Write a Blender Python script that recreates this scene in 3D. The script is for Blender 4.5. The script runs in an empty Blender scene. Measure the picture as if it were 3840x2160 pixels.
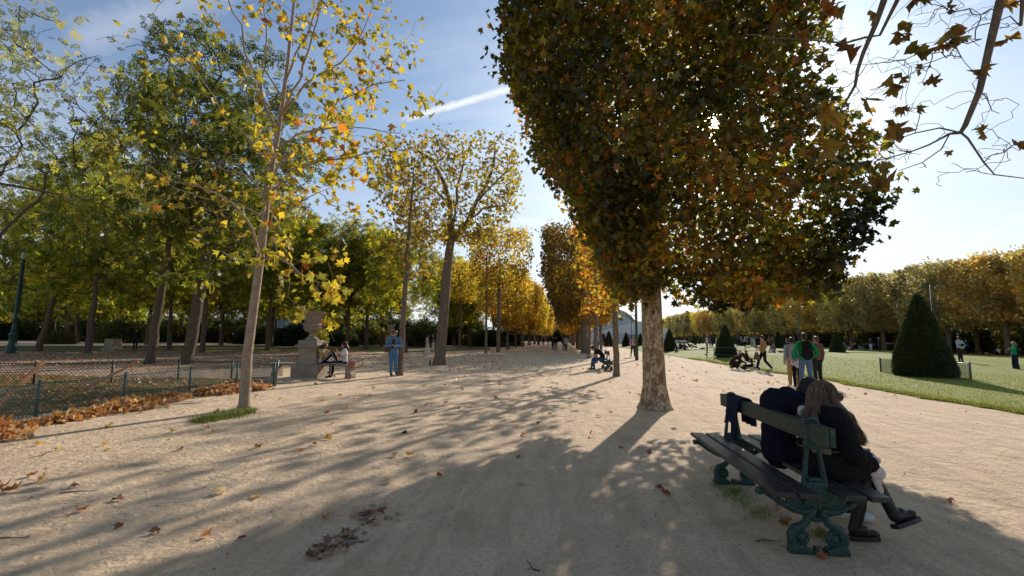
import bpy, bmesh, math, random
import numpy as np
from mathutils import Vector, Matrix, Quaternion
from math import radians as RAD, sin, cos, pi

scene = bpy.context.scene
COL = scene.collection

# ------------------------------------------------------------------ camera
# world: +Y runs along the allee, +X across it towards the lawn, z up
F, CAMH = 1700.0, 1.5
YAW, PITCH, ROLL = math.atan(200 / 1700.0), math.atan(186 / 1700.0), RAD(0.83)
_r0 = np.array([cos(YAW), sin(YAW), 0.0])
_f = np.array([-sin(YAW) * cos(PITCH), cos(YAW) * cos(PITCH), sin(PITCH)])
_u0 = np.cross(_r0, _f)
CR = _r0 * cos(ROLL) + _u0 * sin(ROLL)
CU = _u0 * cos(ROLL) - _r0 * sin(ROLL)
CPOS = np.array([0.0, 0.0, CAMH])

def ray(px, py):
    return _f * F + CR * (px - 1920) - CU * (py - 1080)

def G(px, py, z=0.0):
    "survey point: where the sight line through a photo pixel meets the level z"
    r = ray(px, py)
    k = (z - CAMH) / r[2]
    return CPOS + r * k

def AT(px, py, Y):
    "survey point: where the sight line meets the cross-plane y = Y"
    r = ray(px, py)
    return CPOS + r * (Y / r[1])

def AX(px, py, X):
    r = ray(px, py)
    return CPOS + r * (X / r[0])

cam = bpy.data.cameras.new('camera')
cam.sensor_width = 36
cam.sensor_fit = 'HORIZONTAL'
cam.lens = F * 36 / 3840
cam.clip_start = 0.05
cam.clip_end = 3000
camo = bpy.data.objects.new('camera', cam)
m = Matrix(((CR[0], CU[0], -_f[0], CPOS[0]), (CR[1], CU[1], -_f[1], CPOS[1]), (CR[2], CU[2], -_f[2], CPOS[2]), (0, 0, 0, 1)))
camo.matrix_world = m
COL.objects.link(camo)
scene.camera = camo

# ------------------------------------------------------------------ light and sky
SUN = ray(2680, 452)
SUN = SUN / np.linalg.norm(SUN)
SUN_EL = math.asin(SUN[2])
SUN_AZ = math.atan2(SUN[0], SUN[1])          # clockwise from +Y
sl = bpy.data.lights.new('sun', 'SUN')
sl.energy = 5.0
sl.angle = RAD(0.55)
sl.color = (1.0, 0.92, 0.87)
so = bpy.data.objects.new('sun', sl)
so.rotation_euler = Vector(SUN).to_track_quat('Z', 'Y').to_euler()
so.location = (0, 0, 60)
COL.objects.link(so)

W = bpy.data.worlds.new('World')
scene.world = W
W.use_nodes = True
def N(nt, t, **kw):
    n = nt.nodes.new(t)
    for k, v in kw.items():
        if k.startswith('i_'):
            n.inputs[k[2:].replace('_', ' ')].default_value = v
        elif k.startswith('n_'):
            n.inputs[int(k[2:])].default_value = v
        else:
            setattr(n, k, v)
    return n
def math_(nt, op, a, b=None, clamp=False):
    n = nt.nodes.new('ShaderNodeMath'); n.operation = op; n.use_clamp = clamp
    for i, v in enumerate((a, b)):
        if v is None: continue
        if isinstance(v, (int, float)): n.inputs[i].default_value = v
        else: nt.links.new(v, n.inputs[i])
    return n.outputs[0]
def vdot(nt, a, vec):
    n = nt.nodes.new('ShaderNodeVectorMath'); n.operation = 'DOT_PRODUCT'
    nt.links.new(a, n.inputs[0]); n.inputs[1].default_value = tuple(vec)
    return n.outputs['Value']
def mixc(nt, fac, a, b, mode='MIX'):
    n = nt.nodes.new('ShaderNodeMix'); n.data_type = 'RGBA'; n.blend_type = mode
    if isinstance(fac, (int, float)): n.inputs[0].default_value = fac
    else: nt.links.new(fac, n.inputs[0])
    for i, v in ((6, a), (7, b)):
        if isinstance(v, (tuple, list)): n.inputs[i].default_value = (*v[:3], 1)
        else: nt.links.new(v, n.inputs[i])
    return n.outputs[2]
def ramp(nt, fac, stops):
    n = nt.nodes.new('ShaderNodeValToRGB')
    cr = n.color_ramp
    while len(cr.elements) > 1: cr.elements.remove(cr.elements[-1])
    for i, (p, c) in enumerate(stops):
        e = cr.elements[0] if i == 0 else cr.elements.new(p)
        e.position = p
        e.color = (*c, 1) if isinstance(c, (tuple, list)) else (c, c, c, 1)
    nt.links.new(fac, n.inputs[0])
    return n.outputs[0]

nt = W.node_tree
nt.nodes.clear()
wo = N(nt, 'ShaderNodeOutputWorld')
bg = N(nt, 'ShaderNodeBackground')
bg.inputs[1].default_value = 0.112
sky = N(nt, 'ShaderNodeTexSky')
sky.sky_type = 'NISHITA'
sky.sun_disc = False
sky.sun_elevation = SUN_EL
sky.sun_rotation = SUN_AZ
sky.altitude = 50
sky.air_density = 1.15
sky.dust_density = 1.2
sky.ozone_density = 1.6
tc = N(nt, 'ShaderNodeTexCoord')
D = tc.outputs['Generated']
# cirrus: noise on the sky dome projected on a high flat layer
sep = N(nt, 'ShaderNodeSeparateXYZ'); nt.links.new(D, sep.inputs[0])
zc = math_(nt, 'MAXIMUM', sep.outputs[2], 0.03)
cx = math_(nt, 'DIVIDE', sep.outputs[0], math_(nt, 'ADD', zc, 0.12))
cy = math_(nt, 'DIVIDE', sep.outputs[1], math_(nt, 'ADD', zc, 0.12))
cmb = N(nt, 'ShaderNodeCombineXYZ')
nt.links.new(cx, cmb.inputs[0]); nt.links.new(cy, cmb.inputs[1])
mp = N(nt, 'ShaderNodeMapping'); nt.links.new(cmb.outputs[0], mp.inputs[0])
mp.inputs['Rotation'].default_value = (0, 0, RAD(28)); mp.inputs['Scale'].default_value = (0.55, 1.6, 1)
n1 = N(nt, 'ShaderNodeTexNoise'); nt.links.new(mp.outputs[0], n1.inputs[0])
n1.inputs['Scale'].default_value = 1.3; n1.inputs['Detail'].default_value = 9; n1.inputs['Roughness'].default_value = 0.62; n1.inputs['Distortion'].default_value = 0.5
cir = ramp(nt, n1.outputs[0], [(0.42, 0.0), (0.72, 1.0)])
cl = math_(nt, 'MULTIPLY', cir, math_(nt, 'ADD', 0.12, math_(nt, 'MULTIPLY', math_(nt, 'POWER', math_(nt, 'MAXIMUM', vdot(nt, D, SUN), 0.0), 4.0), 0.35)))
# contrail: a thin band of the dome between two directions
def trail(p0, p1, w, amt, old=None):
    a = ray(*p0); a /= np.linalg.norm(a)
    b = ray(*p1); b /= np.linalg.norm(b)
    n_ = np.cross(a, b); n_ /= np.linalg.norm(n_)
    mid = a + b; mid /= np.linalg.norm(mid)
    half = float(np.dot(mid, a))
    nn = N(nt, 'ShaderNodeTexNoise'); nt.links.new(D, nn.inputs[0]); nn.inputs['Scale'].default_value = 60; nn.inputs['Detail'].default_value = 4
    nn2 = N(nt, 'ShaderNodeTexNoise'); nt.links.new(D, nn2.inputs[0]); nn2.inputs['Scale'].default_value = 14
    d_ = math_(nt, 'ADD', vdot(nt, D, n_), math_(nt, 'MULTIPLY', math_(nt, 'SUBTRACT', nn.outputs[0], 0.5), w * 0.8))
    d_ = math_(nt, 'DIVIDE', math_(nt, 'ABSOLUTE', d_), w)
    s = math_(nt, 'SUBTRACT', 1.0, d_, clamp=True)
    s = math_(nt, 'POWER', s, 0.7)
    e = math_(nt, 'DIVIDE', math_(nt, 'SUBTRACT', vdot(nt, D, mid), half), (1 - half) * 0.35, clamp=True)
    s = math_(nt, 'MULTIPLY', s, e)
    s = math_(nt, 'MULTIPLY', s, math_(nt, 'ADD', 0.55, math_(nt, 'MULTIPLY', nn2.outputs[0], 0.7)))
    s = math_(nt, 'MULTIPLY', s, amt)
    return s if old is None else math_(nt, 'ADD', old, s)
cl = trail((1500, 452), (2080, 285), 0.0085, 0.8, cl)
cl = trail((250, 160), (900, -60), 0.03, 0.22, cl)
cl = trail((1880, 820), (2060, 835), 0.008, 0.35, cl)
cl = trail((3300, 95), (3700, -5), 0.004, 0.30, cl)
cl = trail((3500, 1000), (3900, 780), 0.006, 0.22, cl)
cl = math_(nt, 'MINIMUM', cl, 1.0)
# whitening low in the sky and around the sun (thin haze)
low = ramp(nt, sep.outputs[2], [(0.0, 0.92), (0.10, 0.72), (0.22, 0.38), (0.42, 0.10), (0.8, 0.0)])
sd = vdot(nt, D, SUN)
sdp = math_(nt, 'MAXIMUM', sd, 0.0)
aur = math_(nt, 'ADD', math_(nt, 'MULTIPLY', math_(nt, 'POWER', sdp, 9.0), 0.42), 0.0)
haze = math_(nt, 'MINIMUM', math_(nt, 'ADD', low, aur), 0.85)
base = mixc(nt, 1.0, sky.outputs[0], (0.60, 0.86, 1.12), 'MULTIPLY')
c1 = mixc(nt, haze, base, (8.5, 8.7, 8.8))
c2 = mixc(nt, cl, c1, (9.6, 9.7, 9.8))
core = math_(nt, 'ADD', math_(nt, 'MULTIPLY', math_(nt, 'POWER', sdp, 60.0), 5.0), math_(nt, 'MULTIPLY', math_(nt, 'POWER', sdp, 1800.0), 160.0))
gl = N(nt, 'ShaderNodeVectorMath'); gl.operation = 'SCALE'; gl.inputs[0].default_value = (1.0, 0.93, 0.80); nt.links.new(core, gl.inputs['Scale'])
ad = N(nt, 'ShaderNodeVectorMath'); ad.operation = 'ADD'; nt.links.new(c2, ad.inputs[0]); nt.links.new(gl.outputs[0], ad.inputs[1])
nt.links.new(ad.outputs[0], bg.inputs[0])
nt.links.new(bg.outputs[0], wo.inputs[0])

scene.view_settings.view_transform = 'Standard'
scene.view_settings.look = 'None'
scene.view_settings.exposure = 0
scene.view_settings.gamma = 1
cy_ = scene.cycles
cy_.max_bounces = 8
cy_.diffuse_bounces = 3
cy_.glossy_bounces = 2
cy_.transmission_bounces = 5
cy_.transparent_max_bounces = 6
cy_.sample_clamp_indirect = 6
cy_.use_denoising = True
try:
    cy_.denoiser = 'OPENIMAGEDENOISE'
except Exception:
    pass

# ------------------------------------------------------------------ object bookkeeping
def tag(o, label=None, cat=None, group=None, kind=None):
    if label: o['label'] = label
    if cat: o['category'] = cat
    if group: o['group'] = group
    if kind: o['kind'] = kind
    return o
def thing(name, label, cat, loc=(0, 0, 0), rz=0.0, group=None, scale=1.0):
    o = bpy.data.objects.new(name, None)
    o.empty_display_size = 0.3
    COL.objects.link(o)
    o.location = tuple(float(v) for v in loc); o.rotation_euler = (0, 0, rz)
    o.scale = (scale,) * 3 if isinstance(scale, (int, float)) else scale
    return tag(o, label, cat, group)
def put(name, me, parent=None, label=None, loc=None):
    o = bpy.data.objects.new(name, me)
    COL.objects.link(o)
    if parent is not None: o.parent = parent
    if loc is not None: o.location = loc
    if label: o['label'] = label
    return o
def dup(root, loc, rz=0.0, label=None, group=None, scale=None):
    r = root.copy(); COL.objects.link(r)
    r.location = tuple(float(v) for v in loc); r.rotation_euler = (0, 0, rz)
    if scale is not None: r.scale = (scale,) * 3 if isinstance(scale, (int, float)) else scale
    if label: r['label'] = label
    if group: r['group'] = group
    for ch in list(root.children):
        c = ch.copy(); COL.objects.link(c); c.parent = r
        for g in ch.children:
            d = g.copy(); COL.objects.link(d); d.parent = c
    return r

# ------------------------------------------------------------------ materials
MATS = {}
def new_mat(name):
    m_ = bpy.data.materials.new(name); m_.use_nodes = True
    t = m_.node_tree; t.nodes.clear()
    o = N(t, 'ShaderNodeOutputMaterial')
    p = N(t, 'ShaderNodeBsdfPrincipled')
    t.links.new(p.outputs[0], o.inputs[0])
    return m_, t, p
def noise(t, scale, detail=4, rough=0.6, vec=None, dist=0.0):
    n = N(t, 'ShaderNodeTexNoise')
    n.inputs['Scale'].default_value = scale; n.inputs['Detail'].default_value = detail
    n.inputs['Roughness'].default_value = rough; n.inputs['Distortion'].default_value = dist
    if vec is None:
        vec = N(t, 'ShaderNodeTexCoord').outputs['Object']
    t.links.new(vec, n.inputs['Vector'])
    return n.outputs[0]
def bump(t, p, h, strength=0.5, dist=0.02):
    b = N(t, 'ShaderNodeBump'); b.inputs['Strength'].default_value = strength; b.inputs['Distance'].default_value = dist
    t.links.new(h, b.inputs['Height']); t.links.new(b.outputs[0], p.inputs['Normal'])
def surf(name, c1_, c2_=None, scale=8, rough=0.7, metal=0.0, bump_s=0.25, bump_d=0.01, lo=0.35, hi=0.65, spec=0.4, c3=None, s3=40):
    if name in MATS: return MATS[name]
    m_, t, p = new_mat(name)
    if c2_ is None: c2_ = tuple(v * 0.78 for v in c1_)
    n_ = noise(t, scale, 6)
    c = ramp(t, n_, [(lo, c1_), (hi, c2_)])
    if c3 is not None:
        c = mixc(t, ramp(t, noise(t, s3, 3), [(0.55, 0.0), (0.68, 1.0)]), c, c3)
    t.links.new(c, p.inputs['Base Color'])
    p.inputs['Roughness'].default_value = rough; p.inputs['Metallic'].default_value = metal
    p.inputs['Specular IOR Level'].default_value = spec
    if bump_s: bump(t, p, noise(t, scale * 4, 5), bump_s, bump_d)
    MATS[name] = m_
    return m_
def cloth(col, rough=0.9):
    key = 'cloth_%02x%02x%02x' % tuple(int(max(0, min(1, v)) * 255) for v in col)
    return surf(key, col, tuple(v * 0.72 for v in col), scale=14, rough=rough, bump_s=0.35, bump_d=0.012, spec=0.15)
def leaf_mat(name, trans=0.60, boost=2.1, gloss=0.03, bb=0.45):
    "thin leaf: colour from the mesh attribute, light shines through"
    m_ = bpy.data.materials.new(name); m_.use_nodes = True
    t = m_.node_tree; t.nodes.clear()
    o = N(t, 'ShaderNodeOutputMaterial')
    a = N(t, 'ShaderNodeAttribute'); a.attribute_name = 'Col'
    oi = N(t, 'ShaderNodeObjectInfo')
    hs = N(t, 'ShaderNodeHueSaturation'); t.links.new(a.outputs['Color'], hs.inputs['Color'])
    t.links.new(math_(t, 'ADD', 0.485, math_(t, 'MULTIPLY', oi.outputs['Random'], 0.03)), hs.inputs['Hue'])
    t.links.new(math_(t, 'ADD', 1.05, math_(t, 'MULTIPLY', oi.outputs['Random'], 0.32)), hs.inputs['Value'])
    d = N(t, 'ShaderNodeBsdfDiffuse'); t.links.new(hs.outputs[0], d.inputs[0])
    tr = N(t, 'ShaderNodeBsdfTranslucent')
    c = mixc(t, 1.0, hs.outputs[0], (boost, boost * 0.96, boost * bb), 'MULTIPLY'); t.links.new(c, tr.inputs[0])
    mx = N(t, 'ShaderNodeMixShader'); mx.inputs[0].default_value = trans
    t.links.new(d.outputs[0], mx.inputs[1]); t.links.new(tr.outputs[0], mx.inputs[2])
    g = N(t, 'ShaderNodeBsdfGlossy'); g.inputs['Roughness'].default_value = 0.38
    m2 = N(t, 'ShaderNodeMixShader'); m2.inputs[0].default_value = gloss
    t.links.new(mx.outputs[0], m2.inputs[1]); t.links.new(g.outputs[0], m2.inputs[2])
    t.links.new(m2.outputs[0], o.inputs[0])
    return m_
LEAF = leaf_mat('leaf_surface')
LEAF_FAR = leaf_mat('far_leaf_surface', 0.55, 2.3, 0.03, 0.75)
LEAF_DRY = leaf_mat('dry_leaf_surface', 0.30, 1.7, 0.05)
GRASSM = leaf_mat('grass_blade_surface', 0.45, 1.5, 0.05)

def bark_plane():
    m_, t, p = new_mat('plane_bark')
    v = N(t, 'ShaderNodeTexCoord').outputs['Object']
    mpn = N(t, 'ShaderNodeMapping'); t.links.new(v, mpn.inputs[0]); mpn.inputs['Scale'].default_value = (1, 1, 0.55)
    n_a = noise(t, 9, 5, 0.55, mpn.outputs[0], 0.8)
    n_b = noise(t, 22, 6, 0.6, mpn.outputs[0], 0.4)
    vo = N(t, 'ShaderNodeTexVoronoi'); vo.inputs['Scale'].default_value = 16; t.links.new(mpn.outputs[0], vo.inputs['Vector'])
    c = ramp(t, n_a, [(0.34, (0.15, 0.095, 0.05)), (0.45, (0.26, 0.175, 0.10)), (0.52, (0.34, 0.245, 0.15)), (0.56, (0.48, 0.375, 0.245)), (0.62, (0.50, 0.395, 0.265)), (0.66, (0.33, 0.24, 0.145))])
    c = mixc(t, ramp(t, n_b, [(0.52, 0.0), (0.57, 0.75)]), c, (0.17, 0.105, 0.055))
    c = mixc(t, ramp(t, vo.outputs['Distance'], [(0.10, 1.0), (0.2, 0.0)]), c, (0.60, 0.48, 0.33))
    t.links.new(c, p.inputs['Base Color']); p.inputs['Roughness'].default_value = 0.85; p.inputs['Specular IOR Level'].default_value = 0.2
    bump(t, p, n_b, 0.6, 0.02)
    return m_
BARK_PLANE = bark_plane()
BARK_PALE = surf('pale_bark', (0.34, 0.255, 0.18), (0.25, 0.18, 0.12), 7, 0.85, bump_s=0.4, c3=(0.47, 0.37, 0.26), s3=26, spec=0.2)
BARK_DARK = surf('dark_bark', (0.085, 0.062, 0.042), (0.15, 0.11, 0.075), 10, 0.9, bump_s=0.8, bump_d=0.03, spec=0.15)
BARK_GREY = surf('grey_bark', (0.20, 0.155, 0.11), (0.13, 0.095, 0.065), 9, 0.9, bump_s=0.6, bump_d=0.02, spec=0.15, c3=(0.28, 0.23, 0.17), s3=20)

# ------------------------------------------------------------------ mesh builder
def mesh_np(name, V, counts, idx, mat=None, cols=None, smooth=False):
    me = bpy.data.meshes.new(name)
    V = np.ascontiguousarray(V, dtype=np.float32)
    me.vertices.add(len(V)); me.vertices.foreach_set('co', V.ravel())
    counts = np.asarray(counts, dtype=np.int32); idx = np.asarray(idx, dtype=np.int32)
    me.loops.add(len(idx)); me.loops.foreach_set('vertex_index', idx)
    me.polygons.add(len(counts))
    st = np.zeros(len(counts), dtype=np.int32); st[1:] = np.cumsum(counts)[:-1]
    me.polygons.foreach_set('loop_start', st)
    try: me.polygons.foreach_set('loop_total', counts)
    except Exception: pass
    if smooth: me.polygons.foreach_set('use_smooth', np.ones(len(counts), dtype=bool))
    if cols is not None:
        at = me.attributes.new('Col', 'FLOAT_COLOR', 'POINT')
        c4 = np.ones((len(V), 4), dtype=np.float32); c4[:, :3] = cols
        at.data.foreach_set('color', c4.ravel())
    me.update(calc_edges=True)
    if mat is not None: me.materials.append(mat)
    return me

class MB:
    "collects closed shapes into one mesh"
    def __init__(s): s.v = []; s.f = []; s.mi = []; s.cur = 0; s.n = 0
    def add(s, V, Fc):
        o = s.n
        V = [tuple(float(x) for x in v) for v in V]
        s.v += V; s.n += len(V)
        s.f += [tuple(i + o for i in f) for f in Fc]; s.mi += [s.cur] * len(Fc)
    def box(s, c, size, R=None):
        x, y, z = (v / 2 for v in size)
        V = [Vector((sx * x, sy * y, sz * z)) for sz in (-1, 1) for sy in (-1, 1) for sx in (-1, 1)]
        if R is not None: V = [R @ v for v in V]
        c = Vector(c)
        s.add([v + c for v in V], [(0, 2, 3, 1), (4, 5, 7, 6), (0, 1, 5, 4), (1, 3, 7, 5), (3, 2, 6, 7), (2, 0, 4, 6)])
    def bar(s, a, b, w, h=None, up=(0, 0, 1)):
        "rectangular bar from a to b"
        a, b = Vector(a), Vector(b); d = b - a
        z = d.normalized(); x = Vector(up).cross(z)
        if x.length < 1e-4: x = Vector((1, 0, 0)).cross(z)
        x.normalize(); y = z.cross(x)
        R = Matrix((x, y, z)).transposed()
        s.box((a + b) / 2, (w, h or w, d.length), R)
    def tube(s, pts, r, sides=8, caps=True, flat=None):
        P = [Vector(p) for p in pts]; n = len(P)
        rr = r if isinstance(r, (list, tuple, np.ndarray)) else [r] * n
        V = []; px = None
        for i in range(n):
            t_ = (P[min(i + 1, n - 1)] - P[max(i - 1, 0)])
            if t_.length < 1e-9: t_ = Vector((0, 0, 1))
            t_.normalize()
            if px is None:
                px = t_.orthogonal().normalized() if flat is None else (Vector(flat) - t_ * Vector(flat).dot(t_)).normalized()
            else:
                px = (px - t_ * px.dot(t_))
                px = px.normalized() if px.length > 1e-6 else t_.orthogonal().normalized()
            py = t_.cross(px)
            for k in range(sides):
                a = 2 * pi * k / sides
                V.append(P[i] + (px * cos(a) + py * sin(a)) * float(rr[i]))
        Fc = []
        for i in range(n - 1):
            for k in range(sides):
                k2 = (k + 1) % sides
                Fc.append((i * sides + k, i * sides + k2, (i + 1) * sides + k2, (i + 1) * sides + k))
        if caps:
            Fc.append(tuple(range(sides))[::-1]); Fc.append(tuple((n - 1) * sides + k for k in range(sides)))
        s.add(V, Fc)
    def lathe(s, prof, c=(0, 0, 0), sides=24, square=False, rot=0.0):
        V = []; c = Vector(c)
        for (r, z) in prof:
            for k in range(sides):
                a = 2 * pi * (k + (0.5 if square else 0)) / sides + rot
                q = r * (math.sqrt(2) if square else 1)
                V.append(c + Vector((q * cos(a), q * sin(a), z)))
        n = len(prof); Fc = []
        for i in range(n - 1):
            for k in range(sides):
                k2 = (k + 1) % sides
                Fc.append((i * sides + k, i * sides + k2, (i + 1) * sides + k2, (i + 1) * sides + k))
        Fc.append(tuple(range(sides))[::-1]); Fc.append(tuple((n - 1) * sides + k for k in range(sides)))
        s.add(V, Fc)
    def ell(s, c, r, ax=None, nu=14, nv=9):
        "ellipsoid: radii r along axes ax (3 vectors)"
        c = Vector(c)
        ax = ax or (Vector((1, 0, 0)), Vector((0, 1, 0)), Vector((0, 0, 1)))
        def pt(x, y, z): return c + ax[0] * x * r[0] + ax[1] * y * r[1] + ax[2] * z * r[2]
        V = [pt(0, 0, -1)]
        for j in range(1, nv):
            th = pi * j / nv - pi / 2
            for k in range(nu):
                a = 2 * pi * k / nu
                V.append(pt(cos(th) * cos(a), cos(th) * sin(a), sin(th)))
        V.append(pt(0, 0, 1)); Fc = []
        for k in range(nu):
            k2 = (k + 1) % nu
            Fc.append((0, 1 + k2, 1 + k)); Fc.append((len(V) - 1, 1 + (nv - 2) * nu + k, 1 + (nv - 2) * nu + k2))
            for j in range(nv - 2):
                a = 1 + j * nu
                Fc.append((a + k, a + k2, a + nu + k2, a + nu + k))
        s.add(V, Fc)
    def cap(s, a, b, ra, rb, side=None, flat=1.0, nu=12):
        "tapered capsule, flattened across `side`"
        a, b = Vector(a), Vector(b); d = b - a; L = d.length
        if L < 1e-5: d = Vector((0, 0, 1)); L = 1e-5
        z = d.normalized()
        x = Vector(side) if side is not None else z.orthogonal()
        x = x - z * x.dot(z)
        if x.length < 1e-5: x = z.orthogonal()
        x.normalize(); y = z.cross(x)
        V = []; rings = []
        for j in range(0, 4): th = -pi / 2 + pi / 2 * j / 3; rings.append((a + z * (sin(th) * ra), max(ra * cos(th), ra * 0.05)))
        for j in range(0, 4): th = pi / 2 * j / 3; rings.append((b + z * (sin(th) * rb), max(rb * cos(th), rb * 0.05)))
        for (c, r) in rings:
            for k in range(nu):
                an = 2 * pi * k / nu
                V.append(c + x * (r * cos(an)) + y * (r * flat * sin(an)))
        Fc = []
        n = len(rings)
        for i in range(n - 1):
            for k in range(nu):
                k2 = (k + 1) % nu
                Fc.append((i * nu + k, i * nu + k2, (i + 1) * nu + k2, (i + 1) * nu + k))
        Fc.append(tuple(range(nu))[::-1]); Fc.append(tuple((n - 1) * nu + k for k in range(nu)))
        s.add(V, Fc)
    def prism(s, poly, depth, org=(0, 0, 0), ux=(1, 0, 0), uy=(0, 0, 1)):
        "extrude a 2D outline by depth, centred"
        ux, uy, org = Vector(ux), Vector(uy), Vector(org); nz = ux.cross(uy).normalized()
        n = len(poly)
        V = [org + ux * p[0] + uy * p[1] - nz * depth / 2 for p in poly] + [org + ux * p[0] + uy * p[1] + nz * depth / 2 for p in poly]
        Fc = [tuple(range(n))[::-1], tuple(range(n, 2 * n))] + [(i, (i + 1) % n, n + (i + 1) % n, n + i) for i in range(n)]
        s.add(V, Fc)
    def torus(s, c, R, r, ax=(0, 1, 0), a0=0.0, a1=2 * pi, n=16, sides=6):
        z = Vector(ax).normalized(); x = z.orthogonal().normalized(); y = z.cross(x); c = Vector(c)
        if abs(z.y) > 0.9: x = Vector((1, 0, 0)); y = Vector((0, 0, 1))
        s.tube([c + x * R * cos(a0 + (a1 - a0) * i / n) + y * R * sin(a0 + (a1 - a0) * i / n) for i in range(n + 1)], r, sides, caps=True)
    def mesh(s, name, mats, smooth=False, bev=0.0):
        me = bpy.data.meshes.new(name)
        me.from_pydata(s.v, [], s.f)
        mats = mats if isinstance(mats, (list, tuple)) else [mats]
        for m_ in mats: me.materials.append(m_)
        if len(mats) > 1: me.polygons.foreach_set('material_index', s.mi)
        if smooth: me.polygons.foreach_set('use_smooth', [True] * len(me.polygons))
        me.update()
        return me
    def build(s, name, mats, parent=None, smooth=False, bev=0.0, label=None):
        o = put(name, s.mesh(name, mats, smooth), parent, label)
        if bev:
            b = o.modifiers.new('b', 'BEVEL'); b.width = bev; b.segments = 2; b.limit_method = 'ANGLE'
        return o

def remesh(mb, name, mats, vox, smooth=2):
    "one continuous surface over the overlapping shapes"
    me = mb.mesh(name, mats)
    o = bpy.data.objects.new('tmp', me); COL.objects.link(o)
    r = o.modifiers.new('r', 'REMESH'); r.mode = 'VOXEL'; r.voxel_size = vox; r.use_smooth_shade = True
    sm = o.modifiers.new('s', 'SMOOTH'); sm.factor = 0.5; sm.iterations = smooth
    dg = bpy.context.evaluated_depsgraph_get()
    out = bpy.data.meshes.new_from_object(o.evaluated_get(dg))
    bpy.data.objects.remove(o); bpy.data.meshes.remove(me)
    out.name = name
    out.materials.clear()
    for m_ in (mats if isinstance(mats, (list, tuple)) else [mats]): out.materials.append(m_)
    out.polygons.foreach_set('use_smooth', [True] * len(out.polygons))
    return out
# ------------------------------------------------------------------ leaves
def _plane_leaf():
    c = np.array([0, 0.42])
    pol = [(90, .58), (66, .30), (44, .56), (8, .30), (-22, .50), (-62, .27), (-90, .34)]
    R_ = [(c[0] + r * cos(RAD(a)), c[1] + r * sin(RAD(a))) for a, r in pol]
    right = R_
    left = [(-x, y) for x, y in R_[1:-1]]
    V = []
    for x, y in right + left:
        V.append((x, y, 0.30 * abs(x) - 0.16 * (y - 0.4) ** 2))
    nR = len(right)
    fr = list(range(nR))
    fl = [0, nR - 1] + [nR + i for i in range(len(left))][::-1]
    return np.array(V), [len(fr), len(fl)], fr[::-1] + fl[::-1]
def _mid_leaf():
    R_ = [(0, 1.0), (.16, .66), (.46, .74), (.34, .36), (.40, .08), (0, .06)]
    left = [(-x, y) for x, y in R_[1:-1]]
    V = [(x, y, 0.25 * abs(x)) for x, y in R_ + left]
    n = len(R_)
    fl = [0, n - 1] + [n + i for i in range(len(left))][::-1]
    return np.array(V), [n, len(fl)], list(range(n))[::-1] + fl[::-1]
def _small_leaf():
    V = [(0, 0, 0), (.3, .5, .1), (0, 1, 0), (-.3, .5, .1)]
    return np.array(V), [3, 3], [0, 1, 2, 0, 2, 3]
def _sprig():
    V = []; idx = []
    def leaflet(b, d, L, w):
        b = np.array(b, float); d = np.array(d, float); d /= np.linalg.norm(d); q = np.array([-d[1], d[0]])
        k = len(V)
        for p, z in ((b, 0), (b + d * L * .45 + q * w, .04), (b + d * L, -.05), (b + d * L * .45 - q * w, .04)):
            V.append((p[0], p[1], z))
        idx.extend([k, k + 1, k + 2, k + 3])
    for y in (.15, .4, .65):
        for s in (-1, 1): leaflet((0, y), (s, .75), .42, .10)
    leaflet((0, .75), (0, 1), .4, .10)
    return np.array(V), [4] * 7, idx
def _hi_leaf():
    c = np.array([0, 0.42]); rg = np.random.default_rng(2)
    pol = [(90, .60), (84, .47), (80, .49), (72, .36), (66, .27), (60, .36), (55, .44), (52, .43), (44, .58), (36, .42), (31, .43), (20, .31), (9, .27), (0, .36), (-7, .35), (-18, .50), (-28, .38), (-40, .34), (-62, .24), (-90, .33)]
    R_ = [(c[0] + r * cos(RAD(a)), c[1] + r * sin(RAD(a))) for a, r in pol]
    left = [(-x * (.95 + .1 * rg.random()), y) for x, y in R_[1:-1]]
    V = [(x, y, 0.26 * abs(x) - 0.2 * (y - 0.4) ** 2) for x, y in R_ + left]
    n = len(R_); m1 = len(V); V.append((0, .45, -.015))
    loop = list(range(n)) + [n + i for i in range(len(left))][::-1]
    idx = []
    for i in range(len(loop)): idx += [m1, loop[(i + 1) % len(loop)], loop[i]]
    return np.array(V), [3] * len(loop), idx
T_HI = _hi_leaf()
T_PLANE, T_MID, T_SMALL, T_SPRIG = _plane_leaf(), _mid_leaf(), _small_leaf(), _sprig()

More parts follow.
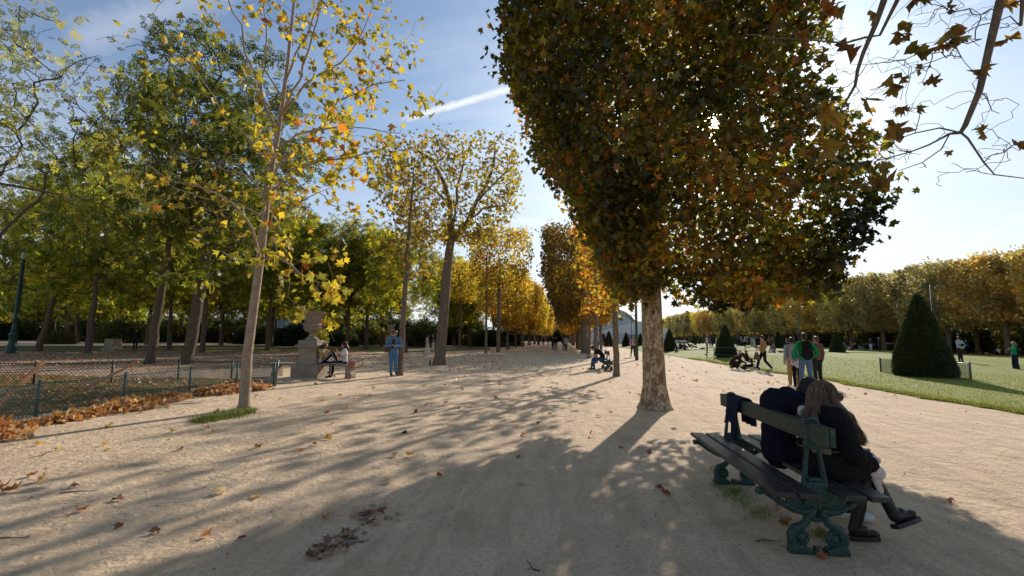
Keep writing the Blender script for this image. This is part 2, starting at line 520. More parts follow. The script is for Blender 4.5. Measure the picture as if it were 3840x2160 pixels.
def leaves_mesh(name, P, size, T, pal, probs, rng, droop=0.3, mat=None, var=0.25, tdir=None, flatn=0.0, curl=0.0, shade=None, tz=1.0, clump=None):
    P = np.asarray(P); n = len(P)
    TV, tc_, ti = T; k = len(TV)
    t = rng.normal(size=(n, 3)); t /= np.linalg.norm(t, axis=1)[:, None]
    t[:, 2] -= droop
    t[:, 2] *= tz
    if tdir is not None: t += tdir
    t /= np.linalg.norm(t, axis=1)[:, None]
    q = rng.normal(size=(n, 3))
    if flatn: q[:, 2] += flatn * np.sign(q[:, 2] + 1e-6)
    b = np.cross(t, q); b /= np.linalg.norm(b, axis=1)[:, None]
    nn = np.cross(b, t)
    s = np.asarray(size) * (0.65 + 0.7 * rng.random(n))
    tv = np.repeat(TV[None], n, 0)
    if curl:
        tv = tv.copy(); cz = rng.normal(size=(n, 1)) * curl
        tv[:, :, 2] += cz * (tv[:, :, 0] ** 2 * 2.2) + rng.normal(size=(n, 1)) * curl * (tv[:, :, 1] - .4) ** 2 + rng.normal(size=(n, k)) * curl * .16
    V = P[:, None, :] + s[:, None, None] * (tv[:, :, 0:1] * b[:, None] + tv[:, :, 1:2] * t[:, None] + tv[:, :, 2:3] * nn[:, None])
    pal = np.array(pal, float); pr = np.array(probs, float)
    if clump:      # colour drifts from bough to bough
        sc_, am = clump
        kk_ = rng.normal(size=(7, 3)) / sc_ * 1.6; ph_ = rng.random(7) * 6.28
        fl = np.clip(sum(np.sin(P @ kk_[i] + ph_[i]) for i in range(7)) / 7 ** .5, -1.6, 1.6)
        ci = np.searchsorted(np.cumsum(pr / pr.sum()), np.clip(rng.random(n) + .26 * fl, 0, .9999)); ci = np.minimum(ci, len(pal) - 1)
        shade = 1 + am * fl
    else: ci = rng.choice(len(pal), size=n, p=pr / pr.sum())
    c = pal[ci] * (1 - var + 2 * var * rng.random((n, 1)))
    if shade is not None: c = c * shade[:, None]
    cv = np.repeat(c[:, None, :], k, 1).reshape(-1, 3)
    counts = np.tile(tc_, n)
    idx = (np.array(ti)[None, :] + (np.arange(n) * k)[:, None]).ravel()
    return mesh_np(name, V.reshape(-1, 3), counts, idx, mat or LEAF, cv)

# ------------------------------------------------------------------ branching
def grow(rng, trunk, attr, fork, r0, tip=0.008, step=0.5, jit=0.10, bow=0.1, limbs=()):
    """trunk: list of points; limbs: extra polylines (parent node index in trunk, points); attr: points the twigs reach for.
    returns nodes, parents, radii, tip counts"""
    nt_ = len(trunk)
    nodes = [np.array(p, float) for p in trunk]; par = [-1] + list(range(nt_ - 1))
    for pi_, pts in limbs:
        prev = pi_
        for p in pts:
            nodes.append(np.array(p, float)); par.append(prev); prev = len(nodes) - 1
    arr = np.zeros((len(nodes) + len(attr) * 40 + 10, 3)); n = len(nodes); arr[:n] = nodes
    tips = []
    f0 = np.array(trunk[min(fork, nt_ - 1)])
    depth = list(np.zeros(n))
    for i in range(n): depth[i] = 0 if par[i] < 0 else depth[par[i]] + np.linalg.norm(arr[i] - arr[par[i]])
    dep = np.zeros(len(arr)); dep[:n] = depth
    order = np.argsort(np.linalg.norm(attr - f0, axis=1))
    for a in attr[order]:
        d = np.linalg.norm(arr[fork:n] - a, axis=1)
        # prefer joining lower nodes so limbs rise out from the tree
        cost = d + 0.22 * np.maximum(0, arr[fork:n, 2] - a[2]) * 2.0 + 0.05 * dep[fork:n]
        j = int(np.argmin(cost)) + fork
        p0 = arr[j].copy(); L = d[j - fork]
        k = max(1, int(math.ceil(L / step))); k = min(k, 38)
        prev = j
        off = rng.normal(size=3) * jit * L * 0.5
        for q in range(1, k + 1):
            u = q / k
            p = p0 + (a - p0) * u + off * sin(pi * u) * 0.6 + np.array([0, 0, -bow * L * sin(pi * u)]) + (rng.normal(size=3) * jit * step * 0.5 if q < k else 0)
            arr[n] = p; par.append(prev); dep[n] = dep[prev] + L / k; prev = n; n += 1
        tips.append(prev)
    cnt = np.zeros(n)
    ischild = np.zeros(n, bool)
    for i in range(n):
        if par[i] >= 0: ischild[par[i]] = True
    cnt[~ischild] = 1
    for i in range(n - 1, 0, -1): cnt[par[i]] += cnt[i]
    e = math.log(max(r0 / tip, 1.5)) / math.log(max(cnt[min(fork, n - 1)], 2))
    R = tip * np.power(cnt, e)
    return arr[:n].copy(), np.array(par), R, cnt, tips

def tubes_mesh(name, nodes, par, R, mat, rmin=0.0, trunk_n=0, trunk_r=None):
    n = len(nodes)
    R = R.copy()
    if trunk_r is not None: R[:len(trunk_r)] = trunk_r
    kids = [[] for _ in range(n)]
    for i in range(1, n): kids[par[i]].append(i)
    V = []; counts = []; idx = []; base = 0
    stack = [(0, None)]
    while stack:
        i, parent = stack.pop()
        chain = [i]
        while True:
            ks = kids[chain[-1]]
            if not ks: break
            if chain[-1] + 1 < trunk_n: m_ = chain[-1] + 1
            else: m_ = max(ks, key=lambda q: R[q])
            for q in ks:
                if q != m_: stack.append((q, chain[-1]))
            chain.append(m_)
        pts = [nodes[q] for q in chain]; rr = [R[q] for q in chain]
        if parent is not None:
            pts = [nodes[parent]] + pts; rr = [rr[0]] + rr
        if len(pts) < 2 or max(rr) < rmin: continue
        P = np.array(pts); rr = np.array(rr)
        sides = 12 if rr[0] > 0.1 else (7 if rr[0] > 0.035 else (5 if rr[0] > 0.015 else 3))
        T = np.zeros_like(P); T[1:-1] = P[2:] - P[:-2]; T[0] = P[1] - P[0]; T[-1] = P[-1] - P[-2]
        T /= np.maximum(np.linalg.norm(T, axis=1), 1e-9)[:, None]
        x = np.cross(T[0], [0.31, 0.77, 0.2]); x /= np.linalg.norm(x)
        an = np.arange(sides) * 2 * pi / sides
        for q in range(len(P)):
            x = x - T[q] * np.dot(x, T[q]); ln = np.linalg.norm(x)
            x = x / ln if ln > 1e-6 else np.cross(T[q], [0, 0, 1.0])
            y = np.cross(T[q], x)
            V.append(P[q] + rr[q] * (np.cos(an)[:, None] * x + np.sin(an)[:, None] * y))
        m_ = len(P)
        ii = np.arange(m_ - 1)[:, None] * sides; kk = np.arange(sides)[None, :]; k2 = (kk + 1) % sides
        quads = np.stack([ii + kk, ii + k2, ii + sides + k2, ii + sides + kk], -1).reshape(-1, 4) + base
        idx.append(quads.ravel()); counts.append(np.full(len(quads), 4))
        base += m_ * sides
    return mesh_np(name, np.concatenate(V), np.concatenate(counts), np.concatenate(idx), mat, None, True)

def lerp_trunk(pts, radii, step=0.35, rng=None, wob=0.0):
    "resample a trunk polyline"
    P = [np.array(p, float) for p in pts]; out = []; rr = []
    for i in range(len(P) - 1):
        L = np.linalg.norm(P[i + 1] - P[i]); k = max(1, int(L / step))
        for q in range(k):
            u = q / k
            out.append(P[i] * (1 - u) + P[i + 1] * u); rr.append(radii[i] * (1 - u) + radii[i + 1] * u)
    out.append(P[-1]); rr.append(radii[-1])
    if rng is not None and wob:
        for i in range(1, len(out) - 1): out[i] = out[i] + rng.normal(size=3) * wob * np.array([1, 1, 0.2])
    return out, rr

def on_twigs(rng, nodes, cnt, maxc, n, spread, fork=0, parents=None):
    "leaf positions scattered about thin twigs"
    cand = np.where((cnt <= maxc) & (np.arange(len(nodes)) > fork))[0]
    w = 1.0 / (cnt[cand] + 0.5)
    j = rng.choice(cand, size=n, p=w / w.sum())
    return nodes[j] + rng.normal(size=(n, 3)) * spread

def clump_keep(rng, P, scale, thr, seed=0):
    "drop points where a smooth random field is low, leaving gaps"
    ph = rng.random((6, 3)) * 6.28; k = rng.normal(size=(6, 3)) / scale * 2.2
    f = sum(np.sin(P @ k[i] + ph[i, 0]) for i in range(6)) / 6 ** 0.5
    return P[f > thr]

# palettes (real leaf colours)
GREEN = [(0.10, 0.122, 0.014), (0.165, 0.180, 0.020), (0.26, 0.235, 0.028), (0.36, 0.285, 0.034), (0.058, 0.076, 0.012)]
GOLD = [(0.32, 0.20, 0.025), (0.40, 0.24, 0.03), (0.24, 0.20, 0.03), (0.36, 0.15, 0.02), (0.16, 0.15, 0.03), (0.20, 0.095, 0.022)]
MAINP = [(0.044, 0.050, 0.010), (0.080, 0.078, 0.012), (0.165, 0.135, 0.014), (0.17, 0.085, 0.012), (0.22, 0.065, 0.010), (0.09, 0.052, 0.012)]
OLIVE = [(0.27, 0.245, 0.095), (0.31, 0.26, 0.095), (0.23, 0.22, 0.095), (0.35, 0.26, 0.08), (0.20, 0.18, 0.085)]
YELLOW = [(0.34, 0.29, 0.03), (0.26, 0.24, 0.03), (0.36, 0.27, 0.03), (0.17, 0.17, 0.03), (0.34, 0.15, 0.02)]

def tree(name, label, base, rz=0, group=None, trunk=None, crown=None, scale=1.0, cat='tree'):
    t = thing(name, label, cat, base, rz, group, scale)
    if trunk is not None: put('trunk', trunk, t)
    if crown is not None: put('crown', crown, t)
    return t

# --- clipped plane tree (box crown): returns trunk mesh, crown mesh, base at origin
def box_tree(seed, h, zb, hx, hy, r, nleaf, lsize, pal, probs, T=T_MID, bark=None, ntip=160, gap=-0.55, gscale=1.6, shell=0.55, taper=0.55, roundz=0.8, fork_z=None, tipr=0.012, lean=(0, 0), droop=0.35, lm=None):
    rng = np.random.default_rng(seed)
    fz = fork_z or zb + 0.3
    tr, rr = lerp_trunk([(0, 0, -0.05), (0.0, 0, 0.25), (lean[0] * .4, lean[1] * .4, fz * .5), (lean[0], lean[1], fz), (lean[0] * 1.2, lean[1] * 1.2, fz + (h - fz) * .45)],
                        [r * 1.28, r * 1.06, r, r * .88, r * .5], 0.5, rng, r * 0.10)
    fork = int(len(tr) * 0.62)
    def inbox(n, sh):
        out = []
        while len(out) < n:
            u = rng.uniform(-1, 1, 3)
            if rng.random() < sh:                      # push to the shell
                ax_ = rng.integers(0, 3); u[ax_] = np.sign(u[ax_]) * (1 - abs(rng.normal()) * 0.10)
            z = zb + (u[2] + 1) / 2 * (h - zb)
            w = (z - zb) / (h - zb)
            k = taper + (1 - taper) * min(1, (w / 0.45)) ** roundz
            if w > 0.88: k *= 1 - 0.9 * ((w - 0.88) / 0.12) ** 2 * 0.22
            e = (abs(u[0]) ** 5 + abs(u[1]) ** 5) ** 0.2
            if e > 1: u[:2] /= e
            out.append((u[0] * hx * k + lean[0] * w, u[1] * hy * k + lean[1] * w, z + rng.normal() * 0.12))
        return np.array(out)
    at = inbox(ntip, 0.35)
    nodes, par, R, cnt, tips = grow(rng, tr, at, fork, r * 0.62, tipr, 0.6, 0.22, 0.04)
    tm = tubes_mesh('trunk', nodes, par, R, bark or BARK_GREY, tipr * 1.05, len(tr), rr)
    P = np.concatenate([inbox(int(nleaf * 0.72), shell), on_twigs(rng, nodes, cnt, 4, int(nleaf * 0.4), 0.3, len(tr))])
    P = clump_keep(rng, P, gscale, gap)
    P = P + rng.normal(size=P.shape) * 0.12
    cm = leaves_mesh('crown', P, lsize, T, pal, probs, rng, droop, lm, clump=(1.5, .32))
    return tm, cm

# --- natural broad tree with a vase of limbs
def vase_tree(seed, h, fz, rx, r, nleaf, lsize, pal, probs, T=T_SPRIG, bark=None, ntip=170, lean=(0, 0), gap=-0.4, spread=0.35, zc=0.6, rz=0.42, ry=None, droop=0.5, tipr=0.012, gscale=1.5, low=None):
    rng = np.random.default_rng(seed); ry = ry or rx
    tr, rr = lerp_trunk([(0, 0, -0.05), (0, 0, 0.3), (lean[0] * .5, lean[1] * .5, fz * .5), (lean[0], lean[1], fz), (lean[0] * 1.5, lean[1] * 1.5, fz * 1.5)],
                        [r * 1.35, r * 1.05, r, r * .85, r * .55], 0.45, rng, r * .12)
    fork = int(len(tr) * 0.55)
    at = []
    while len(at) < ntip:
        u = rng.normal(size=3); u /= np.linalg.norm(u); u *= rng.random() ** (1 / 2.2)
        p = (u[0] * rx + lean[0] * 1.5, u[1] * ry + lean[1] * 1.5, h * zc + u[2] * h * rz)
        if p[2] > (low or fz * 0.9): at.append(p)
    nodes, par, R, cnt, tips = grow(rng, tr, np.array(at), fork, r * 0.62, tipr, 0.55, 0.2, -0.06)
    tm = tubes_mesh('trunk', nodes, par, R, bark or BARK_DARK, tipr * 1.02, len(tr), rr)
    P = on_twigs(rng, nodes, cnt, 5, nleaf, spread, len(tr))
    P = clump_keep(rng, P, gscale, gap)
    cm = leaves_mesh('crown', P, lsize, T, pal, probs, rng, droop, clump=(1.3, .30))
    return tm, cm
# ------------------------------------------------------------------ ground
rng0 = np.random.default_rng(11)
def sand_mat():
    m_, t, p = new_mat('sand')
    v = N(t, 'ShaderNodeTexCoord').outputs['Object']
    big = noise(t, 0.35, 5, 0.6, v); mid = noise(t, 2.2, 6, 0.65, v, 0.4); fine = noise(t, 26, 6, 0.75, v); grain = noise(t, 120, 3, 0.7, v)
    c = ramp(t, big, [(0.35, (0.97, 0.71, 0.425)), (0.65, (0.90, 0.645, 0.38))])
    c = mixc(t, ramp(t, mid, [(0.42, 0.0), (0.68, 0.5)]), c, (0.64, 0.455, 0.27))
    c = mixc(t, ramp(t, fine, [(0.47, 0.0), (0.66, 0.62)]), c, (0.40, 0.28, 0.17))
    c = mixc(t, ramp(t, grain, [(0.38, 0.5), (0.5, 0.0)]), c, (0.92, 0.74, 0.52))
    # trodden streaks along the walk, damp darker patches and pale scuffed ones
    ms = N(t, 'ShaderNodeMapping'); t.links.new(v, ms.inputs[0]); ms.inputs['Rotation'].default_value = (0, 0, RAD(12)); ms.inputs['Scale'].default_value = (2.6, 0.35, 1)
    st_ = noise(t, 1.6, 5, 0.6, ms.outputs[0], 0.6)
    c = mixc(t, ramp(t, st_, [(0.46, 0.0), (0.64, 0.48)]), c, (0.54, 0.385, 0.225))
    c = mixc(t, ramp(t, noise(t, 0.8, 6, 0.7, v, 1.0), [(0.54, 0.0), (0.69, 0.5)]), c, (0.48, 0.335, 0.195))
    c = mixc(t, ramp(t, noise(t, 3.4, 4, 0.6, v, 0.8), [(0.60, 0.0), (0.70, 0.4)]), c, (0.90, 0.70, 0.47))
    vo = N(t, 'ShaderNodeTexVoronoi'); vo.inputs['Scale'].default_value = 5.5; vo.inputs['Randomness'].default_value = 1.0
    t.links.new(v, vo.inputs['Vector'])
    c = mixc(t, ramp(t, vo.outputs['Distance'], [(0.05, 0.75), (0.085, 0.0)]), c, (0.16, 0.10, 0.06))
    t.links.new(c, p.inputs['Base Color'])
    p.inputs['Roughness'].default_value = 0.92; p.inputs['Specular IOR Level'].default_value = 0.25
    foot = noise(t, 7, 3, 0.5, v, 1.2)
    h = math_(t, 'ADD', math_(t, 'MULTIPLY', mid, 1.2), math_(t, 'ADD', math_(t, 'MULTIPLY', foot, 0.75), math_(t, 'ADD', math_(t, 'MULTIPLY', fine, 0.45), math_(t, 'MULTIPLY', grain, 0.12))))
    bump(t, p, h, 1.0, 0.07)
    return m_
SAND = sand_mat()
def grass_mat(name, a, b, c_):
    m_, t, p = new_mat(name)
    v = N(t, 'ShaderNodeTexCoord').outputs['Object']
    mpn = N(t, 'ShaderNodeMapping'); t.links.new(v, mpn.inputs[0]); mpn.inputs['Scale'].default_value = (1.0, 0.6, 1)
    big = noise(t, 0.25, 5, 0.6, v); mid = noise(t, 2.5, 6, 0.7, mpn.outputs[0]); fine = noise(t, 30, 5, 0.8, mpn.outputs[0])
    c = ramp(t, big, [(0.35, a), (0.65, b)])
    c = mixc(t, ramp(t, mid, [(0.40, 0.0), (0.7, 0.7)]), c, c_)
    c = mixc(t, ramp(t, fine, [(0.36, 0.6), (0.52, 0.0)]), c, tuple(x * 0.45 for x in a))
    t.links.new(c, p.inputs['Base Color']); p.inputs['Roughness'].default_value = 0.9; p.inputs['Specular IOR Level'].default_value = 0.2
    bump(t, p, math_(t, 'ADD', fine, mid), 0.45, 0.04)
    return m_
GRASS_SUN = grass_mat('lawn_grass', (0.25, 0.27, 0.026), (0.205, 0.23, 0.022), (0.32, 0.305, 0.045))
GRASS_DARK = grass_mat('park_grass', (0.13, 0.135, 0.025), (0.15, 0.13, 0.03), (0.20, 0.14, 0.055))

def sheet(name, pts, z, mat, kind='structure'):
    me = bpy.data.meshes.new(name)
    me.from_pydata([(float(p[0]), float(p[1]), z) for p in pts], [], [tuple(range(len(pts)))])
    me.materials.append(mat); me.update()
    if me.polygons[0].normal.z < 0: me.flip_normals()
    return tag(put(name, me), kind=kind)

sheet('ground', [(-900, -200), (900, -200), (900, 1800), (-900, 1800)], 0.0, SAND)

def sm(x): x = min(1, max(0, x)); return x * x * (3 - 2 * x)
def lawn_z(X, Y):
    return 0.035 + sm((X - 9.9) / 4.5) * (0.36 * sm((Y - 20) / 22) + 0.25 * sm((Y - 55) / 40))
_ph = rng0.random(40) * 6.28
def edge_x(Y):
    return 9.95 + sum(sin(Y * (0.35 * 1.55 ** i) + _ph[i]) * 0.11 / (1.25 ** i) for i in range(9))
def lawn_sheet(name, x0f, x1, y0, y1, mat, zf):
    ys = []
    y = y0
    while y < y1: ys.append(y); y += max(0.12, 0.012 * abs(y))
    ys.append(y1)
    offs = [0, 0.0, 0.05, 0.3, 0.8, 1.6, 3, 5, 8, 12, 18, 26, x1 - 10]
    V = []; nx = len(offs)
    for y in ys:
        for k, o in enumerate(offs):
            x = x0f(y) + o if k < nx - 1 else x1
            V.append((x, y, -0.02 if k == 0 else zf(x, y)))
    Fc = [(i * nx + k, i * nx + k + 1, (i + 1) * nx + k + 1, (i + 1) * nx + k) for i in range(len(ys) - 1) for k in range(nx - 1)]
    me = bpy.data.meshes.new(name); me.from_pydata(V, [], Fc); me.materials.append(mat)
    me.polygons.foreach_set('use_smooth', [True] * len(me.polygons)); me.update()
    return tag(put(name, me), kind='structure')
lawn_sheet('lawn', edge_x, 45, -15, 54, GRASS_SUN, lawn_z)
lawn_sheet('lawn', edge_x, 45, 56.6, 170, GRASS_SUN, lawn_z)

def blades(name, P, hgt, pal, rng, wid=0.1, lean=0.5, label=None):
    "grass: one narrow bent triangle per blade"
    n = len(P); a = rng.random(n) * 6.28; h = hgt * (0.5 + rng.random(n)); w = h * wid
    dx, dy = np.cos(a), np.sin(a); l = rng.normal(size=(n, 2)) * lean
    V = np.zeros((n, 3, 3))
    V[:, 0] = P + np.stack([dx * w, dy * w, 0 * w], 1); V[:, 1] = P - np.stack([dx * w, dy * w, 0 * w], 1)
    V[:, 2] = P + np.stack([l[:, 0] * h, l[:, 1] * h, h], 1)
    c = np.array(pal)[rng.integers(0, len(pal), n)] * (0.7 + 0.6 * rng.random((n, 1)))
    me = mesh_np(name, V.reshape(-1, 3), np.full(n, 3), np.arange(n * 3), GRASSM, np.repeat(c, 3, 0))
    return tag(put(name, me, None, label), kind='stuff')
GPAL = [(0.13, 0.15, 0.022), (0.17, 0.185, 0.03), (0.095, 0.11, 0.018), (0.21, 0.20, 0.045)]
# lawn blades: dense along the ragged edge, thinning with distance
pts = []
for i in range(52000):
    Y = 7 + 32 * rng0.random() ** 1.7
    X = edge_x(Y) + (abs(rng0.normal()) * 0.25 - 0.03 if rng0.random() < 0.3 else 11 * rng0.random() ** 1.3)
    pts.append((X, Y, lawn_z(X, Y) - 0.005 if X > edge_x(Y) + .03 else 0.0))
blades('grass', np.array(pts), 0.055, GPAL, rng0, 0.12, 0.7, 'short mown grass of the sunlit lawn with a ragged edge')

# grass on the shaded side of the allee
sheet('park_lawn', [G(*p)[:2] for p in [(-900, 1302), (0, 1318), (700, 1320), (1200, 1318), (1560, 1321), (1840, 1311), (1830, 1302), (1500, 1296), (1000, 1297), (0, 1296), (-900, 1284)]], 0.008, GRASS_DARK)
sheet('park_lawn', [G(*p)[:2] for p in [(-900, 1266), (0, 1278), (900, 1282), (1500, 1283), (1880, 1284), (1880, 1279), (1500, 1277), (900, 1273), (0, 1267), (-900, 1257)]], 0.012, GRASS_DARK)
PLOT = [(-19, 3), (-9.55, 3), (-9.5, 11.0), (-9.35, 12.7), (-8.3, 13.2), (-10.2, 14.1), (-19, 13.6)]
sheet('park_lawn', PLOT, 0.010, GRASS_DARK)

SHADED_SAND = surf('shaded_sand', (0.30, 0.205, 0.125), (0.40, 0.28, 0.175), 1.5, 0.95, bump_s=0.8, bump_d=0.04, c3=(0.20, 0.12, 0.06), s3=6)  # sand tone darkened to hold the tree shade in its colour
sheet('park_shade_sheet', [G(*p)[:2] for p in [(-900, 1312), (0, 1319), (700, 1321), (1240, 1322), (1420, 1321), (1330, 1332), (1180, 1345), (1060, 1372), (1036, 1420)]] + [(-10.2, 14.15), (-19, 13.7), (-40, 13.2)], 0.004, SHADED_SAND)  # dark sheet painting the shade on the sand behind the plot
# ------------------------------------------------------------------ fallen leaves
DRY = [(0.46, 0.23, 0.09), (0.38, 0.17, 0.06), (0.54, 0.33, 0.16), (0.28, 0.12, 0.045), (0.46, 0.30, 0.155), (0.60, 0.42, 0.24)]
def litter(name, P, size, label, rng, pal=DRY, curl=0.55, T=T_PLANE, droop=0.0, flatn=1.6, tz=0.25):
    td = np.zeros((len(P), 3))
    me = leaves_mesh(name, P, size, T, pal, [1] * len(pal), rng, droop, LEAF_DRY, 0.3, td, flatn, curl, tz=tz)
    return tag(put(name, me, None, label), kind='stuff')
def flat_dirs(P): return P
rl = np.random.default_rng(5)
# the drift of leaves raked against the front fence
fa = [G(-420, 1720), G(-160, 1662), G(0, 1625), G(200, 1583), (G(460, 1533)), G(708, 1488), G(885, 1465), G(1000, 1452)]
P = []
cum = [0]
for i in range(len(fa) - 1): cum.append(cum[-1] + np.linalg.norm(fa[i + 1] - fa[i]))
def along(s):
    for i in range(len(fa) - 1):
        if s <= cum[i + 1] or i == len(fa) - 2:
            u = (s - cum[i]) / (cum[i + 1] - cum[i]); return fa[i] * (1 - u) + fa[i + 1] * u
for i in range(3400):
    s = rl.random() * cum[-1]; b = along(s)
    u = abs(rl.normal()) * 0.22
    wv = 0.75 + 0.35 * sin(s * 2.1) + 0.2 * sin(s * 5.3 + 1)
    hh = max(0.0, 0.155 * wv * math.exp(-(u / 0.24) ** 2))
    P.append((b[0] + u * wv - 0.03, b[1] - 0.05 * u, 0.015 + hh * rl.random() ** 0.6))
litter('leaf_litter', np.array(P), 0.105, 'long drift of curled brown leaves raked against the green wire fence', rl, curl=0.9, flatn=0.5, tz=0.6)
# leaves lying on the shaded plot behind the fence and under the wood
P = []
for i in range(4200): P.append((-9.6 - 9 * rl.random(), 4 + 9.8 * rl.random(), 0.02))
for i in range(8500):
    q = G(-300 + 2200 * rl.random(), 1319 + abs(rl.normal()) * 30); P.append((q[0], q[1], 0.02))
litter('leaf_litter', np.array(P), 0.10, 'brown leaves scattered over the shaded ground behind the wire fence', rl, curl=0.3)
# little heap of dark leaves in the hollow of the path
P = []
for i in range(75):
    u = rl.random(); q = G(1470 - 300 * u + rl.normal() * 25, 1900 + 190 * u + rl.normal() * 20); P.append((q[0], q[1], 0.006 + 0.014 * rl.random()))
litter('leaf_litter', np.array(P), 0.065, 'patch of dark trampled leaves in a hollow of the sandy path', rl, [(0.22, 0.14, 0.085), (0.30, 0.20, 0.13), (0.36, 0.25, 0.16), (0.16, 0.10, 0.06)], 0.4, flatn=4, tz=.15)
# fine crumbs and far leaves over the whole allee
P = []
for i in range(1100):
    X = -9 + 19 * rl.random(); Y = 2.2 + 50 * rl.random() ** 1.5; P.append((X, Y, 0.006))
litter('leaf_litter', np.array(P), 0.035, 'crumbs of dry leaf strewn over the sandy path', rl, curl=0.4, T=T_SMALL)
P = []
for i in range(420):
    X = -8.5 + 18 * rl.random(); Y = 13 + 55 * rl.random() ** 1.3; P.append((X, Y, 0.012))
litter('leaf_litter', np.array(P), 0.12, 'dry leaves thinly scattered along the far sandy allee', rl, curl=0.5)

# single leaves on the near path, each its own object
def dry_leaf_mesh(seed, col):
    r_ = np.random.default_rng(seed)
    n = 1; me = leaves_mesh('fallen_leaf', np.zeros((1, 3)), 1.0, T_PLANE, [col], [1], r_, 0.0, LEAF_DRY, 0.1, np.array([[0.0, 3.0, 0.0]]), 6.0, 0.75, tz=.15)
    co = np.zeros(len(me.vertices) * 3); me.vertices.foreach_get('co', co); co = co.reshape(-1, 3)
    co -= np.array([co[:, 0].mean(), co[:, 1].mean(), co[:, 2].min()])
    co /= max(np.ptp(co[:, 0]), np.ptp(co[:, 1]))
    me.vertices.foreach_set('co', co.ravel()); me.update()
    return me
LEAFKINDS = [('rusty brown', (0.36, 0.17, 0.06)), ('tan', (0.44, 0.28, 0.14)), ('dark brown', (0.17, 0.09, 0.045)), ('pale buff', (0.47, 0.36, 0.23)), ('red brown', (0.30, 0.09, 0.04)), ('yellow', (0.50, 0.36, 0.06))]
LM = [[dry_leaf_mesh(100 + 7 * i + j, c) for j in range(3)] for i, (nm, c) in enumerate(LEAFKINDS)]
FL = []
for s in "190,560,0 250,590,1 20,630,0 40,655,0 75,650,0 450,625,2 490,770,0 710,705,2 345,400,5 265,430,2 140,355,5 225,372,5 660,265,5 630,372,1 650,400,1 1085,400,2 1290,297,0 1250,272,0 1045,292,3 1330,660,3 1545,685,1 1555,385,2 1815,415,0 1895,368,2 1980,335,5 2385,437,3 2475,440,5 2345,597,3 2150,770,3 2130,820,3 2240,780,1 1460,935,2 935,900,2 715,870,2 1965,820,0 1235,930,0 2440,300,2 1970,183,0 1690,97,0 1550,75,0 1940,110,0 2050,75,0 1305,172,5 1110,180,0 2560,140,0 2000,245,2".split():
    x, y, k = (int(v) for v in s.split(',')); FL.append((x * .621, 1440 + y * .621, k))
for s in "380,298,2 590,560,4 1060,447,2 1960,665,4 1945,720,1 1920,630,2 935,85,2 1190,243,2 1515,313,4 1100,312,4 650,265,0 1860,415,2 1690,390,2 1085,610,1 2250,525,3 630,115,2 540,140,3 710,150,2 1260,182,2 1550,200,2 1300,28,0 1800,70,4 1630,175,2 450,172,2 35,150,1 70,95,0 170,75,0 195,30,0 2660,745,0 2690,855,0".split():
    x, y, k = (int(v) for v in s.split(',')); FL.append((1280 + x * .621, 1440 + y * .621, k))
FL += [(2830 + 250, 1995, 4), (3560, 1884, 4), (2930, 1960, 3), (3080, 2092, 4), (1450, 1420, 2), (1385, 1436, 0), (1640, 1395, 2), (1555, 1378, 4), (2360, 1475, 0), (2040, 1350, 2), (2140, 1402, 2), (1700, 1430, 2), (1905, 1415, 0)]
for i, (x, y, k) in enumerate(FL):
    q = G(x, y); dist = np.linalg.norm(q)
    me = LM[k][i % 3]
    o = put('fallen_leaf', me); o.location = (float(q[0]), float(q[1]), 0.004)
    sz = (0.066 + 0.045 * rl.random()) * (1.3 if i in (16, 24, 27) else 1) * (.85 if dist < 4.5 else 1.1)
    o.scale = (sz,) * 3; o.rotation_euler = (rl.normal() * .12, rl.normal() * .12, rl.random() * 6.28)
    tag(o, 'single %s curled leaf lying on the open sandy path' % LEAFKINDS[k][0], 'leaf', 'single %s leaves on the path' % LEAFKINDS[k][0])
# twigs
TW = surf('twig_wood', (0.14, 0.09, 0.055), None, 20, 0.9)
for (x, y, L, a) in [(1995, 2125, .17, 2.3), (300, 1845, .3, .5), (40, 2020, .25, .4), (2440, 1700, .12, .8), (2880, 2030, .2, .3), (1330, 2040, .22, .9)]:
    q = G(x, y); mb = MB()
    d = Vector((cos(a), sin(a), 0)); n_ = Vector((-d.y, d.x, 0))
    mb.tube([d * (L * (u - .5)) + n_ * (0.02 * sin(u * 5)) + Vector((0, 0, .006)) for u in (0, .25, .5, .75, 1)], [.005, .005, .004, .003, .002], 5)
    o = mb.build('twig', TW); o.location = tuple(q); tag(o, 'thin dry twig lying on the sandy path', 'twig', 'twigs on the path')

# green tufts: at the foot of the slender plane tree and under the bench
def tuft(px, n, h, label, sx=1.0, sy=1.0, seed=0):
    r_ = np.random.default_rng(seed); P = []
    for i in range(n):
        a = px[r_.integers(0, len(px))]; q = G(a[0] + r_.normal() * a[2], a[1] + r_.normal() * a[3]); P.append((q[0], q[1], 0.0))
    return blades('grass_tuft', np.array(P), h, [(0.10, 0.17, 0.025), (0.14, 0.20, 0.035), (0.08, 0.13, 0.02), (0.2, 0.2, 0.06)], r_, 0.10, 0.55, label)
tuft([(905, 1545, 22, 4), (880, 1552, 25, 5), (840, 1560, 35, 6), (790, 1572, 30, 5), (755, 1580, 20, 4), (930, 1543, 16, 4)], 2600, 0.06, 'green grass tuft at the foot of the slender plane tree', seed=3)
tuft([(2690, 1810, 14, 12), (2730, 1850, 25, 14), (2780, 1880, 25, 14), (2850, 1925, 30, 16), (2760, 1845, 12, 8)], 950, 0.028, 'sparse green grass growing on the sand under the bench', seed=4)
tuft([(3065, 2005, 14, 8), (3105, 2015, 14, 8)], 200, 0.03, 'small grass patch between the bench end feet', seed=8)

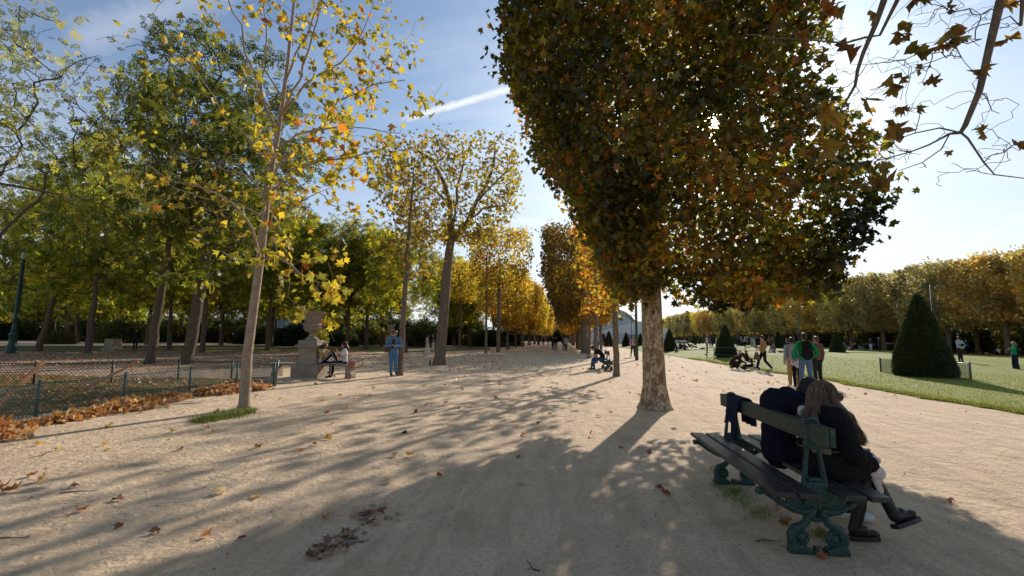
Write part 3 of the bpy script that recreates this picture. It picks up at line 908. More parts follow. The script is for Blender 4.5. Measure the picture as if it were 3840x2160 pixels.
# ------------------------------------------------------------------ paint and stone
GREENPAINT = surf('green_paint', (0.016, 0.060, 0.042), (0.010, 0.036, 0.028), 12, 0.42, bump_s=0.35, bump_d=0.006, c3=(0.05, 0.10, 0.08), s3=55)
IRON = surf('cast_iron_paint', (0.018, 0.058, 0.044), (0.012, 0.036, 0.029), 16, 0.45, bump_s=0.8, bump_d=0.01, c3=(0.045, 0.10, 0.085), s3=38)
FENCEP = surf('fence_paint', (0.055, 0.125, 0.108), (0.035, 0.085, 0.073), 20, 0.32, bump_s=0.3, c3=(0.22, 0.31, 0.28), s3=60)
FENCED = surf('dark_fence_paint', (0.012, 0.035, 0.028), (0.02, 0.05, 0.04), 20, 0.5, bump_s=0.3)
SLATG = surf('worn_green_slat', (0.022, 0.055, 0.035), (0.016, 0.036, 0.024), 9, 0.5, bump_s=0.5, bump_d=0.006, c3=(0.10, 0.085, 0.055), s3=30)
SLATD = surf('dark_worn_slat', (0.030, 0.032, 0.024), (0.05, 0.045, 0.034), 11, 0.42, bump_s=0.6, bump_d=0.006, c3=(0.085, 0.072, 0.055), s3=26)
STONE = surf('weathered_stone', (0.34, 0.275, 0.20), (0.24, 0.19, 0.135), 5, 0.9, bump_s=0.7, bump_d=0.02, c3=(0.20, 0.165, 0.12), s3=18, spec=0.2)
BOLT = surf('bolt_metal', (0.12, 0.12, 0.11), None, 20, 0.4, 0.8, 0.1)
STAKE = surf('stake_wood', (0.62, 0.30, 0.12), (0.52, 0.23, 0.09), 12, 0.8, bump_s=0.4)
BLACK = surf('black_plastic', (0.015, 0.015, 0.016), None, 20, 0.5, 0, 0.1)
STEEL = surf('grey_metal', (0.22, 0.23, 0.24), None, 20, 0.4, 0.6, 0.1)

# ------------------------------------------------------------------ wire fences
def chain_panel(a, b, z0, z1, cell, w, sag=0.0):
    "diamond wire mesh between two posts"
    a, b = Vector(a), Vector(b); L = (b - a).length; d = (b - a) / L; H = z1 - z0
    mb = MB(); nx = int((L + H) / cell) + 1
    for s in (1, -1):
        for i in range(-1, nx + 1):
            x0 = i * cell if s == 1 else i * cell - 0.0
            # line x = x0 - H .. : param by z
            p = (x0 - H, 0.0) if s == 1 else (x0, 0.0)
            q = (x0, H) if s == 1 else (x0 - H, H)
            (xa, za), (xb, zb_) = p, q
            if max(xa, xb) <= 0 or min(xa, xb) >= L: continue
            def clipx(xa, za, xb, zb_, X):
                u = (X - xa) / (xb - xa); return X, za + (zb_ - za) * u
            if xa < 0: xa, za = clipx(xa, za, xb, zb_, 0)
            if xb < 0: xb, zb_ = clipx(p[0], p[1], q[0], q[1], 0)
            if xa > L: xa, za = clipx(p[0], p[1], q[0], q[1], L)
            if xb > L: xb, zb_ = clipx(p[0], p[1], q[0], q[1], L)
            mb.tube([a + d * xa + Vector((0, 0, z0 + za)), a + d * xb + Vector((0, 0, z0 + zb_))], w, 3, False)
    return mb
def wire_fence(label, pts, h, cell, wire, mat, post_w=0.035, rails=True, heights=None, lean=None, tufts=True):
    c = np.mean(np.array(pts), 0)
    t = thing('wire_fence', label, 'fence', (c[0], c[1], 0))
    off = Vector((c[0], c[1], 0)); T_ = Matrix.Translation(-off)
    hs = heights or [h] * len(pts)
    for i, p in enumerate(pts):
        mb = MB(); l = (lean[i] if lean else (0, 0))
        p0 = Vector((p[0], p[1], 0)) - off
        mb.tube([p0 + Vector((0, 0, -.05)), p0 + Vector((l[0], l[1], hs[i] + .04))], post_w, 8)
        mb.ell(p0 + Vector((l[0], l[1], hs[i] + .04)), (post_w * 1.1,) * 3, None, 8, 5)
        mb.build('post', mat, t, True)
    for i in range(len(pts) - 1):
        a = Vector((pts[i][0], pts[i][1], 0)) - off; b = Vector((pts[i + 1][0], pts[i + 1][1], 0)) - off
        mb = chain_panel(a, b, 0.05, min(hs[i], hs[i + 1]) - 0.01, cell, wire)
        mb.build('wire_mesh', mat, t)
        mb = MB()
        za, zb_ = hs[i], hs[i + 1]
        mb.tube([a + Vector((0, 0, za)), (a + b) / 2 + Vector((0, 0, (za + zb_) / 2 - .012)), b + Vector((0, 0, zb_))], 0.011, 6)
        mb.tube([a + Vector((0, 0, .05)), b + Vector((0, 0, .05))], 0.008, 6)
        if tufts:   # twisted wire ends above the top rail
            L = (b - a).length; n = int(L / cell)
            for k in range(n):
                u = (k + .5) / n; q = a.lerp(b, u) + Vector((0, 0, za + (zb_ - za) * u))
                mb.tube([q + Vector((0, 0, -.01)), q + Vector((.004, .004, .022))], wire * 1.2, 3)
        mb.build('rail', mat, t)
    return t
fr = [G(-420, 1690), G(-160, 1632), G(132, 1565), G(460, 1517), G(708, 1473), G(885, 1451), G(1031, 1449)]
wire_fence('low green diamond wire fence with leaves raked against its foot', fr, 0.58, 0.085, 0.0048, FENCEP, 0.026, heights=[.58, .58, .58, .6, .6, .62, .72], lean=[(0, 0)] * 6 + [(.05, 0)])
rr_ = [G(-500, 1436), G(-200, 1442), G(124, 1446), G(416, 1436), G(666, 1424), G(866, 1428), G(1026, 1447)]
rr_[-1] = fr[-1] + np.array([-0.12, 0.1, 0])
wire_fence('dark low wire fence along the back of the leafy plot', rr_, 0.60, 0.10, 0.0055, FENCED, 0.026)
# wooden stakes leaning on the fence
def stake(top, low, dtop, dlow, r, label):
    a = AT(*top, dtop); b = AT(*low, dlow)
    mb = MB(); mb.tube([Vector(b - a) , Vector((0, 0, 0))], [r, r], 10)
    o = mb.build('wooden_stake', STAKE); o.location = tuple(a)
    tag(o, label, 'stake')
stake((164, 1356), (-30, 1545), 8.4, 7.3, 0.038, 'thick orange wooden stake rising steeply above the wire fence')
stake((519, 1356), (200, 1515), 9.4, 8.7, 0.027, 'thin orange wooden stake leaning flat across the wire fence')

# ------------------------------------------------------------------ stone urn with pedestal, and stone benches
UB = G(1136, 1418); UB = np.array([UB[0], UB[1] + 0.42, 0])
def urn(base, s=1.0, rz=0.0, label=None):
    t = thing('stone_urn', label, 'urn', base, rz, None, s)
    mb = MB()
    mb.lathe([(0.47, -.03), (0.47, .42), (0.44, .45)], sides=4, square=True)
    mb.build('plinth', STONE, t, bev=.012)
    mb = MB()
    mb.lathe([(.40, .45), (.355, .52), (.325, .62), (.315, 1.0), (.315, 1.005)], sides=4, square=True)
    mb.build('shaft', STONE, t, bev=.012)
    mb = MB()
    mb.lathe([(.345, 1.005), (.35, 1.05), (.40, 1.08), (.415, 1.13), (.36, 1.16), (.33, 1.2), (.33, 1.29), (.29, 1.31)], sides=4, square=True)
    mb.build('cornice', STONE, t, bev=.01)
    mb = MB()
    prof = [(.24, 1.312), (.25, 1.33), (.20, 1.38), (.12, 1.44), (.09, 1.50), (.09, 1.53), (.115, 1.55), (.10, 1.565), (.17, 1.60), (.25, 1.66), (.285, 1.74), (.27, 1.80), (.315, 1.815), (.325, 1.84), (.31, 1.86), (.27, 1.88), (.265, 1.98), (.28, 2.08), (.32, 2.19), (.365, 2.26), (.40, 2.285), (.41, 2.31), (.395, 2.33), (.34, 2.325), (.30, 2.2)]
    mb.lathe(prof, sides=48)
    mb.build('vase', STONE, t, True)
    mb = MB()                                         # fluted lower bowl and ribs
    for k in range(20):
        a = 2 * pi * k / 20
        mb.tube([(r * cos(a), r * sin(a), z) for r, z in ((.15, 1.59), (.24, 1.645), (.28, 1.74), (.27, 1.80))], [.012, .024, .028, .016], 6)
    for k in range(36):
        a = 2 * pi * k / 36
        mb.tube([(r * cos(a), r * sin(a), z) for r, z in ((.268, 1.9), (.268, 1.98), (.283, 2.08), (.322, 2.19), (.36, 2.25))], .011, 5)
    mb.build('fluting', STONE, t, True)
    return t
urn(UB, 1.0, 0.1, 'large stone urn on a square pedestal between two stone benches')
uf = G(1462, 1318)
urn(uf, 1.12, 0.1, 'distant stone urn on a pedestal behind the man in denim')
def stone_bench(x0, x1, label, legx):
    cx_ = (x0 + x1) / 2
    t = thing('stone_bench', label, 'bench', (cx_, UB[1], 0))
    mb = MB(); mb.prism([(-.2, .40), (-.24, .43), (-.24, .475), (-.22, .49), (.22, .49), (.24, .475), (.24, .43), (.2, .40)], abs(x1 - x0), (0, 0, 0), (0, 1, 0), (0, 0, 1))
    mb.build('seat', STONE, t, bev=.006)
    mb = MB(); lx = legx - cx_; s = 1 if legx > UB[0] else -1
    mb.prism([(-.11 * s, 0), (.09 * s, 0), (.13 * s, .06), (.12 * s, .16), (.07 * s, .22), (.09 * s, .30), (.16 * s, .395), (-.11 * s, .395)][::s], .36, (lx, 0, -.01))
    mb.build('leg', STONE, t, bev=.01)
    return t
sb1 = AT(1335, 1380, UB[1])[0]
stone_bench(UB[0] + .42, sb1, 'stone bench slab beside the urn with two women sitting on it', sb1 - .2)
stone_bench(UB[0] - 1.45, UB[0] - .42, 'empty stone bench slab behind the end of the wire fence', UB[0] - 1.25)
stone_bl = None
# stone block in the wood
t = thing('stone_block', 'worn stone block standing on the grass between dark trunks', 'block', G(420, 1318))
mb = MB(); mb.prism([(-.58, -.02), (.62, -.02), (.6, .22), (.42, .36), (.42, .92), (.36, .97), (-.34, .97), (-.38, .9), (-.40, .36), (-.56, .2)], .7)
mb.build('block', STONE, t, bev=.02)

# ------------------------------------------------------------------ double park benches with cast ends
def davioud(label, base, rz=0.0, length=2.05, sup=0.78, group=None):
    """two seats back to back; local +Y along the bench, +X to one seat"""
    t = thing('park_bench', label, 'bench', base, rz, group)
    for sy in (-sup, sup):
        mb = MB(); th = 0.055
        P = lambda poly, d=th: mb.prism(poly, d, (0, sy, 0))
        # base plinth and scrolled feet
        for s in (-1, 1):
            pts_ = [(.02 * s, .285), (.055 * s, .255), (.075 * s, .21), (.105 * s, .185), (.15 * s, .165), (.175 * s, .125), (.172 * s, .075), (.15 * s, .03)]
            mb.tube([(x, sy, z) for x, z in pts_], [.034, .030, .027, .03, .034, .036, .034, .032], 10)
            P([(.05 * s, 0), (.20 * s, 0), (.195 * s, .05), (.16 * s, .075), (.10 * s, .06), (.05 * s, .035)][::s], .07)
            mb.torus((.115 * s, sy, .105), .045, .018, n=18)
            mb.ell((.115 * s, sy, .105), (.040, .026, .040))
            # seat arm with volute
            arm = [(.03 * s, .30), (.085 * s, .285), (.15 * s, .295), (.25 * s, .345), (.33 * s, .40), (.385 * s, .425)]
            mb.tube([(x, sy, z) for x, z in arm], [.034, .03, .026, .022, .02, .018], 10)
            mb.torus((.125 * s, sy, .365), .048, .020, n=18); mb.torus((.125 * s, sy, .365), .02, .012, n=12)
            P([(.05 * s, .30), (.20 * s, .325), (.205 * s, .40), (.05 * s, .425)][::s], .03)
            mb.bar((.04 * s, sy, .425), (.385 * s, sy, .425), .05, .02)
            # upright: two converging bars around a slot
            mb.tube([(.075 * s, sy, .46), (.062 * s, sy, .56), (.046 * s, sy, .68), (.040 * s, sy, .735)], [.020, .018, .016, .016], 8)
            mb.ell((.06 * s, sy, .475), (.03, .032, .03))
        P([(-.02, .05), (.02, .05), (.035, .0), (-.035, .0)], .05)
        # hub with eye
        mb.torus((0, sy, .275), .042, .024, n=18)
        P([(-.095, .325), (.095, .325), (.085, .39), (.10, .41), (.085, .455), (.05, .50), (-.05, .50), (-.085, .455), (-.10, .41), (-.085, .39)], .075)
        P([(-.05, .50), (.05, .50), (.035, .525), (-.035, .525)], .05)
        P([(-.052, .72), (.052, .72), (.06, .755), (.045, .78), (.045, .90), (-.045, .90), (-.045, .78), (-.06, .755)], .05)
        mb.torus((0, sy, .895), .045, .016, a0=0, a1=pi, n=12)
        mb.build('cast_iron_support', IRON, t, True, bev=.006)
    for s in (-1, 1):
        for (c_, w) in ((.145, .135), (.305, .135)):
            mb = MB(); mb.box((c_ * s, 0, .455), (w, length, .036)); so_ = mb.build('seat_slat', SLATD, t, bev=.008)
            for sy in (-sup, sup):
                for k in (-.03, .03):
                    bb = MB(); bb.ell((c_ * s + k, sy, .4745), (.010, .010, .005), None, 8, 5); bb.build('bolt', BOLT, so_, True)
        for sy in (-sup, sup):
            kb = MB(); kb.ell((.385 * s, sy, .415), (.03, .03, .028)); kb.build('knob', IRON, t, True)
    for k in (-1, 1):
        mb = MB(); mb.box((.020 * k, 0, .845), (.036, length, .13)); mb.build('backrest_slat', SLATG, t, bev=.006)
    return t
BN, BF = G(3069, 2076), G(2754, 1815)
BX = (BN[0] + BF[0]) / 2
SUP = (BF[1] - BN[1]) / 2
BC = ((BN[0] + BF[0]) / 2, (BN[1] + BF[1]) / 2)
BROT = -math.atan2(BF[0] - BN[0], BF[1] - BN[1])
BLEN = 2 * SUP + 0.46
bench1 = davioud('dark green double bench with cast iron ends, a couple seated on its far side', (BC[0], BC[1], 0), BROT, BLEN, SUP)
b2 = G(2278, 1390)
bench2 = dup(bench1, (b2[0] + .05, b2[1] + SUP, 0), 0.0, 'double bench with scrolled iron ends beside the man looking at his phone')
b3 = G(2190, 1305)
bench3 = dup(bench1, (b3[0], b3[1] + SUP, 0), 0.0, 'far double bench standing against a thick trunk in the allee')
def plain_bench(label, base, rz):
    t = thing('park_bench', label, 'bench', base, rz)
    for x in (-.8, .8):
        mb = MB(); mb.bar((x, -.18, 0), (x, -.15, .43), .05); mb.bar((x, .2, 0), (x, .24, .85), .05); mb.bar((x, -.2, .42), (x, .22, .42), .05)
        mb.build('leg', FENCED, t)
    for y in (-.13, .0, .13):
        mb = MB(); mb.box((0, y, .455), (1.9, .11, .03)); mb.build('seat_slat', GREENPAINT, t)
    for z in (.6, .76):
        mb = MB(); mb.box((0, .215 + (z - .6) * .1, z), (1.9, .03, .11)); mb.build('backrest_slat', GREENPAINT, t)
    return t
plain_bench('green slatted bench in the shade of the wood behind the urn', G(1356, 1296), 0.1)
plain_bench('green bench under the kiosk canopy with someone lounging on it', G(1898, 1308), 0.05)

# ------------------------------------------------------------------ lamp posts
LAMPG = surf('lamp_green', (0.022, 0.075, 0.05), (0.015, 0.05, 0.035), 14, 0.45, bump_s=0.3, c3=(0.05, 0.10, 0.07), s3=50)
GLASS = surf('lamp_glass', (0.55, 0.55, 0.5), None, 10, 0.2, 0, 0.0)
def lantern_post(label, base, h, r, mat, cast=False, rz=0.0):
    t = thing('street_lamp', label, 'lamp', base, rz)
    mb = MB()
    if cast:
        mb.lathe([(r * 3.0, -.02), (r * 3.0, .12), (r * 2.5, .2), (r * 2.6, .5), (r * 1.9, .62), (r * 1.9, 1.15), (r * 2.3, 1.22), (r * 1.7, 1.32), (r * 1.35, 1.5)], sides=16)
        mb.build('base', mat, t, True)
        mb = MB(); mb.lathe([(r * 1.3, 1.5), (r * 1.5, 1.55), (r * 1.2, 1.62), (r * 1.15, 2.2), (r * 1.5, 2.25), (r * 1.1, 2.32), (r * .8, h)], sides=12)
    else:
        mb.lathe([(r * 1.25, -.02), (r * 1.25, .9), (r * 1.3, .93), (r, 1.0)], sides=16); mb.build('base', mat, t, True)
        mb = MB(); mb.lathe([(r, 1.0), (r * .8, h)], sides=14)
    mb.build('pole', mat, t, True)
    mb = MB(); mb.lathe([(.06, h), (.13, h + .03), (.17, h + .4), (.13, h + .42), (.16, h + .44)], sides=8); mb.build('lantern', GLASS, t)
    mb = MB(); mb.lathe([(.2, h + .44), (.12, h + .58), (.04, h + .66), (.03, h + .74)], sides=8); mb.build('cap', mat, t)
    return t
lantern_post('plain green lamp post standing on the sand behind the thick plane trunk', G(2388, 1351), 6.6, 0.10, LAMPG)
lantern_post('dark fluted cast iron lamp post at the edge of the wood', G(42, 1326), 6.2, 0.11, FENCED, True)
LAMPN = surf('lamp_grey', (0.07, 0.09, 0.09), None, 10, 0.5)
def twin_post(label, base, h, group=None):
    t = thing('street_lamp', label, 'lamp', base, 0, group)
    mb = MB(); mb.lathe([(.11, -.02), (.11, .8), (.075, .9), (.05, h)], sides=10); mb.build('pole', LAMPN, t, True)
    mb = MB(); mb.tube([(-.7, 0, h - .1), (-.35, 0, h + .05), (0, 0, h), (.35, 0, h + .05), (.7, 0, h - .1)], .03, 6); mb.build('arm', LAMPN, t)
    for s in (-1, 1):
        mb = MB(); mb.lathe([(.05, h - .1), (.2, h - .16), (.2, h - .24), (.06, h - .28)], (.7 * s, 0, 0), 10); mb.build('lamp_head', LAMPN, t)
    return t
for (x, yt, D_, lab) in [(2989, 1146, 62, 'twin armed lamp post rising in front of the clipped trees behind the tan sweater man'),
                        (2762, 1176, 92, 'slim twin lamp post in front of the clipped trees beyond the second topiary cone'),
                        (2634, 1196, 118, 'far twin lamp post before the long hedge of clipped trees'),
                        (2540, 1208, 150, 'farthest slim lamp post near the white hall'),
                        (3488, 1066, 44, 'tall lamp post whose top rises behind the big topiary cone'),
                        (2367, 1180, 100, 'distant lamp post seen against the arch of the glass hall')]:
    q = AT(x, yt, D_); twin_post(lab, (q[0], q[1], 0), max(3.5, q[2]))

# ------------------------------------------------------------------ white event hall and glass hall behind
WHITE = surf('white_fabric', (0.92, 0.93, 0.95), (0.86, 0.88, 0.92), 2.0, 0.6, bump_s=0.2, bump_d=0.03)
WHITE2 = surf('white_panel', (0.84, 0.87, 0.92), (0.76, 0.80, 0.86), 1.2, 0.5, bump_s=0.0)
PANE = surf('hall_window', (0.20, 0.24, 0.26), (0.32, 0.34, 0.33), 1.0, 0.15, 0, 0.0)
FRAMEW = surf('hall_frame', (0.55, 0.58, 0.62), None, 3, 0.5)
TY = 118.0
def TP(px, py): q = AT(px, py, TY); return q
l_, r_p = TP(2215, 1250), TP(2520, 1246)
t = thing('event_hall', 'long white fabric hall with a low vaulted roof beyond the allee', 'hall', ((l_[0] + r_p[0]) / 2, TY, 0))
ox = (l_[0] + r_p[0]) / 2
outline = [(2215, 1250), (2245, 1243), (2290, 1230), (2335, 1217), (2375, 1208.5), (2400, 1207), (2425, 1209), (2455, 1216), (2490, 1227), (2520, 1240)]
roof = [(TP(x, y)[0] - ox, TP(x, y)[2]) for x, y in outline]
zb_ = roof[0][1] - 0.15
mb = MB(); mb.prism(roof + [(roof[-1][0], zb_ + .0), (roof[0][0], zb_)], 24, (0, 12.6, 0)); mb.build('roof', WHITE, t)
mb = MB(); mb.prism([(roof[0][0] + .3, -.2), (roof[-1][0] - .3, -.2), (roof[-1][0] - .3, zb_ - .02), (roof[0][0] + .3, zb_ - .02)], 23.4, (0, 12.6, 0)); mb.build('wall', WHITE2, t)
mb = MB()
for i in range(len(roof) - 1): mb.bar((roof[i][0], .45, roof[i][1] + .05), (roof[i + 1][0], .45, roof[i + 1][1] + .05), .22, .16)
mb.build('roof_edge', FRAMEW, t)
for k in range(4):
    x = TP(2352, 1262)[0] - ox + k * 0.95
    f = MB(); f.box((x, .86, 2.0), (.92, .06, 1.5)); fo = f.build('window', FRAMEW, t)
    f = MB(); f.box((x, .82, 2.0), (.78, .06, 1.36)); f.build('pane', PANE, fo)
for k in range(2):
    zz = zb_ * (.33 + .33 * k)
    f = MB(); f.box((0, .87, zz), (roof[-1][0] - roof[0][0] - .8, .03, .05)); f.build('wall_seam', FRAMEW, t)
# glass hall with a dark rimmed arch
GY = 190.0
def GP(px, py): return AT(px, py, GY)
g0 = GP(2275, 1240)
t = thing('glass_hall', 'glass fronted hall with a great curved arch rising behind the white hall', 'hall', (g0[0], GY, 0))
TEAL = surf('blue_glass', (0.30, 0.42, 0.47), (0.38, 0.48, 0.50), 0.4, 0.25, 0, 0.0)
ARCHM = surf('arch_rim', (0.28, 0.24, 0.20), (0.20, 0.17, 0.15), 1.0, 0.6)
arc = [(2150, 1190), (2200, 1166), (2250, 1158), (2300, 1160), (2340, 1172), (2365, 1190), (2382, 1212)]
A = [(GP(x, y)[0] - g0[0], GP(x, y)[2]) for x, y in arc]
mb = MB(); mb.prism(A + [(A[-1][0], 0), (A[0][0], 0)], 20, (0, 11, 0)); mb.build('glass_front', TEAL, t)
mb = MB()
mb.tube([(x, .4, z + .2) for x, z in A], [.55] * len(A), 8)
mb.build('arch_rim', ARCHM, t, True)
mb = MB()
for k in range(10):
    x = A[0][0] + (A[-1][0] - A[0][0]) * (k + .5) / 10
    z = np.interp(x, [a[0] for a in A], [a[1] for a in A])
    mb.bar((x, .93, 0), (x, .93, z - .3), .14, .1)
for z in (2.5, 5, 7.5): mb.bar((A[0][0], .89, z), (A[-1][0] - (2 if z > 5 else 0), .89, z), .12, .08, (0, 1, 0))
mb.build('mullion', FRAMEW, t)
# pavilion and kiosk in the wood, canopies beyond the lawn
ROOFB = surf('slate_roof', (0.16, 0.19, 0.22), (0.22, 0.26, 0.30), 3, 0.5)
DARKW = surf('dark_wall', (0.03, 0.028, 0.024), None, 3, 0.8)
def pavilion(label, base, w, d, hw, hr, roofm=ROOFB, over=.5, post=True, name='pavilion'):
    t = thing(name, label, 'pavilion', base)
    mb = MB(); mb.box((0, 0, hw * .5 - .02), (w - over, d - over, hw - .02)); mb.build('wall', DARKW, t)
    mb = MB(); V = [(-w / 2, -d / 2, hw), (w / 2, -d / 2, hw), (w / 2, d / 2, hw), (-w / 2, d / 2, hw), (-w / 4, 0, hw + hr), (w / 4, 0, hw + hr)]
    mb.add(V, [(3, 2, 1, 0), (0, 1, 5, 4), (1, 2, 5), (2, 3, 4, 5), (3, 0, 4)]); mb.build('roof', roofm, t)
    for sx in (-1, 1):
        mb = MB(); mb.bar((sx * (w / 2 - .12), -d / 2 + .12, 0), (sx * (w / 2 - .12), -d / 2 + .12, hw - .01), .12); mb.build('post', DARKW, t)
    return t
q = G(1030, 1285); pavilion('low pavilion with a blue grey hipped roof deep in the wood', (q[0], q[1] + 3, 0), 10, 6, 2.6, 1.6)
q = G(1905, 1298); pavilion('dark green kiosk with a flat canopy beside the golden trees', (q[0] - .5, q[1] + 2, 0), 5.5, 3.5, 2.6, .45, surf('kiosk_roof', (.05, .06, .05), None, 4, .6), name='kiosk')
for (x, y, D_, lab) in [(2830, 1282, 110, 'long low kiosk under the clipped trees beyond the lawn')]:
    q = AT(x, y, D_); pavilion(lab, (q[0], q[1], 0), 4.5, 2.5, 2.2, .25, surf('stall_roof', (.12, .13, .12), None, 4, .5), name='kiosk')
# parked van beyond the lawn
VANW = surf('van_paint', (0.72, 0.72, 0.72), (0.66, 0.66, 0.67), 3, 0.35, bump_s=0)
VANG = surf('van_glass', (0.03, 0.035, 0.04), None, 3, 0.1, bump_s=0)
q = AT(2555, 1283, 112)
t = thing('parked_van', 'white van parked before the clipped trees past the lawn', 'van', (q[0], q[1], .0), 0.0, None, .62)
mb = MB(); mb.prism([(-2.6, .35), (2.6, .35), (2.6, 1.1), (2.3, 1.25), (1.75, 2.05), (1.5, 2.2), (-2.5, 2.25), (-2.6, 2.1)], 1.9); mb.build('body', VANW, t, bev=.06)
mb = MB(); mb.box((1.2, -.96, 1.6), (.8, .03, .5)); mb.box((-.6, -.96, 1.6), (1.6, .03, .5)); mb.build('window', VANG, t)
for x in (-1.7, 1.7):
    for y in (-.85, .85):
        mb = MB(); mb.tube([(x, y - .1, .34), (x, y + .1, .34)], .34, 16); mb.build('wheel', BLACK, t)

# ------------------------------------------------------------------ bins
BINM = surf('bin_green', (0.02, 0.04, 0.03), None, 10, 0.5)
def bin_(label, base, h, r, lid=None, group=None):
    t = thing('litter_bin', label, 'bin', base, 0, group)
    mb = MB(); mb.lathe([(r * .85, 0), (r, h * .9), (r * 1.02, h * .92)], sides=18); mb.build('body', BINM, t, True)
    mb = MB(); mb.lathe([(r * 1.12, h * .92), (r * 1.12, h), (r * .9, h * 1.03), (r * .5, h * 1.03)], sides=18); mb.build('rim', lid or BINM, t)
    return t
bin_('tall dark litter bin behind the bench in the allee', G(2236, 1326), 1.15, .30)
PALE = surf('pale_lid', (.55, .55, .52), None, 8, .5)
for k, (x, y) in enumerate([(3322, 1309), (3334, 1310), (3347, 1308)]):
    bin_('dark bin with a pale lid, one of three under the clipped trees', np.array(G(x, y, .5)) , 1.0, .33, PALE, 'bins under the clipped trees')
bin_('green litter bin beside the walkers in the far allee', G(2020, 1294), 1.1, .28)
bin_('green litter bin by the far trunk of the allee', G(2164, 1296), 1.1, .28)

# ------------------------------------------------------------------ clipped yew cones
YEW = [(0.036, 0.058, 0.020), (0.055, 0.080, 0.025), (0.026, 0.040, 0.016), (0.085, 0.10, 0.032)]
YEWM = leaf_mat('yew_surface', 0.18, 1.2, 0.04)
YEWCORE = surf('yew_core', (0.016, 0.022, 0.010), None, 10, 0.95, bump_s=0)
def yew_profile(u):   # u 0 base .. 1 top, unit height / unit radius
    return np.interp(u, [0, .04, .12, .3, .5, .7, .85, .94, .985, 1.0], [.93, 1.0, .99, .84, .64, .42, .25, .13, .06, .01])
def yew_mesh(seed, h, r, n, size):
    rg = np.random.default_rng(seed)
    u = 1 - np.sqrt(1 - rg.random(n) * .995) if False else rg.beta(1.0, 1.75, n)
    a = rg.random(n) * 2 * pi
    bumpn = 1 + .03 * np.sin(a * 3 + u * 9 + seed) + .02 * np.sin(a * 7 - u * 17)
    rad = yew_profile(u) * r * bumpn + rg.normal(size=n) * .022 * r
    P = np.stack([np.cos(a) * rad, np.sin(a) * rad, u * h + .03], 1)
    td = np.stack([np.cos(a), np.sin(a), np.full(n, .5)], 1) * 0.9
    me = leaves_mesh('foliage', P, size, T_SMALL, YEW, [4, 3, 3, 1], rg, 0.0, YEWM, .3, td)
    return me
def yew_core(h, r):
    mb = MB(); mb.lathe([(max(.005, float(yew_profile(u)) * r * .95), u * h) for u in np.linspace(0, .985, 16)], sides=28)
    return mb.mesh('core', YEWCORE, True)
YB = G(3467, 1420)
yc = (YB[0] + .60, YB[1] + .86)
def yew(label, loc, fol, core, s=1.0, rz=0.0):
    t = thing('topiary_cone', label, 'topiary', loc, rz, None, s)
    put('foliage', fol, t); put('core', core, t)
    return t
yh = AT(3462, 1103, yc[1])[2]
yew('big dark clipped yew cone inside a low wire fence on the lawn', (yc[0], yc[1], 0), yew_mesh(3, yh, 1.07, 60000, .055), yew_core(yh, 1.07))
# hexagonal guard fence of the big cone
c6 = np.array(yc)
pL, pF, pR = G(3304, 1400), G(3431, 1414), G(3642, 1426)
back = [c6 + (c6 - pF[:2]) * 1.0, c6 + (c6 - pR[:2]) * .9]
ring = [pL, pF, pR, np.array([c6[0] + 1.35, c6[1] + 1.1, 0]), np.array([c6[0] + .1, c6[1] + 1.75, 0]), pL]
wire_fence('low green wire fence guarding the big yew cone', ring, 0.70, 0.11, 0.0065, FENCEP, 0.035)
fol_s, core_s = yew_mesh(8, 2.5, 0.74, 16000, .06), yew_core(2.5, 0.74)
def yew_at(px, pyb, pyt, D_, label):
    q = AT(px, pyb, D_); top = AT(px, pyt, D_); h = top[2] - max(q[2], -9)
    z = lawn_z(q[0], q[1]) - .04
    h = top[2] - z
    return yew(label, (q[0], q[1], z), fol_s, core_s, h / 2.5, random.Random(px).random() * 6), q
_, q2 = yew_at(2722, 1329, 1217, 38.0, 'middle sized yew cone with a railed guard, behind the stroller')
# railed guard of the second cone
RAILW = surf('pale_rail', (.45, .47, .44), (.30, .33, .30), 10, .5)
t = thing('guard_rail', 'low railed guard around the middle sized yew cone', 'guard rail', (q2[0], q2[1], lawn_z(q2[0], q2[1])))
R4 = [(-1.15, -.85), (1.15, -.85), (1.15, 1.0), (-1.15, 1.0)]
for (x, y) in R4:
    mb = MB(); mb.bar((x, y, -.1), (x, y, .72), .06); mb.build('post', FENCEP, t)
for i in range(4):
    a, b = R4[i], R4[(i + 1) % 4]
    mb = MB(); mb.bar((*a, .70), (*b, .70), .04); mb.bar((*a, .15), (*b, .15), .025); mb.build('rail', RAILW if i != 0 else FENCEP, t)
for (px, pyb, pyt, D_, lab) in [(2511, 1303, 1233, 56, 'yew cone beside the three people sitting in the grass'),
    (2348, 1285, 1247, 88, 'small yew cone between the lamp post and the slender trunk'),
    (2283, 1281, 1242, 92, 'yew cone in front of the white hall behind two walkers'),
    (2263, 1277, 1250, 118, 'tiny yew cone touching the lower corner of the white hall'),
    (2402, 1288, 1250, 82, 'yew cone half hidden by the thick plane trunk'),
    (2782, 1287, 1252, 88, 'rounded yew cone behind the person in dark green'),
    (2919, 1287, 1241, 74, 'slender yew cone behind the person in a grey shirt'),
    (3139, 1303, 1240, 55, 'yew cone far across the lawn beside the group in green'),
    (2604, 1279, 1256, 120, 'small far yew cone behind the dark stroller'),
    (2681, 1277, 1257, 125, 'tiny far yew cone behind the woman in a white blouse')]:
    yew_at(px, pyb, pyt, D_, lab)
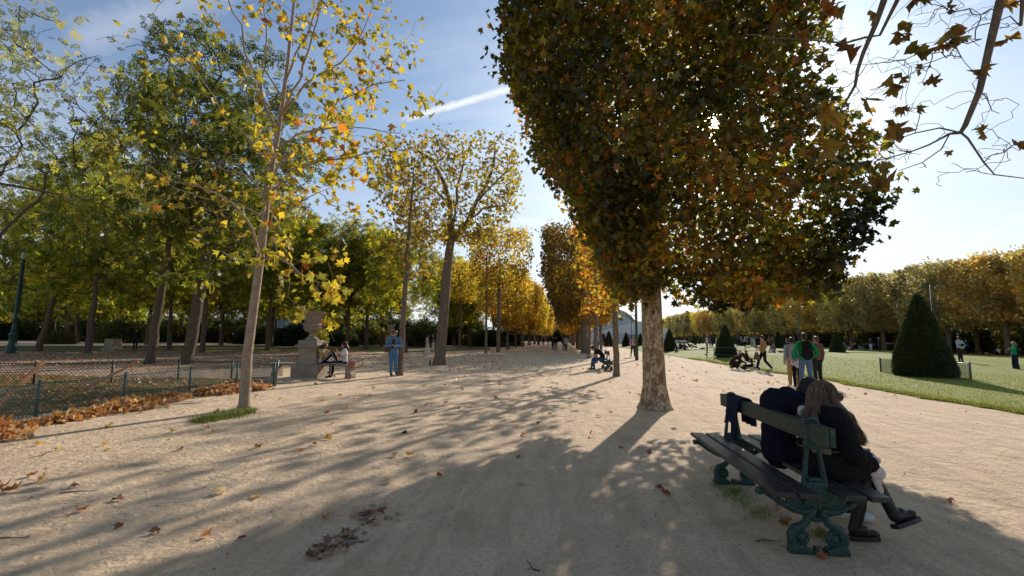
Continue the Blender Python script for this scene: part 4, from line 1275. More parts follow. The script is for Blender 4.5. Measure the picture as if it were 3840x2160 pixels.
# ------------------------------------------------------------------ people
def skin_mat(col, name):
    m_, t, p = new_mat(name)
    c = ramp(t, noise(t, 30, 3), [(0.3, col), (0.7, tuple(v * 0.88 for v in col))])
    t.links.new(c, p.inputs['Base Color']); p.inputs['Roughness'].default_value = 0.55
    p.inputs['Subsurface Weight'].default_value = 0.08; p.inputs['Subsurface Radius'].default_value = (0.02, 0.008, 0.004)
    return m_
SKIN = [skin_mat((0.52, 0.31, 0.22), 'skin_fair'), skin_mat((0.40, 0.22, 0.14), 'skin_tan'), skin_mat((0.24, 0.13, 0.08), 'skin_brown')]
EYE = surf('eye_dark', (0.02, 0.015, 0.012), None, 10, 0.3, bump_s=0)
LIP = surf('lip', (0.32, 0.12, 0.10), None, 10, 0.5, bump_s=0)
def hairm(col): return surf('hair_%02x%02x%02x' % tuple(int(v * 255) for v in col), col, tuple(v * .55 for v in col), 40, .5, bump_s=.5, bump_d=.01, spec=.3)
V3 = lambda *a: Vector(a)

def pose_stand():
    J = dict(pe=V3(0, 0, .97), wa=V3(0, 0, 1.10), ch=V3(0, 0, 1.28), nk=V3(0, -.01, 1.46), hd=V3(0, .015, 1.625), face=V3(0, 1, -.05))
    for s, k in ((1, 'R'), (-1, 'L')):
        J['sh' + k] = V3(.18 * s, 0, 1.415); J['el' + k] = V3(.225 * s, -.03, 1.13); J['wr' + k] = V3(.235 * s, .04, .89)
        J['hi' + k] = V3(.085 * s, 0, .93); J['kn' + k] = V3(.095 * s, .02, .50); J['an' + k] = V3(.10 * s, -.02, .085); J['to' + k] = V3(.115 * s, .15, .035)
    return J
def pose_walk(st=1):
    J = pose_stand(); F_, B_ = ('R', 'L') if st > 0 else ('L', 'R')
    sf = 1 if F_ == 'R' else -1
    J['kn' + F_] = V3(.08 * sf, .20, .52); J['an' + F_] = V3(.075 * sf, .30, .11); J['to' + F_] = V3(.08 * sf, .46, .06)
    J['kn' + B_] = V3(-.08 * sf, -.03, .50); J['an' + B_] = V3(-.08 * sf, -.33, .15); J['to' + B_] = V3(-.08 * sf, -.21, .03)
    J['el' + F_] += V3(0, -.12, .02); J['wr' + F_] += V3(0, -.14, .02); J['el' + B_] += V3(0, .10, 0); J['wr' + B_] += V3(0, .24, .06)
    for k in ('pe', 'wa', 'ch', 'nk', 'hd'): J[k] = J[k] + V3(0, .02, -.02)
    return J
def pose_sit(seat=.45):
    J = pose_stand(); dz = seat + .10 - .97
    for k in list(J):
        if k != 'face' and k[:2] in ('pe', 'wa', 'ch', 'nk', 'hd', 'sh', 'el', 'wr', 'hi'): J[k] = J[k] + V3(0, 0, dz)
    for s, k in ((1, 'R'), (-1, 'L')):
        J['kn' + k] = V3(.11 * s, .43, seat + .04); J['an' + k] = V3(.11 * s, .42, .085); J['to' + k] = V3(.12 * s, .58, .035)
        J['el' + k] = V3(.22 * s, .06, seat + .26); J['wr' + k] = V3(.12 * s, .28, seat + .2)
    return J
def pose_ground(lean=.1):
    J = pose_stand()
    for k in list(J):
        if k != 'face' and k[:2] in ('pe', 'wa', 'ch', 'nk', 'hd', 'sh', 'hi'):
            J[k] = J[k] + V3(0, 0, .12 - .97); J[k].y += -lean * max(0, J[k].z - .12)
    for s, k in ((1, 'R'), (-1, 'L')):
        J['kn' + k] = V3(.14 * s, .36, .44); J['an' + k] = V3(.13 * s, .58, .085); J['to' + k] = V3(.14 * s, .74, .04)
        J['el' + k] = V3(.24 * s, .10, .38); J['wr' + k] = V3(.12 * s, .32, .40)
    return J
def pose_bend():
    J = pose_stand()
    J['pe'] = V3(0, -.12, .92); J['wa'] = V3(0, -.02, 1.02); J['ch'] = V3(0, .18, 1.10); J['nk'] = V3(0, .36, 1.16); J['hd'] = V3(0, .52, 1.18); J['face'] = V3(0, .7, -.7)
    for s, k in ((1, 'R'), (-1, 'L')):
        J['sh' + k] = V3(.17 * s, .31, 1.12); J['el' + k] = V3(.19 * s, .38, .86); J['wr' + k] = V3(.13 * s, .52, .72); J['hi' + k] = V3(.09 * s, -.12, .88)
    return J
def scaled(J, s): return {k: (v * s if k != 'face' else v) for k, v in J.items()}

def parts_add(mb, J, s, what, inf=0.0):
    side = (J['shR'] - J['shL']).normalized(); hside = (J['hiR'] - J['hiL']).normalized()
    i = inf
    if 'torso' in what:
        mb.cap(J['pe'] + (J['wa'] - J['pe']) * .2, J['wa'], .150 * s + i, .132 * s + i, hside, .66)
        mb.cap(J['wa'], J['ch'], .132 * s + i, .158 * s + i, side, .64)
        mb.cap(J['ch'], (J['ch'] * .35 + (J['shL'] + J['shR']) * .325), .158 * s + i, .135 * s + i, side, .62)
        mb.cap(J['shL'], J['shR'], .056 * s + i, .056 * s + i)
        nb = (J['shL'] + J['shR']) / 2
        mb.cap(nb, J['nk'], .078 * s + i, .062 * s + i * .5, side, .85)
    if 'pelvis' in what:
        mb.cap(J['pe'], J['pe'] + (J['wa'] - J['pe']) * .45, .155 * s + i, .14 * s + i, hside, .68)
        mb.cap(J['hiL'], J['hiR'], .085 * s + i, .085 * s + i)
    if 'neck' in what: mb.cap(J['nk'], J['nk'] + (J['hd'] - J['nk']) * .75, .055 * s, .05 * s)
    for k in 'RL':
        if 'uarm' in what: mb.cap(J['sh' + k], J['el' + k], .052 * s + i, .041 * s + i)
        if 'uarmshort' in what: mb.cap(J['sh' + k], J['sh' + k].lerp(J['el' + k], .55), .054 * s + i, .052 * s + i)
        if 'farm' in what: mb.cap(J['el' + k], J['wr' + k], .041 * s + i, .027 * s + i)
        if 'thigh' in what: mb.cap(J['hi' + k], J['kn' + k], .083 * s + i, .056 * s + i)
        if 'thighshort' in what: mb.cap(J['hi' + k], J['hi' + k].lerp(J['kn' + k], .75), .085 * s + i, .078 * s + i)
        if 'shin' in what:
            m_ = J['kn' + k].lerp(J['an' + k], .35) ; mb.cap(J['kn' + k], m_, .055 * s + i, .054 * s + i); mb.cap(m_, J['an' + k], .054 * s + i, .036 * s + i)
        if 'foot' in what:
            mb.cap(J['an' + k] - V3(0, 0, .02 * s), J['to' + k], .040 * s + i, .032 * s + i)
        if 'palm' in what:
            d = (J['wr' + k] - J['el' + k]).normalized(); mb.cap(J['wr' + k], J['wr' + k] + d * .065 * s, .028 * s, .034 * s, None, .5)

def head_axes(J):
    f = J['face'].normalized(); up = (J['hd'] - J['nk']).normalized()
    up = (up - f * up.dot(f)); up = up.normalized() if up.length > .05 else V3(0, 0, 1)
    r = f.cross(up).normalized()
    return r, f, up
def head_add(mb, J, s):
    r, f, u = head_axes(J); c = J['hd']; P = lambda x, y, z: c + (r * x + f * y + u * z) * s
    mb.ell(P(0, -.012, .025), (.076 * s, .096 * s, .092 * s), (r, f, u))
    mb.ell(P(0, .018, -.035), (.060 * s, .072 * s, .080 * s), (r, f, u))
    mb.ell(P(0, .062, -.085), (.026 * s, .022 * s, .022 * s), (r, f, u))         # chin
    mb.cap(P(0, .088, .012), P(0, .108, -.028), .010 * s, .016 * s)              # nose
    for k in (-1, 1):
        mb.ell(P(.078 * k, -.008, -.01), (.012 * s, .022 * s, .032 * s), (r, f, u))  # ear
        mb.ell(P(.03 * k, .078, .03), (.026 * s, .014 * s, .010 * s), (r, f, u))     # brow
        mb.ell(P(.034 * k, .066, -.03), (.022 * s, .02 * s, .02 * s), (r, f, u))     # cheek
    mb.ell(P(0, .084, -.055), (.024 * s, .010 * s, .010 * s), (r, f, u))         # mouth
    return P
def fingers_add(mb, J, s, curl=.8):
    for k, sg in (('R', 1), ('L', -1)):
        d = (J['wr' + k] - J['el' + k]).normalized()
        inward = (J['pe'] + V3(0, .25, .1) - J['wr' + k]); inward = (inward - d * inward.dot(d))
        pn = inward.normalized() if inward.length > 1e-3 else d.orthogonal()
        w = d.cross(pn).normalized(); o = J['wr' + k] + d * .07 * s
        for j, L in enumerate((.068, .078, .072, .058)):
            b = o + w * (.030 - .02 * j) * s
            d1 = (d + pn * curl * .5).normalized(); d2 = (d + pn * curl * 1.6).normalized()
            m_ = b + d1 * L * .5 * s; e = m_ + d2 * L * .5 * s
            mb.tube([b - d * .02 * s, m_, e], [.0095 * s, .0085 * s, .006 * s], 6)
        b = J['wr' + k] + d * .03 * s + w * .03 * s; m_ = b + (d * .7 + w * .6 + pn * .4).normalized() * .038 * s
        mb.tube([b - w * .01 * s, m_, m_ + (d + pn * .7).normalized() * .03 * s], [.012 * s, .0105 * s, .0075 * s], 6)
def hair_add(mb, J, s, length, bun=False):
    r, f, u = head_axes(J); c = J['hd']; P = lambda x, y, z: c + (r * x + f * y + u * z) * s
    mb.ell(P(0, -.024, .040), (.088 * s, .100 * s, .094 * s), (r, f, u))
    mb.ell(P(0, -.050, -.010), (.082 * s, .068 * s, .085 * s), (r, f, u))
    for k in (-1, 1): mb.ell(P(.062 * k, .012, .03), (.026 * s, .05 * s, .06 * s), (r, f, u))
    if length > 0:
        b = P(0, -.06, -.02); back = -f; dn = V3(0, 0, -1)
        e = b + (dn * length + back * (.05 + .06 * length)) * 1.0
        mb.cap(b, b.lerp(e, .5) + back * .03, .080 * s, .085 * s, r, .5); mb.cap(b.lerp(e, .5) + back * .03, e, .085 * s, .05 * s, r, .45)
        for k in (-1, 1):
            mb.cap(P(.07 * k, -.01, -.01), P(.085 * k, -.03, -.02) + dn * length * .8, .03 * s, .03 * s)
    if bun: mb.ell(P(0, -.10, .06), (.045 * s,) * 3)

SHOEC = {}
def person(label, loc, yaw, h=1.72, J=None, top=(.1, .1, .1), legs=(.03, .03, .04), shoes=(.03, .03, .03), hair=(.03, .02, .015), hl=0.0, skin=0, sleeves='long',
           vox=.018, skirt=None, hem=0.0, group=None, shorts=False, bald=False, bun=False, fingers=True, face=True, coat=0.0, name='person', curl=.8, belly=0.0):
    s = h / 1.75
    J = scaled(J or pose_stand(), s)
    t = thing(name, label, 'person' if name == 'person' else name, loc, yaw, group)
    mb = MB(); parts_add(mb, J, s, ('torso', 'pelvis', 'neck', 'uarm', 'farm', 'thigh', 'shin', 'foot', 'palm'), -.004); P = head_add(mb, J, s)
    me = remesh(mb, 'body', [SKIN[skin], EYE, LIP], vox, 1)
    if face:
        ey = [P(.032 * k, .092, .012) for k in (-1, 1)]; mo = P(0, .092, -.055)
        for p in me.polygons:
            c = p.center
            if min((c - e).length for e in ey) < .013 * s: p.material_index = 1
            elif (c - mo).length < .018 * s and abs((c - mo).dot(head_axes(J)[2])) < .008: p.material_index = 2
    if fingers:
        fm = MB(); fingers_add(fm, J, s, curl); f2 = fm.mesh('f', SKIN[skin], True)
        bm = bmesh.new(); bm.from_mesh(me); bm.from_mesh(f2); bm.to_mesh(me); bm.free(); bpy.data.meshes.remove(f2)
    put('body', me, t)
    # clothes
    mb = MB()
    w = ['torso'] + (['uarm', 'farm'] if sleeves == 'long' else ['uarmshort'] if sleeves == 'short' else [])
    parts_add(mb, J, s, w, .016)
    if belly: mb.ell(J['wa'] + V3(0, .05, 0), (.15 * s, .14 * s, .15 * s))
    hs = (J['hiR'] - J['hiL']).normalized()
    if coat or hem:
        L = coat or hem; dn = ((J['knR'] + J['knL']) / 2 - J['pe']); dn = dn.normalized()
        e_ = J['pe'] + dn * max(L - .11, -.04); mb.cap(J['pe'] + (J['wa'] - J['pe']) * .6, e_, .155 * s + .012, (.160 + .06 * L) * s + .012, hs, .72)
        for q in (-1, 1): mb.cap(e_ + hs * .07 * q * s, e_ + hs * .07 * q * s + dn * .05, .095 * s + .012, .095 * s + .012, hs, .85)
    else:
        mb.cap(J['wa'], J['pe'] + (J['wa'] - J['pe']) * .35, .145 * s + .014, .156 * s + .014, hs, .70)
    put('top', remesh(mb, 'top', cloth(top), vox, 2), t)
    if skirt is not None:
        col, L, flare = skirt
        kn = (J['knR'] + J['knL']) / 2; an = (J['anR'] + J['anL']) / 2
        mb = MB()
        pts_ = [J['pe'] + (J['wa'] - J['pe']) * .5, J['pe'], J['pe'].lerp(kn, min(1, L * 2)), kn.lerp(an, max(0, L * 2 - 1))]
        rr = [.14, .165, .165 + flare * .5, .165 + flare]
        for i in range(3): mb.cap(pts_[i], pts_[i + 1], rr[i] * s, rr[i + 1] * s, hs, .8)
        put('skirt', remesh(mb, 'skirt', cloth(col), vox, 2), t)
    if legs is not None:
        mb = MB(); parts_add(mb, J, s, ('pelvis', 'thighshort') if shorts else ('pelvis', 'thigh', 'shin'), .014)
        put('trousers', remesh(mb, 'trousers', cloth(legs), vox, 2), t)
    for k in 'RL':
        mb = MB(); a, o = J['an' + k], J['to' + k]
        mb.cap(a - V3(0, 0, .015 * s), o, .047 * s, .037 * s, V3(1, 0, 0), .9); mb.cap(a + V3(0, 0, .02 * s), a - (o - a) * .12 - V3(0, 0, .03 * s), .043 * s, .042 * s)
        d = (o - a); 
        put('shoe', remesh(mb, 'shoe', cloth(shoes, .5), min(vox, .016), 1), t)
    if not bald:
        mb = MB(); hair_add(mb, J, s, hl, bun); put('hair', remesh(mb, 'hair', hairm(hair), min(vox, .016), 1), t)
    t_ = {k: v.copy() for k, v in J.items()}
    return t, t_
def wpos(t, v):
    return Matrix.Translation(t.location) @ Matrix.Rotation(t.rotation_euler.z, 4, 'Z') @ v
def backpack(label, t, J, col, col2=None, s=1.0):
    "worn on the back; a thing of its own"
    c = wpos(t, (J['ch'] + J['wa'] * .25) / 1.25); b = thing('backpack', label, 'backpack', c, t.rotation_euler.z)
    mb = MB(); mb.cap(V3(0, -.19 * s, -.16 * s), V3(0, -.18 * s, .13 * s), .16 * s, .14 * s, V3(1, 0, 0), .62)
    put('body', remesh(mb, 'body', cloth(col), .018, 2), b)
    mb = MB(); mb.cap(V3(0, -.275 * s, -.17 * s), V3(0, -.27 * s, -.05 * s), .115 * s, .105 * s, V3(1, 0, 0), .4)
    put('pocket', remesh(mb, 'pocket', cloth(col2 or col), .018, 2), b)
    for k in (-1, 1):
        mb = MB(); mb.tube([(.10 * k * s, -.10 * s, .20 * s), (.115 * k * s, 0, .245 * s), (.12 * k * s, .10 * s, .17 * s), (.13 * k * s, .11 * s, .0), (.14 * k * s, .02 * s, -.14 * s), (.12 * k * s, -.14 * s, -.20 * s)], [.02 * s] * 6, 6)
        mb.build('strap', cloth(col), b, True)
    return b
def yaw_to(dx, dy): return math.atan2(-dx, dy)
LEFT, RIGHT, AWAY, TOCAM = pi / 2, -pi / 2, 0.0, pi

def FT(px, yt, yb, h):
    "ground spot of someone h tall who spans yt..yb in the photo"
    b, a = ray(px, yb), ray(px, yt)
    a = a * (math.hypot(b[0], b[1]) / math.hypot(a[0], a[1]))
    k = h / (a[2] - b[2]); p = CPOS + b * k
    z = lawn_z(p[0], p[1]) - .03 if p[0] > 10 else 0.0
    return (p[0], p[1], max(0.0, z))

# --- the man in denim leaning on the slender trunk
J = pose_stand()
J.update(face=V3(-.15, 1, -.55), hd=V3(.0, .05, 1.60), knR=V3(.07, .06, .50), anR=V3(.04, .0, .085), toR=V3(.03, .16, .035), knL=V3(-.10, .10, .52), anL=V3(-.17, -.12, .12), toL=V3(-.19, .03, .04),
         elR=V3(.26, .02, 1.12), wrR=V3(.10, .24, 1.16), elL=V3(-.29, .02, 1.12), wrL=V3(-.05, .26, 1.14), ch=V3(-.03, -.01, 1.28), nk=V3(-.05, .0, 1.45), shL=V3(-.225, 0, 1.395), shR=V3(.13, 0, 1.42))
J['hd'] = V3(-.04, .06, 1.60)
# ankle crossing towards the trunk
dm = G(1470, 1411)
denim, JD = person('man in a blue denim jacket and jeans leaning on the slender trunk', dm, pi + .55, 1.74, J, top=(.10, .20, .33), legs=(.09, .20, .36), shoes=(.03, .05, .10), hair=(.10, .085, .075), skin=1, vox=.014, hem=.12)
mb = MB(); mb.box((0, 0, 0), (.07, .010, .13), Matrix.Rotation(-1.2, 3, 'X')); o = mb.build('phone', BLACK, bev=.004)
o.location = wpos(denim, JD['wrR'].lerp(JD['wrL'], .5) + V3(0, .09, .05)); o.rotation_euler = (0, 0, pi + .55); tag(o, 'dark phone held by the man in denim', 'phone')
mb = MB(); parts_add(mb, scaled(J, 1.74 / 1.75), .86, ('torso',), .03)
DBAG = surf('brown_bag', (.10, .055, .03), (.07, .04, .022), 14, .6)
b_ = thing('shoulder_bag', 'small brown bag hanging at the hip of the man in denim', 'bag', wpos(denim, JD['hiR'] + V3(.12, .06, .06)), pi + .55)
bm_ = MB(); bm_.prism([(-.11, -.10), (.11, -.10), (.12, .08), (-.12, .08)], .08); bm_.build('body', DBAG, b_, bev=.015)
bm_ = MB(); bm_.tube([(.0, .0, .07), (-.03, -.02, .30), (-.10, -.05, .50)], .010, 5); bm_.build('strap', DBAG, b_)
sh = MB(); sh.cap(V3(.01, .085, 1.34), V3(.02, .085, 1.0), .045, .06, V3(1, 0, 0), .55); put('shirt_front', remesh(sh, 'shirt_front', cloth((.02, .02, .025)), .014, 1), denim)

# --- the two women on the stone bench
wy = UB[1] - .02
J = pose_sit(.49)
for k in ('pe', 'wa', 'ch', 'nk', 'hd', 'shR', 'shL', 'hiR', 'hiL'): J[k] = J[k] + V3(0, 0, -.02)
J.update(hd=V3(0, .10, 1.20), face=V3(0, 1, -.15), knR=V3(.10, .46, .93), anR=V3(.10, .68, .58), toR=V3(.11, .84, .535), knL=V3(-.12, .40, .52), anL=V3(-.22, .30, .10), toL=V3(-.24, .44, .04),
         elR=V3(.22, .22, .90), wrR=V3(.12, .46, .97), elL=V3(-.2, .22, .9), wrL=V3(-.02, .50, .98))
x0 = AT(1205, 1380, wy)[0]
w1, J1 = person('woman in a yellow top with a white headband sitting against the urn pedestal', (x0, wy, 0), RIGHT, 1.64, J, top=(.50, .36, .15), legs=(.015, .015, .02), shoes=(.62, .58, .55), hair=(.035, .02, .015), hl=.12, skin=1, sleeves='short', vox=.014)
s_ = 1.64 / 1.75
mb = MB(); mb.cap(J1['pe'] + V3(.10, -.04, .02), J1['pe'] + V3(.16, .0, -.30), .10, .085, V3(0, 1, 0), .45); mb.cap(J1['pe'] + V3(.02, -.1, .06), J1['pe'] + V3(.12, .02, .05), .08, .09)
put('waist_jacket', remesh(mb, 'waist_jacket', cloth((.52, .46, .56)), .016, 2), w1)
STRIPE = cloth((.42, .42, .44))
def stripe(t, J, k, s):
    mb = MB(); o = V3(.072 * s * (1 if k == 'R' else -1), 0, 0)
    mb.tube([J['hi' + k] + o * 1.35, J['hi' + k].lerp(J['kn' + k], .55) + o * 1.22, J['kn' + k] + o + V3(0, .01, .01), J['kn' + k].lerp(J['an' + k], .5) + o * .95, J['an' + k] + o * .75], [.016 * s] * 5, 6); mb.build('trouser_stripe', STRIPE, t, True)
stripe(w1, J1, 'R', s_)
r, f, u = head_axes(J1)
mb = MB(); c = J1['hd']; mb.tube([c + (r * .094 * cos(a) + u * (.04 + .098 * sin(a)) - f * .012) * s_ for a in np.linspace(-.2, pi + .2, 12)], [.013] * 12, 6); mb.build('headband', cloth((.7, .68, .66)), w1, True)
J = pose_sit(.49)
J.update(face=V3(0, 1, -.15), hd=V3(0, .04, 1.235), knR=V3(.12, .42, .56), anR=V3(-.02, .40, .25), toR=V3(-.03, .55, .20), knL=V3(-.10, .44, .54), anL=V3(-.08, .46, .09), toL=V3(-.09, .62, .04),
         elL=V3(-.22, .16, .76), wrL=V3(-.05, .28, .97), elR=V3(.2, .16, .78), wrR=V3(.05, .27, .98))
x1 = AT(1288, 1380, wy)[0]
w2, J2 = person('woman in a white T-shirt and striped black track trousers drinking on the stone bench', (x1, wy + .05, 0), LEFT - .35 + .75, 1.64, J, top=(.66, .64, .62), legs=(.015, .015, .02), shoes=(.02, .02, .025), hair=(.05, .022, .014), hl=.18, skin=1, sleeves='short', vox=.014)
stripe(w2, J2, 'L', s_)
mb = MB(); mb.lathe([(.028, 0), (.036, .10), (.038, .105)], sides=12); o = mb.build('paper_cup', cloth((.35, .18, .10)), None, True); o.location = wpos(w2, (J2['wrL'] + J2['wrR']) / 2 + V3(0, .05, .03)); tag(o, 'brown cup held by the woman in a white T-shirt', 'cup')
BAGR = surf('red_bag', (.42, .10, .08), (.30, .07, .06), 30, .6, bump_s=.4)
t = thing('shoulder_bag', 'small red woven shoulder bag hanging beside the woman in white', 'bag', (AT(1316, 1370, wy - .25)[0], wy - .22, .42), .2)
mb = MB(); mb.prism([(-.12, 0), (.13, .03), (.14, .17), (-.10, .20)], .07); mb.build('body', BAGR, t, bev=.012)
mb = MB(); mb.tube([(-.09, 0, .19), (-.11, .06, .4), (-.10, .14, .62)], .007, 5); mb.build('strap', BAGR, t)

# --- couple walking behind the big pollard tree
q = G(1600, 1335); person('woman in a long cream dress walking beside the grey pollard trunk', q, RIGHT + .5, 1.68, pose_walk(1), top=(.50, .40, .28), legs=None, skirt=((.62, .55, .45), .95, .14), shoes=(.6, .6, .6), hair=(.03, .02, .015), hl=.1, skin=1, sleeves='short')
q = G(1623, 1332); person('man with a dark vest and pale shorts half hidden by the grey pollard trunk', q, LEFT + .3, 1.74, J=None, top=(.06, .07, .10), legs=(.55, .55, .56), shorts=True, shoes=(.6, .6, .6), sleeves='short', skin=1)
# --- people far in the wood
q = G(506, 1312); person('man in black standing on the grass beside the stone block', q, TOCAM + .3, 1.78, top=(.015, .015, .018), legs=(.02, .02, .03), skin=1, vox=.03, fingers=False)
q = FT(1093, 1262, 1290, 1.15); person('child in bright red by the blue roofed pavilion', q, TOCAM, 1.15, top=(.55, .03, .02), legs=(.5, .06, .04), vox=.03, fingers=False, hair=(.3, .05, .03))
q = FT(1561, 1257, 1296, 1.75); person('far man in a pale shirt standing near a table in the dark wood', q, TOCAM, 1.75, top=(.38, .42, .5), legs=(.1, .1, .12), vox=.03, fingers=False)
q = G(1542, 1298); person('far seated woman in a dull red top in the dark wood', (q[0], q[1], 0), TOCAM, 1.65, pose_sit(), top=(.30, .08, .09), vox=.03, fingers=False)
q = G(1898, 1308); person('person in dark clothes lounging on the bench by the kiosk', (q[0], q[1] + .05, 0), RIGHT + .2, 1.7, pose_sit(), top=(.02, .02, .025), legs=(.02, .02, .03), vox=.03, fingers=False)
t = thing('folding_table', 'small dark table between the far people in the wood', 'table', G(1585, 1299)); mb = MB(); mb.box((0, 0, .73), (1.2, .7, .04)); mb.build('tabletop', DARKW, t)
for x in (-.5, .5):
    for y in (-.28, .28):
        mb = MB(); mb.bar((x, y, 0), (x, y, .709), .04); mb.build('leg', DARKW, t)

# --- man looking at his phone on the second bench
J = pose_sit(.47)
J.update(pe=V3(0, -.02, .57), wa=V3(0, .0, .70), ch=V3(0, .13, .86), nk=V3(0, .30, .98), hd=V3(0, .43, 1.02), face=V3(0, .75, -.75), shR=V3(.18, .24, .95), shL=V3(-.18, .24, .95),
         elR=V3(.2, .30, .66), wrR=V3(.07, .55, .66), elL=V3(-.2, .30, .66), wrL=V3(-.05, .57, .67), anR=V3(.10, .50, .085), toR=V3(.11, .66, .035), anL=V3(-.1, .38, .085), toL=V3(-.11, .54, .035))
bs, JB = person('man in a black T-shirt and jeans bent over his phone on the far bench', (b2[0] - .22, b2[1] + .30, 0), LEFT, 1.78, J, top=(.014, .014, .016), legs=(.05, .10, .22), shoes=(.02, .02, .022), hair=(.035, .022, .015), skin=0, sleeves='short', vox=.015)
mb = MB(); mb.box((0, 0, 0), (.075, .15, .01)); o = mb.build('phone', BLACK, bev=.003); o.location = wpos(bs, (JB['wrR'] + JB['wrL']) / 2 + V3(0, .10, .045)); o.rotation_euler = (.5, 0, LEFT); tag(o, 'phone held by the man in black on the far bench', 'phone')

# --- walkers in the allee
def far(label, px, yt, yb, yaw, h=1.72, **k):
    k.setdefault('vox', .026); k.setdefault('fingers', False); k.setdefault('face', False)
    return person(label, FT(px, yt, yb, h), yaw, h, **k)
pk, JP = person('man in a pink shirt with a dark backpack walking towards the green lamp post', FT(2373, 1263, 1343, 1.78), TOCAM + .1, 1.78, pose_walk(-1), top=(.50, .36, .36), legs=(.05, .035, .03), shoes=(.10, .05, .03), hair=(.03, .02, .015), skin=1, vox=.02, fingers=True)
backpack('dark backpack on the man in the pink shirt', pk, JP, (.02, .02, .03))
far('walker in black between two others in the middle of the allee', 2084, 1254, 1309, TOCAM, top=(.012, .012, .014), legs=(.10, .17, .28), J=pose_walk(1))
far('walker in dark clothes at the side of the person in jeans', 2073, 1257, 1307, TOCAM, 1.7, top=(.03, .03, .04), legs=(.02, .02, .025), J=pose_walk(-1), hl=.15)
far('walker in a cream jacket and black trousers in the allee', 2123, 1252, 1310, TOCAM, 1.78, top=(.50, .47, .42), legs=(.012, .012, .014), J=pose_walk(1), coat=.16)
far('walker in blue jeans half behind the cream jacket', 2113, 1258, 1309, TOCAM, 1.7, top=(.05, .05, .06), legs=(.14, .2, .28))
far('small far walker in black beside the bin of the allee', 2037, 1265, 1297, TOCAM, top=(.015, .015, .018), vox=.03)
far('far walker in brown near the golden trees', 2056, 1265, 1296, AWAY, top=(.10, .06, .05), vox=.03)
far('far walker in grey at the end of the allee', 2139, 1267, 1286, TOCAM, top=(.10, .10, .11), vox=.035)
far('far walker with a blue coat at the end of the allee', 2147, 1268, 1285, TOCAM, top=(.06, .08, .14), vox=.035)
far('person in black standing by the bin at the far trunk', 2161, 1268, 1294, LEFT, top=(.012, .012, .014), vox=.03)
far('walker in dark coat and jeans beyond the slender trunk', 2264, 1264, 1298, AWAY, top=(.05, .04, .05), legs=(.15, .2, .28), hl=.12, hair=(.10, .05, .02))
far('walker in a long black coat beyond the slender trunk', 2281, 1264, 1299, AWAY, top=(.012, .01, .01), legs=(.3, .25, .18), coat=.5, hl=.1)
q = G(2192, 1304); person('person in dark clothes sitting on the far bench by the thick trunk', (q[0] - .22, q[1] + .9, 0), LEFT, 1.7, pose_sit(.46), top=(.05, .035, .03), legs=(.03, .03, .035), vox=.028, fingers=False)

# --- group of three at the lawn edge
qa, qb, qc = G(2976, 1452), G(3026, 1462), G(3070, 1445)
b1_, JA = person('boy in a grey hoodie and tan trousers with a blue grey backpack', qa, AWAY - .1, 1.64, top=(.34, .37, .42), legs=(.46, .27, .11), shoes=(.66, .66, .64), hair=(.045, .02, .014), vox=.014, hem=.03)
backpack('blue and grey backpack with a red band on the boy in tan trousers', b1_, JA, (.34, .34, .36), (.06, .20, .30), .98)
J = pose_stand(); J.update(elR=V3(.32, -.08, 1.16), wrR=V3(.22, .06, .99), elL=V3(-.32, -.08, 1.16), wrL=V3(-.22, .06, .99), knR=V3(.12, .02, .5), anR=V3(.15, -.02, .085), toR=V3(.17, .14, .035), knL=V3(-.12, .02, .5), anL=V3(-.15, -.02, .085), toL=V3(-.17, .14, .035))
g1, JG = person('man in a bright green jacket and jeans with hands on his hips', qb, AWAY - .12, 1.78, J, top=(.010, .30, .075), legs=(.11, .19, .30), shoes=(.1, .1, .1), hair=(.04, .022, .015), vox=.014, hem=.05)
backpack('black backpack on the man in the green jacket', g1, JG, (.012, .013, .014), (.015, .016, .017), 1.05)
c1_, JC = person('boy in a brown sweater and black trousers beside the green jacket', qc, AWAY + .25, 1.70, top=(.17, .09, .065), legs=(.02, .02, .02), shoes=(.05, .05, .05), hair=(.16, .065, .03), vox=.014, hem=.04)
q = qb + np.array([.08, .75, 0]); person('child in a white shirt standing in front of the green jacket', q, AWAY, 1.30, top=(.62, .62, .62), legs=(.015, .015, .018), hair=(.03, .02, .015), vox=.016, hem=.1)

# --- man in the tan sweater with a paper bag
J = pose_walk(1); J.update(face=V3(0, 1, -.35), elR=V3(.22, -.02, 1.14), wrR=V3(.10, .27, 1.17), elL=V3(-.22, -.02, 1.14), wrL=V3(-.12, .26, 1.15))
ts, JT = person('man in a tan sweater walking and looking at his phone', G(2866, 1391), LEFT, 1.80, J, top=(.46, .255, .125), legs=(.02, .028, .045), shoes=(.68, .68, .67), hair=(.035, .022, .015), skin=0, vox=.014, belly=.02, hem=.02)
mb = MB(); mb.box((0, 0, 0), (.075, .15, .01)); o = mb.build('phone', BLACK, bev=.003); o.location = wpos(ts, (JT['wrR'] + JT['wrL']) / 2 + V3(0, .11, .04)); o.rotation_euler = (.4, 0, LEFT); tag(o, 'phone held by the man in the tan sweater', 'phone')
BROWNBAG = surf('paper_bag', (.17, .115, .07), (.12, .08, .05), 10, .8)
o_ = wpos(ts, JT['wrL'] + V3(-.05, .14, -.62))
t = thing('carrier_bag', 'dark brown paper carrier bag hanging from the hand of the man in tan', 'bag', o_, LEFT + .3)
mb = MB(); V = [(-.16, -.07, 0), (.16, -.07, 0), (.16, .07, 0), (-.16, .07, 0), (-.10, -.02, .38), (.08, -.02, .38), (.08, .02, .38), (-.10, .02, .38)]
mb.add(V, [(3, 2, 1, 0), (4, 5, 6, 7), (0, 1, 5, 4), (1, 2, 6, 5), (2, 3, 7, 6), (3, 0, 4, 7)]); mb.build('body', BROWNBAG, t)
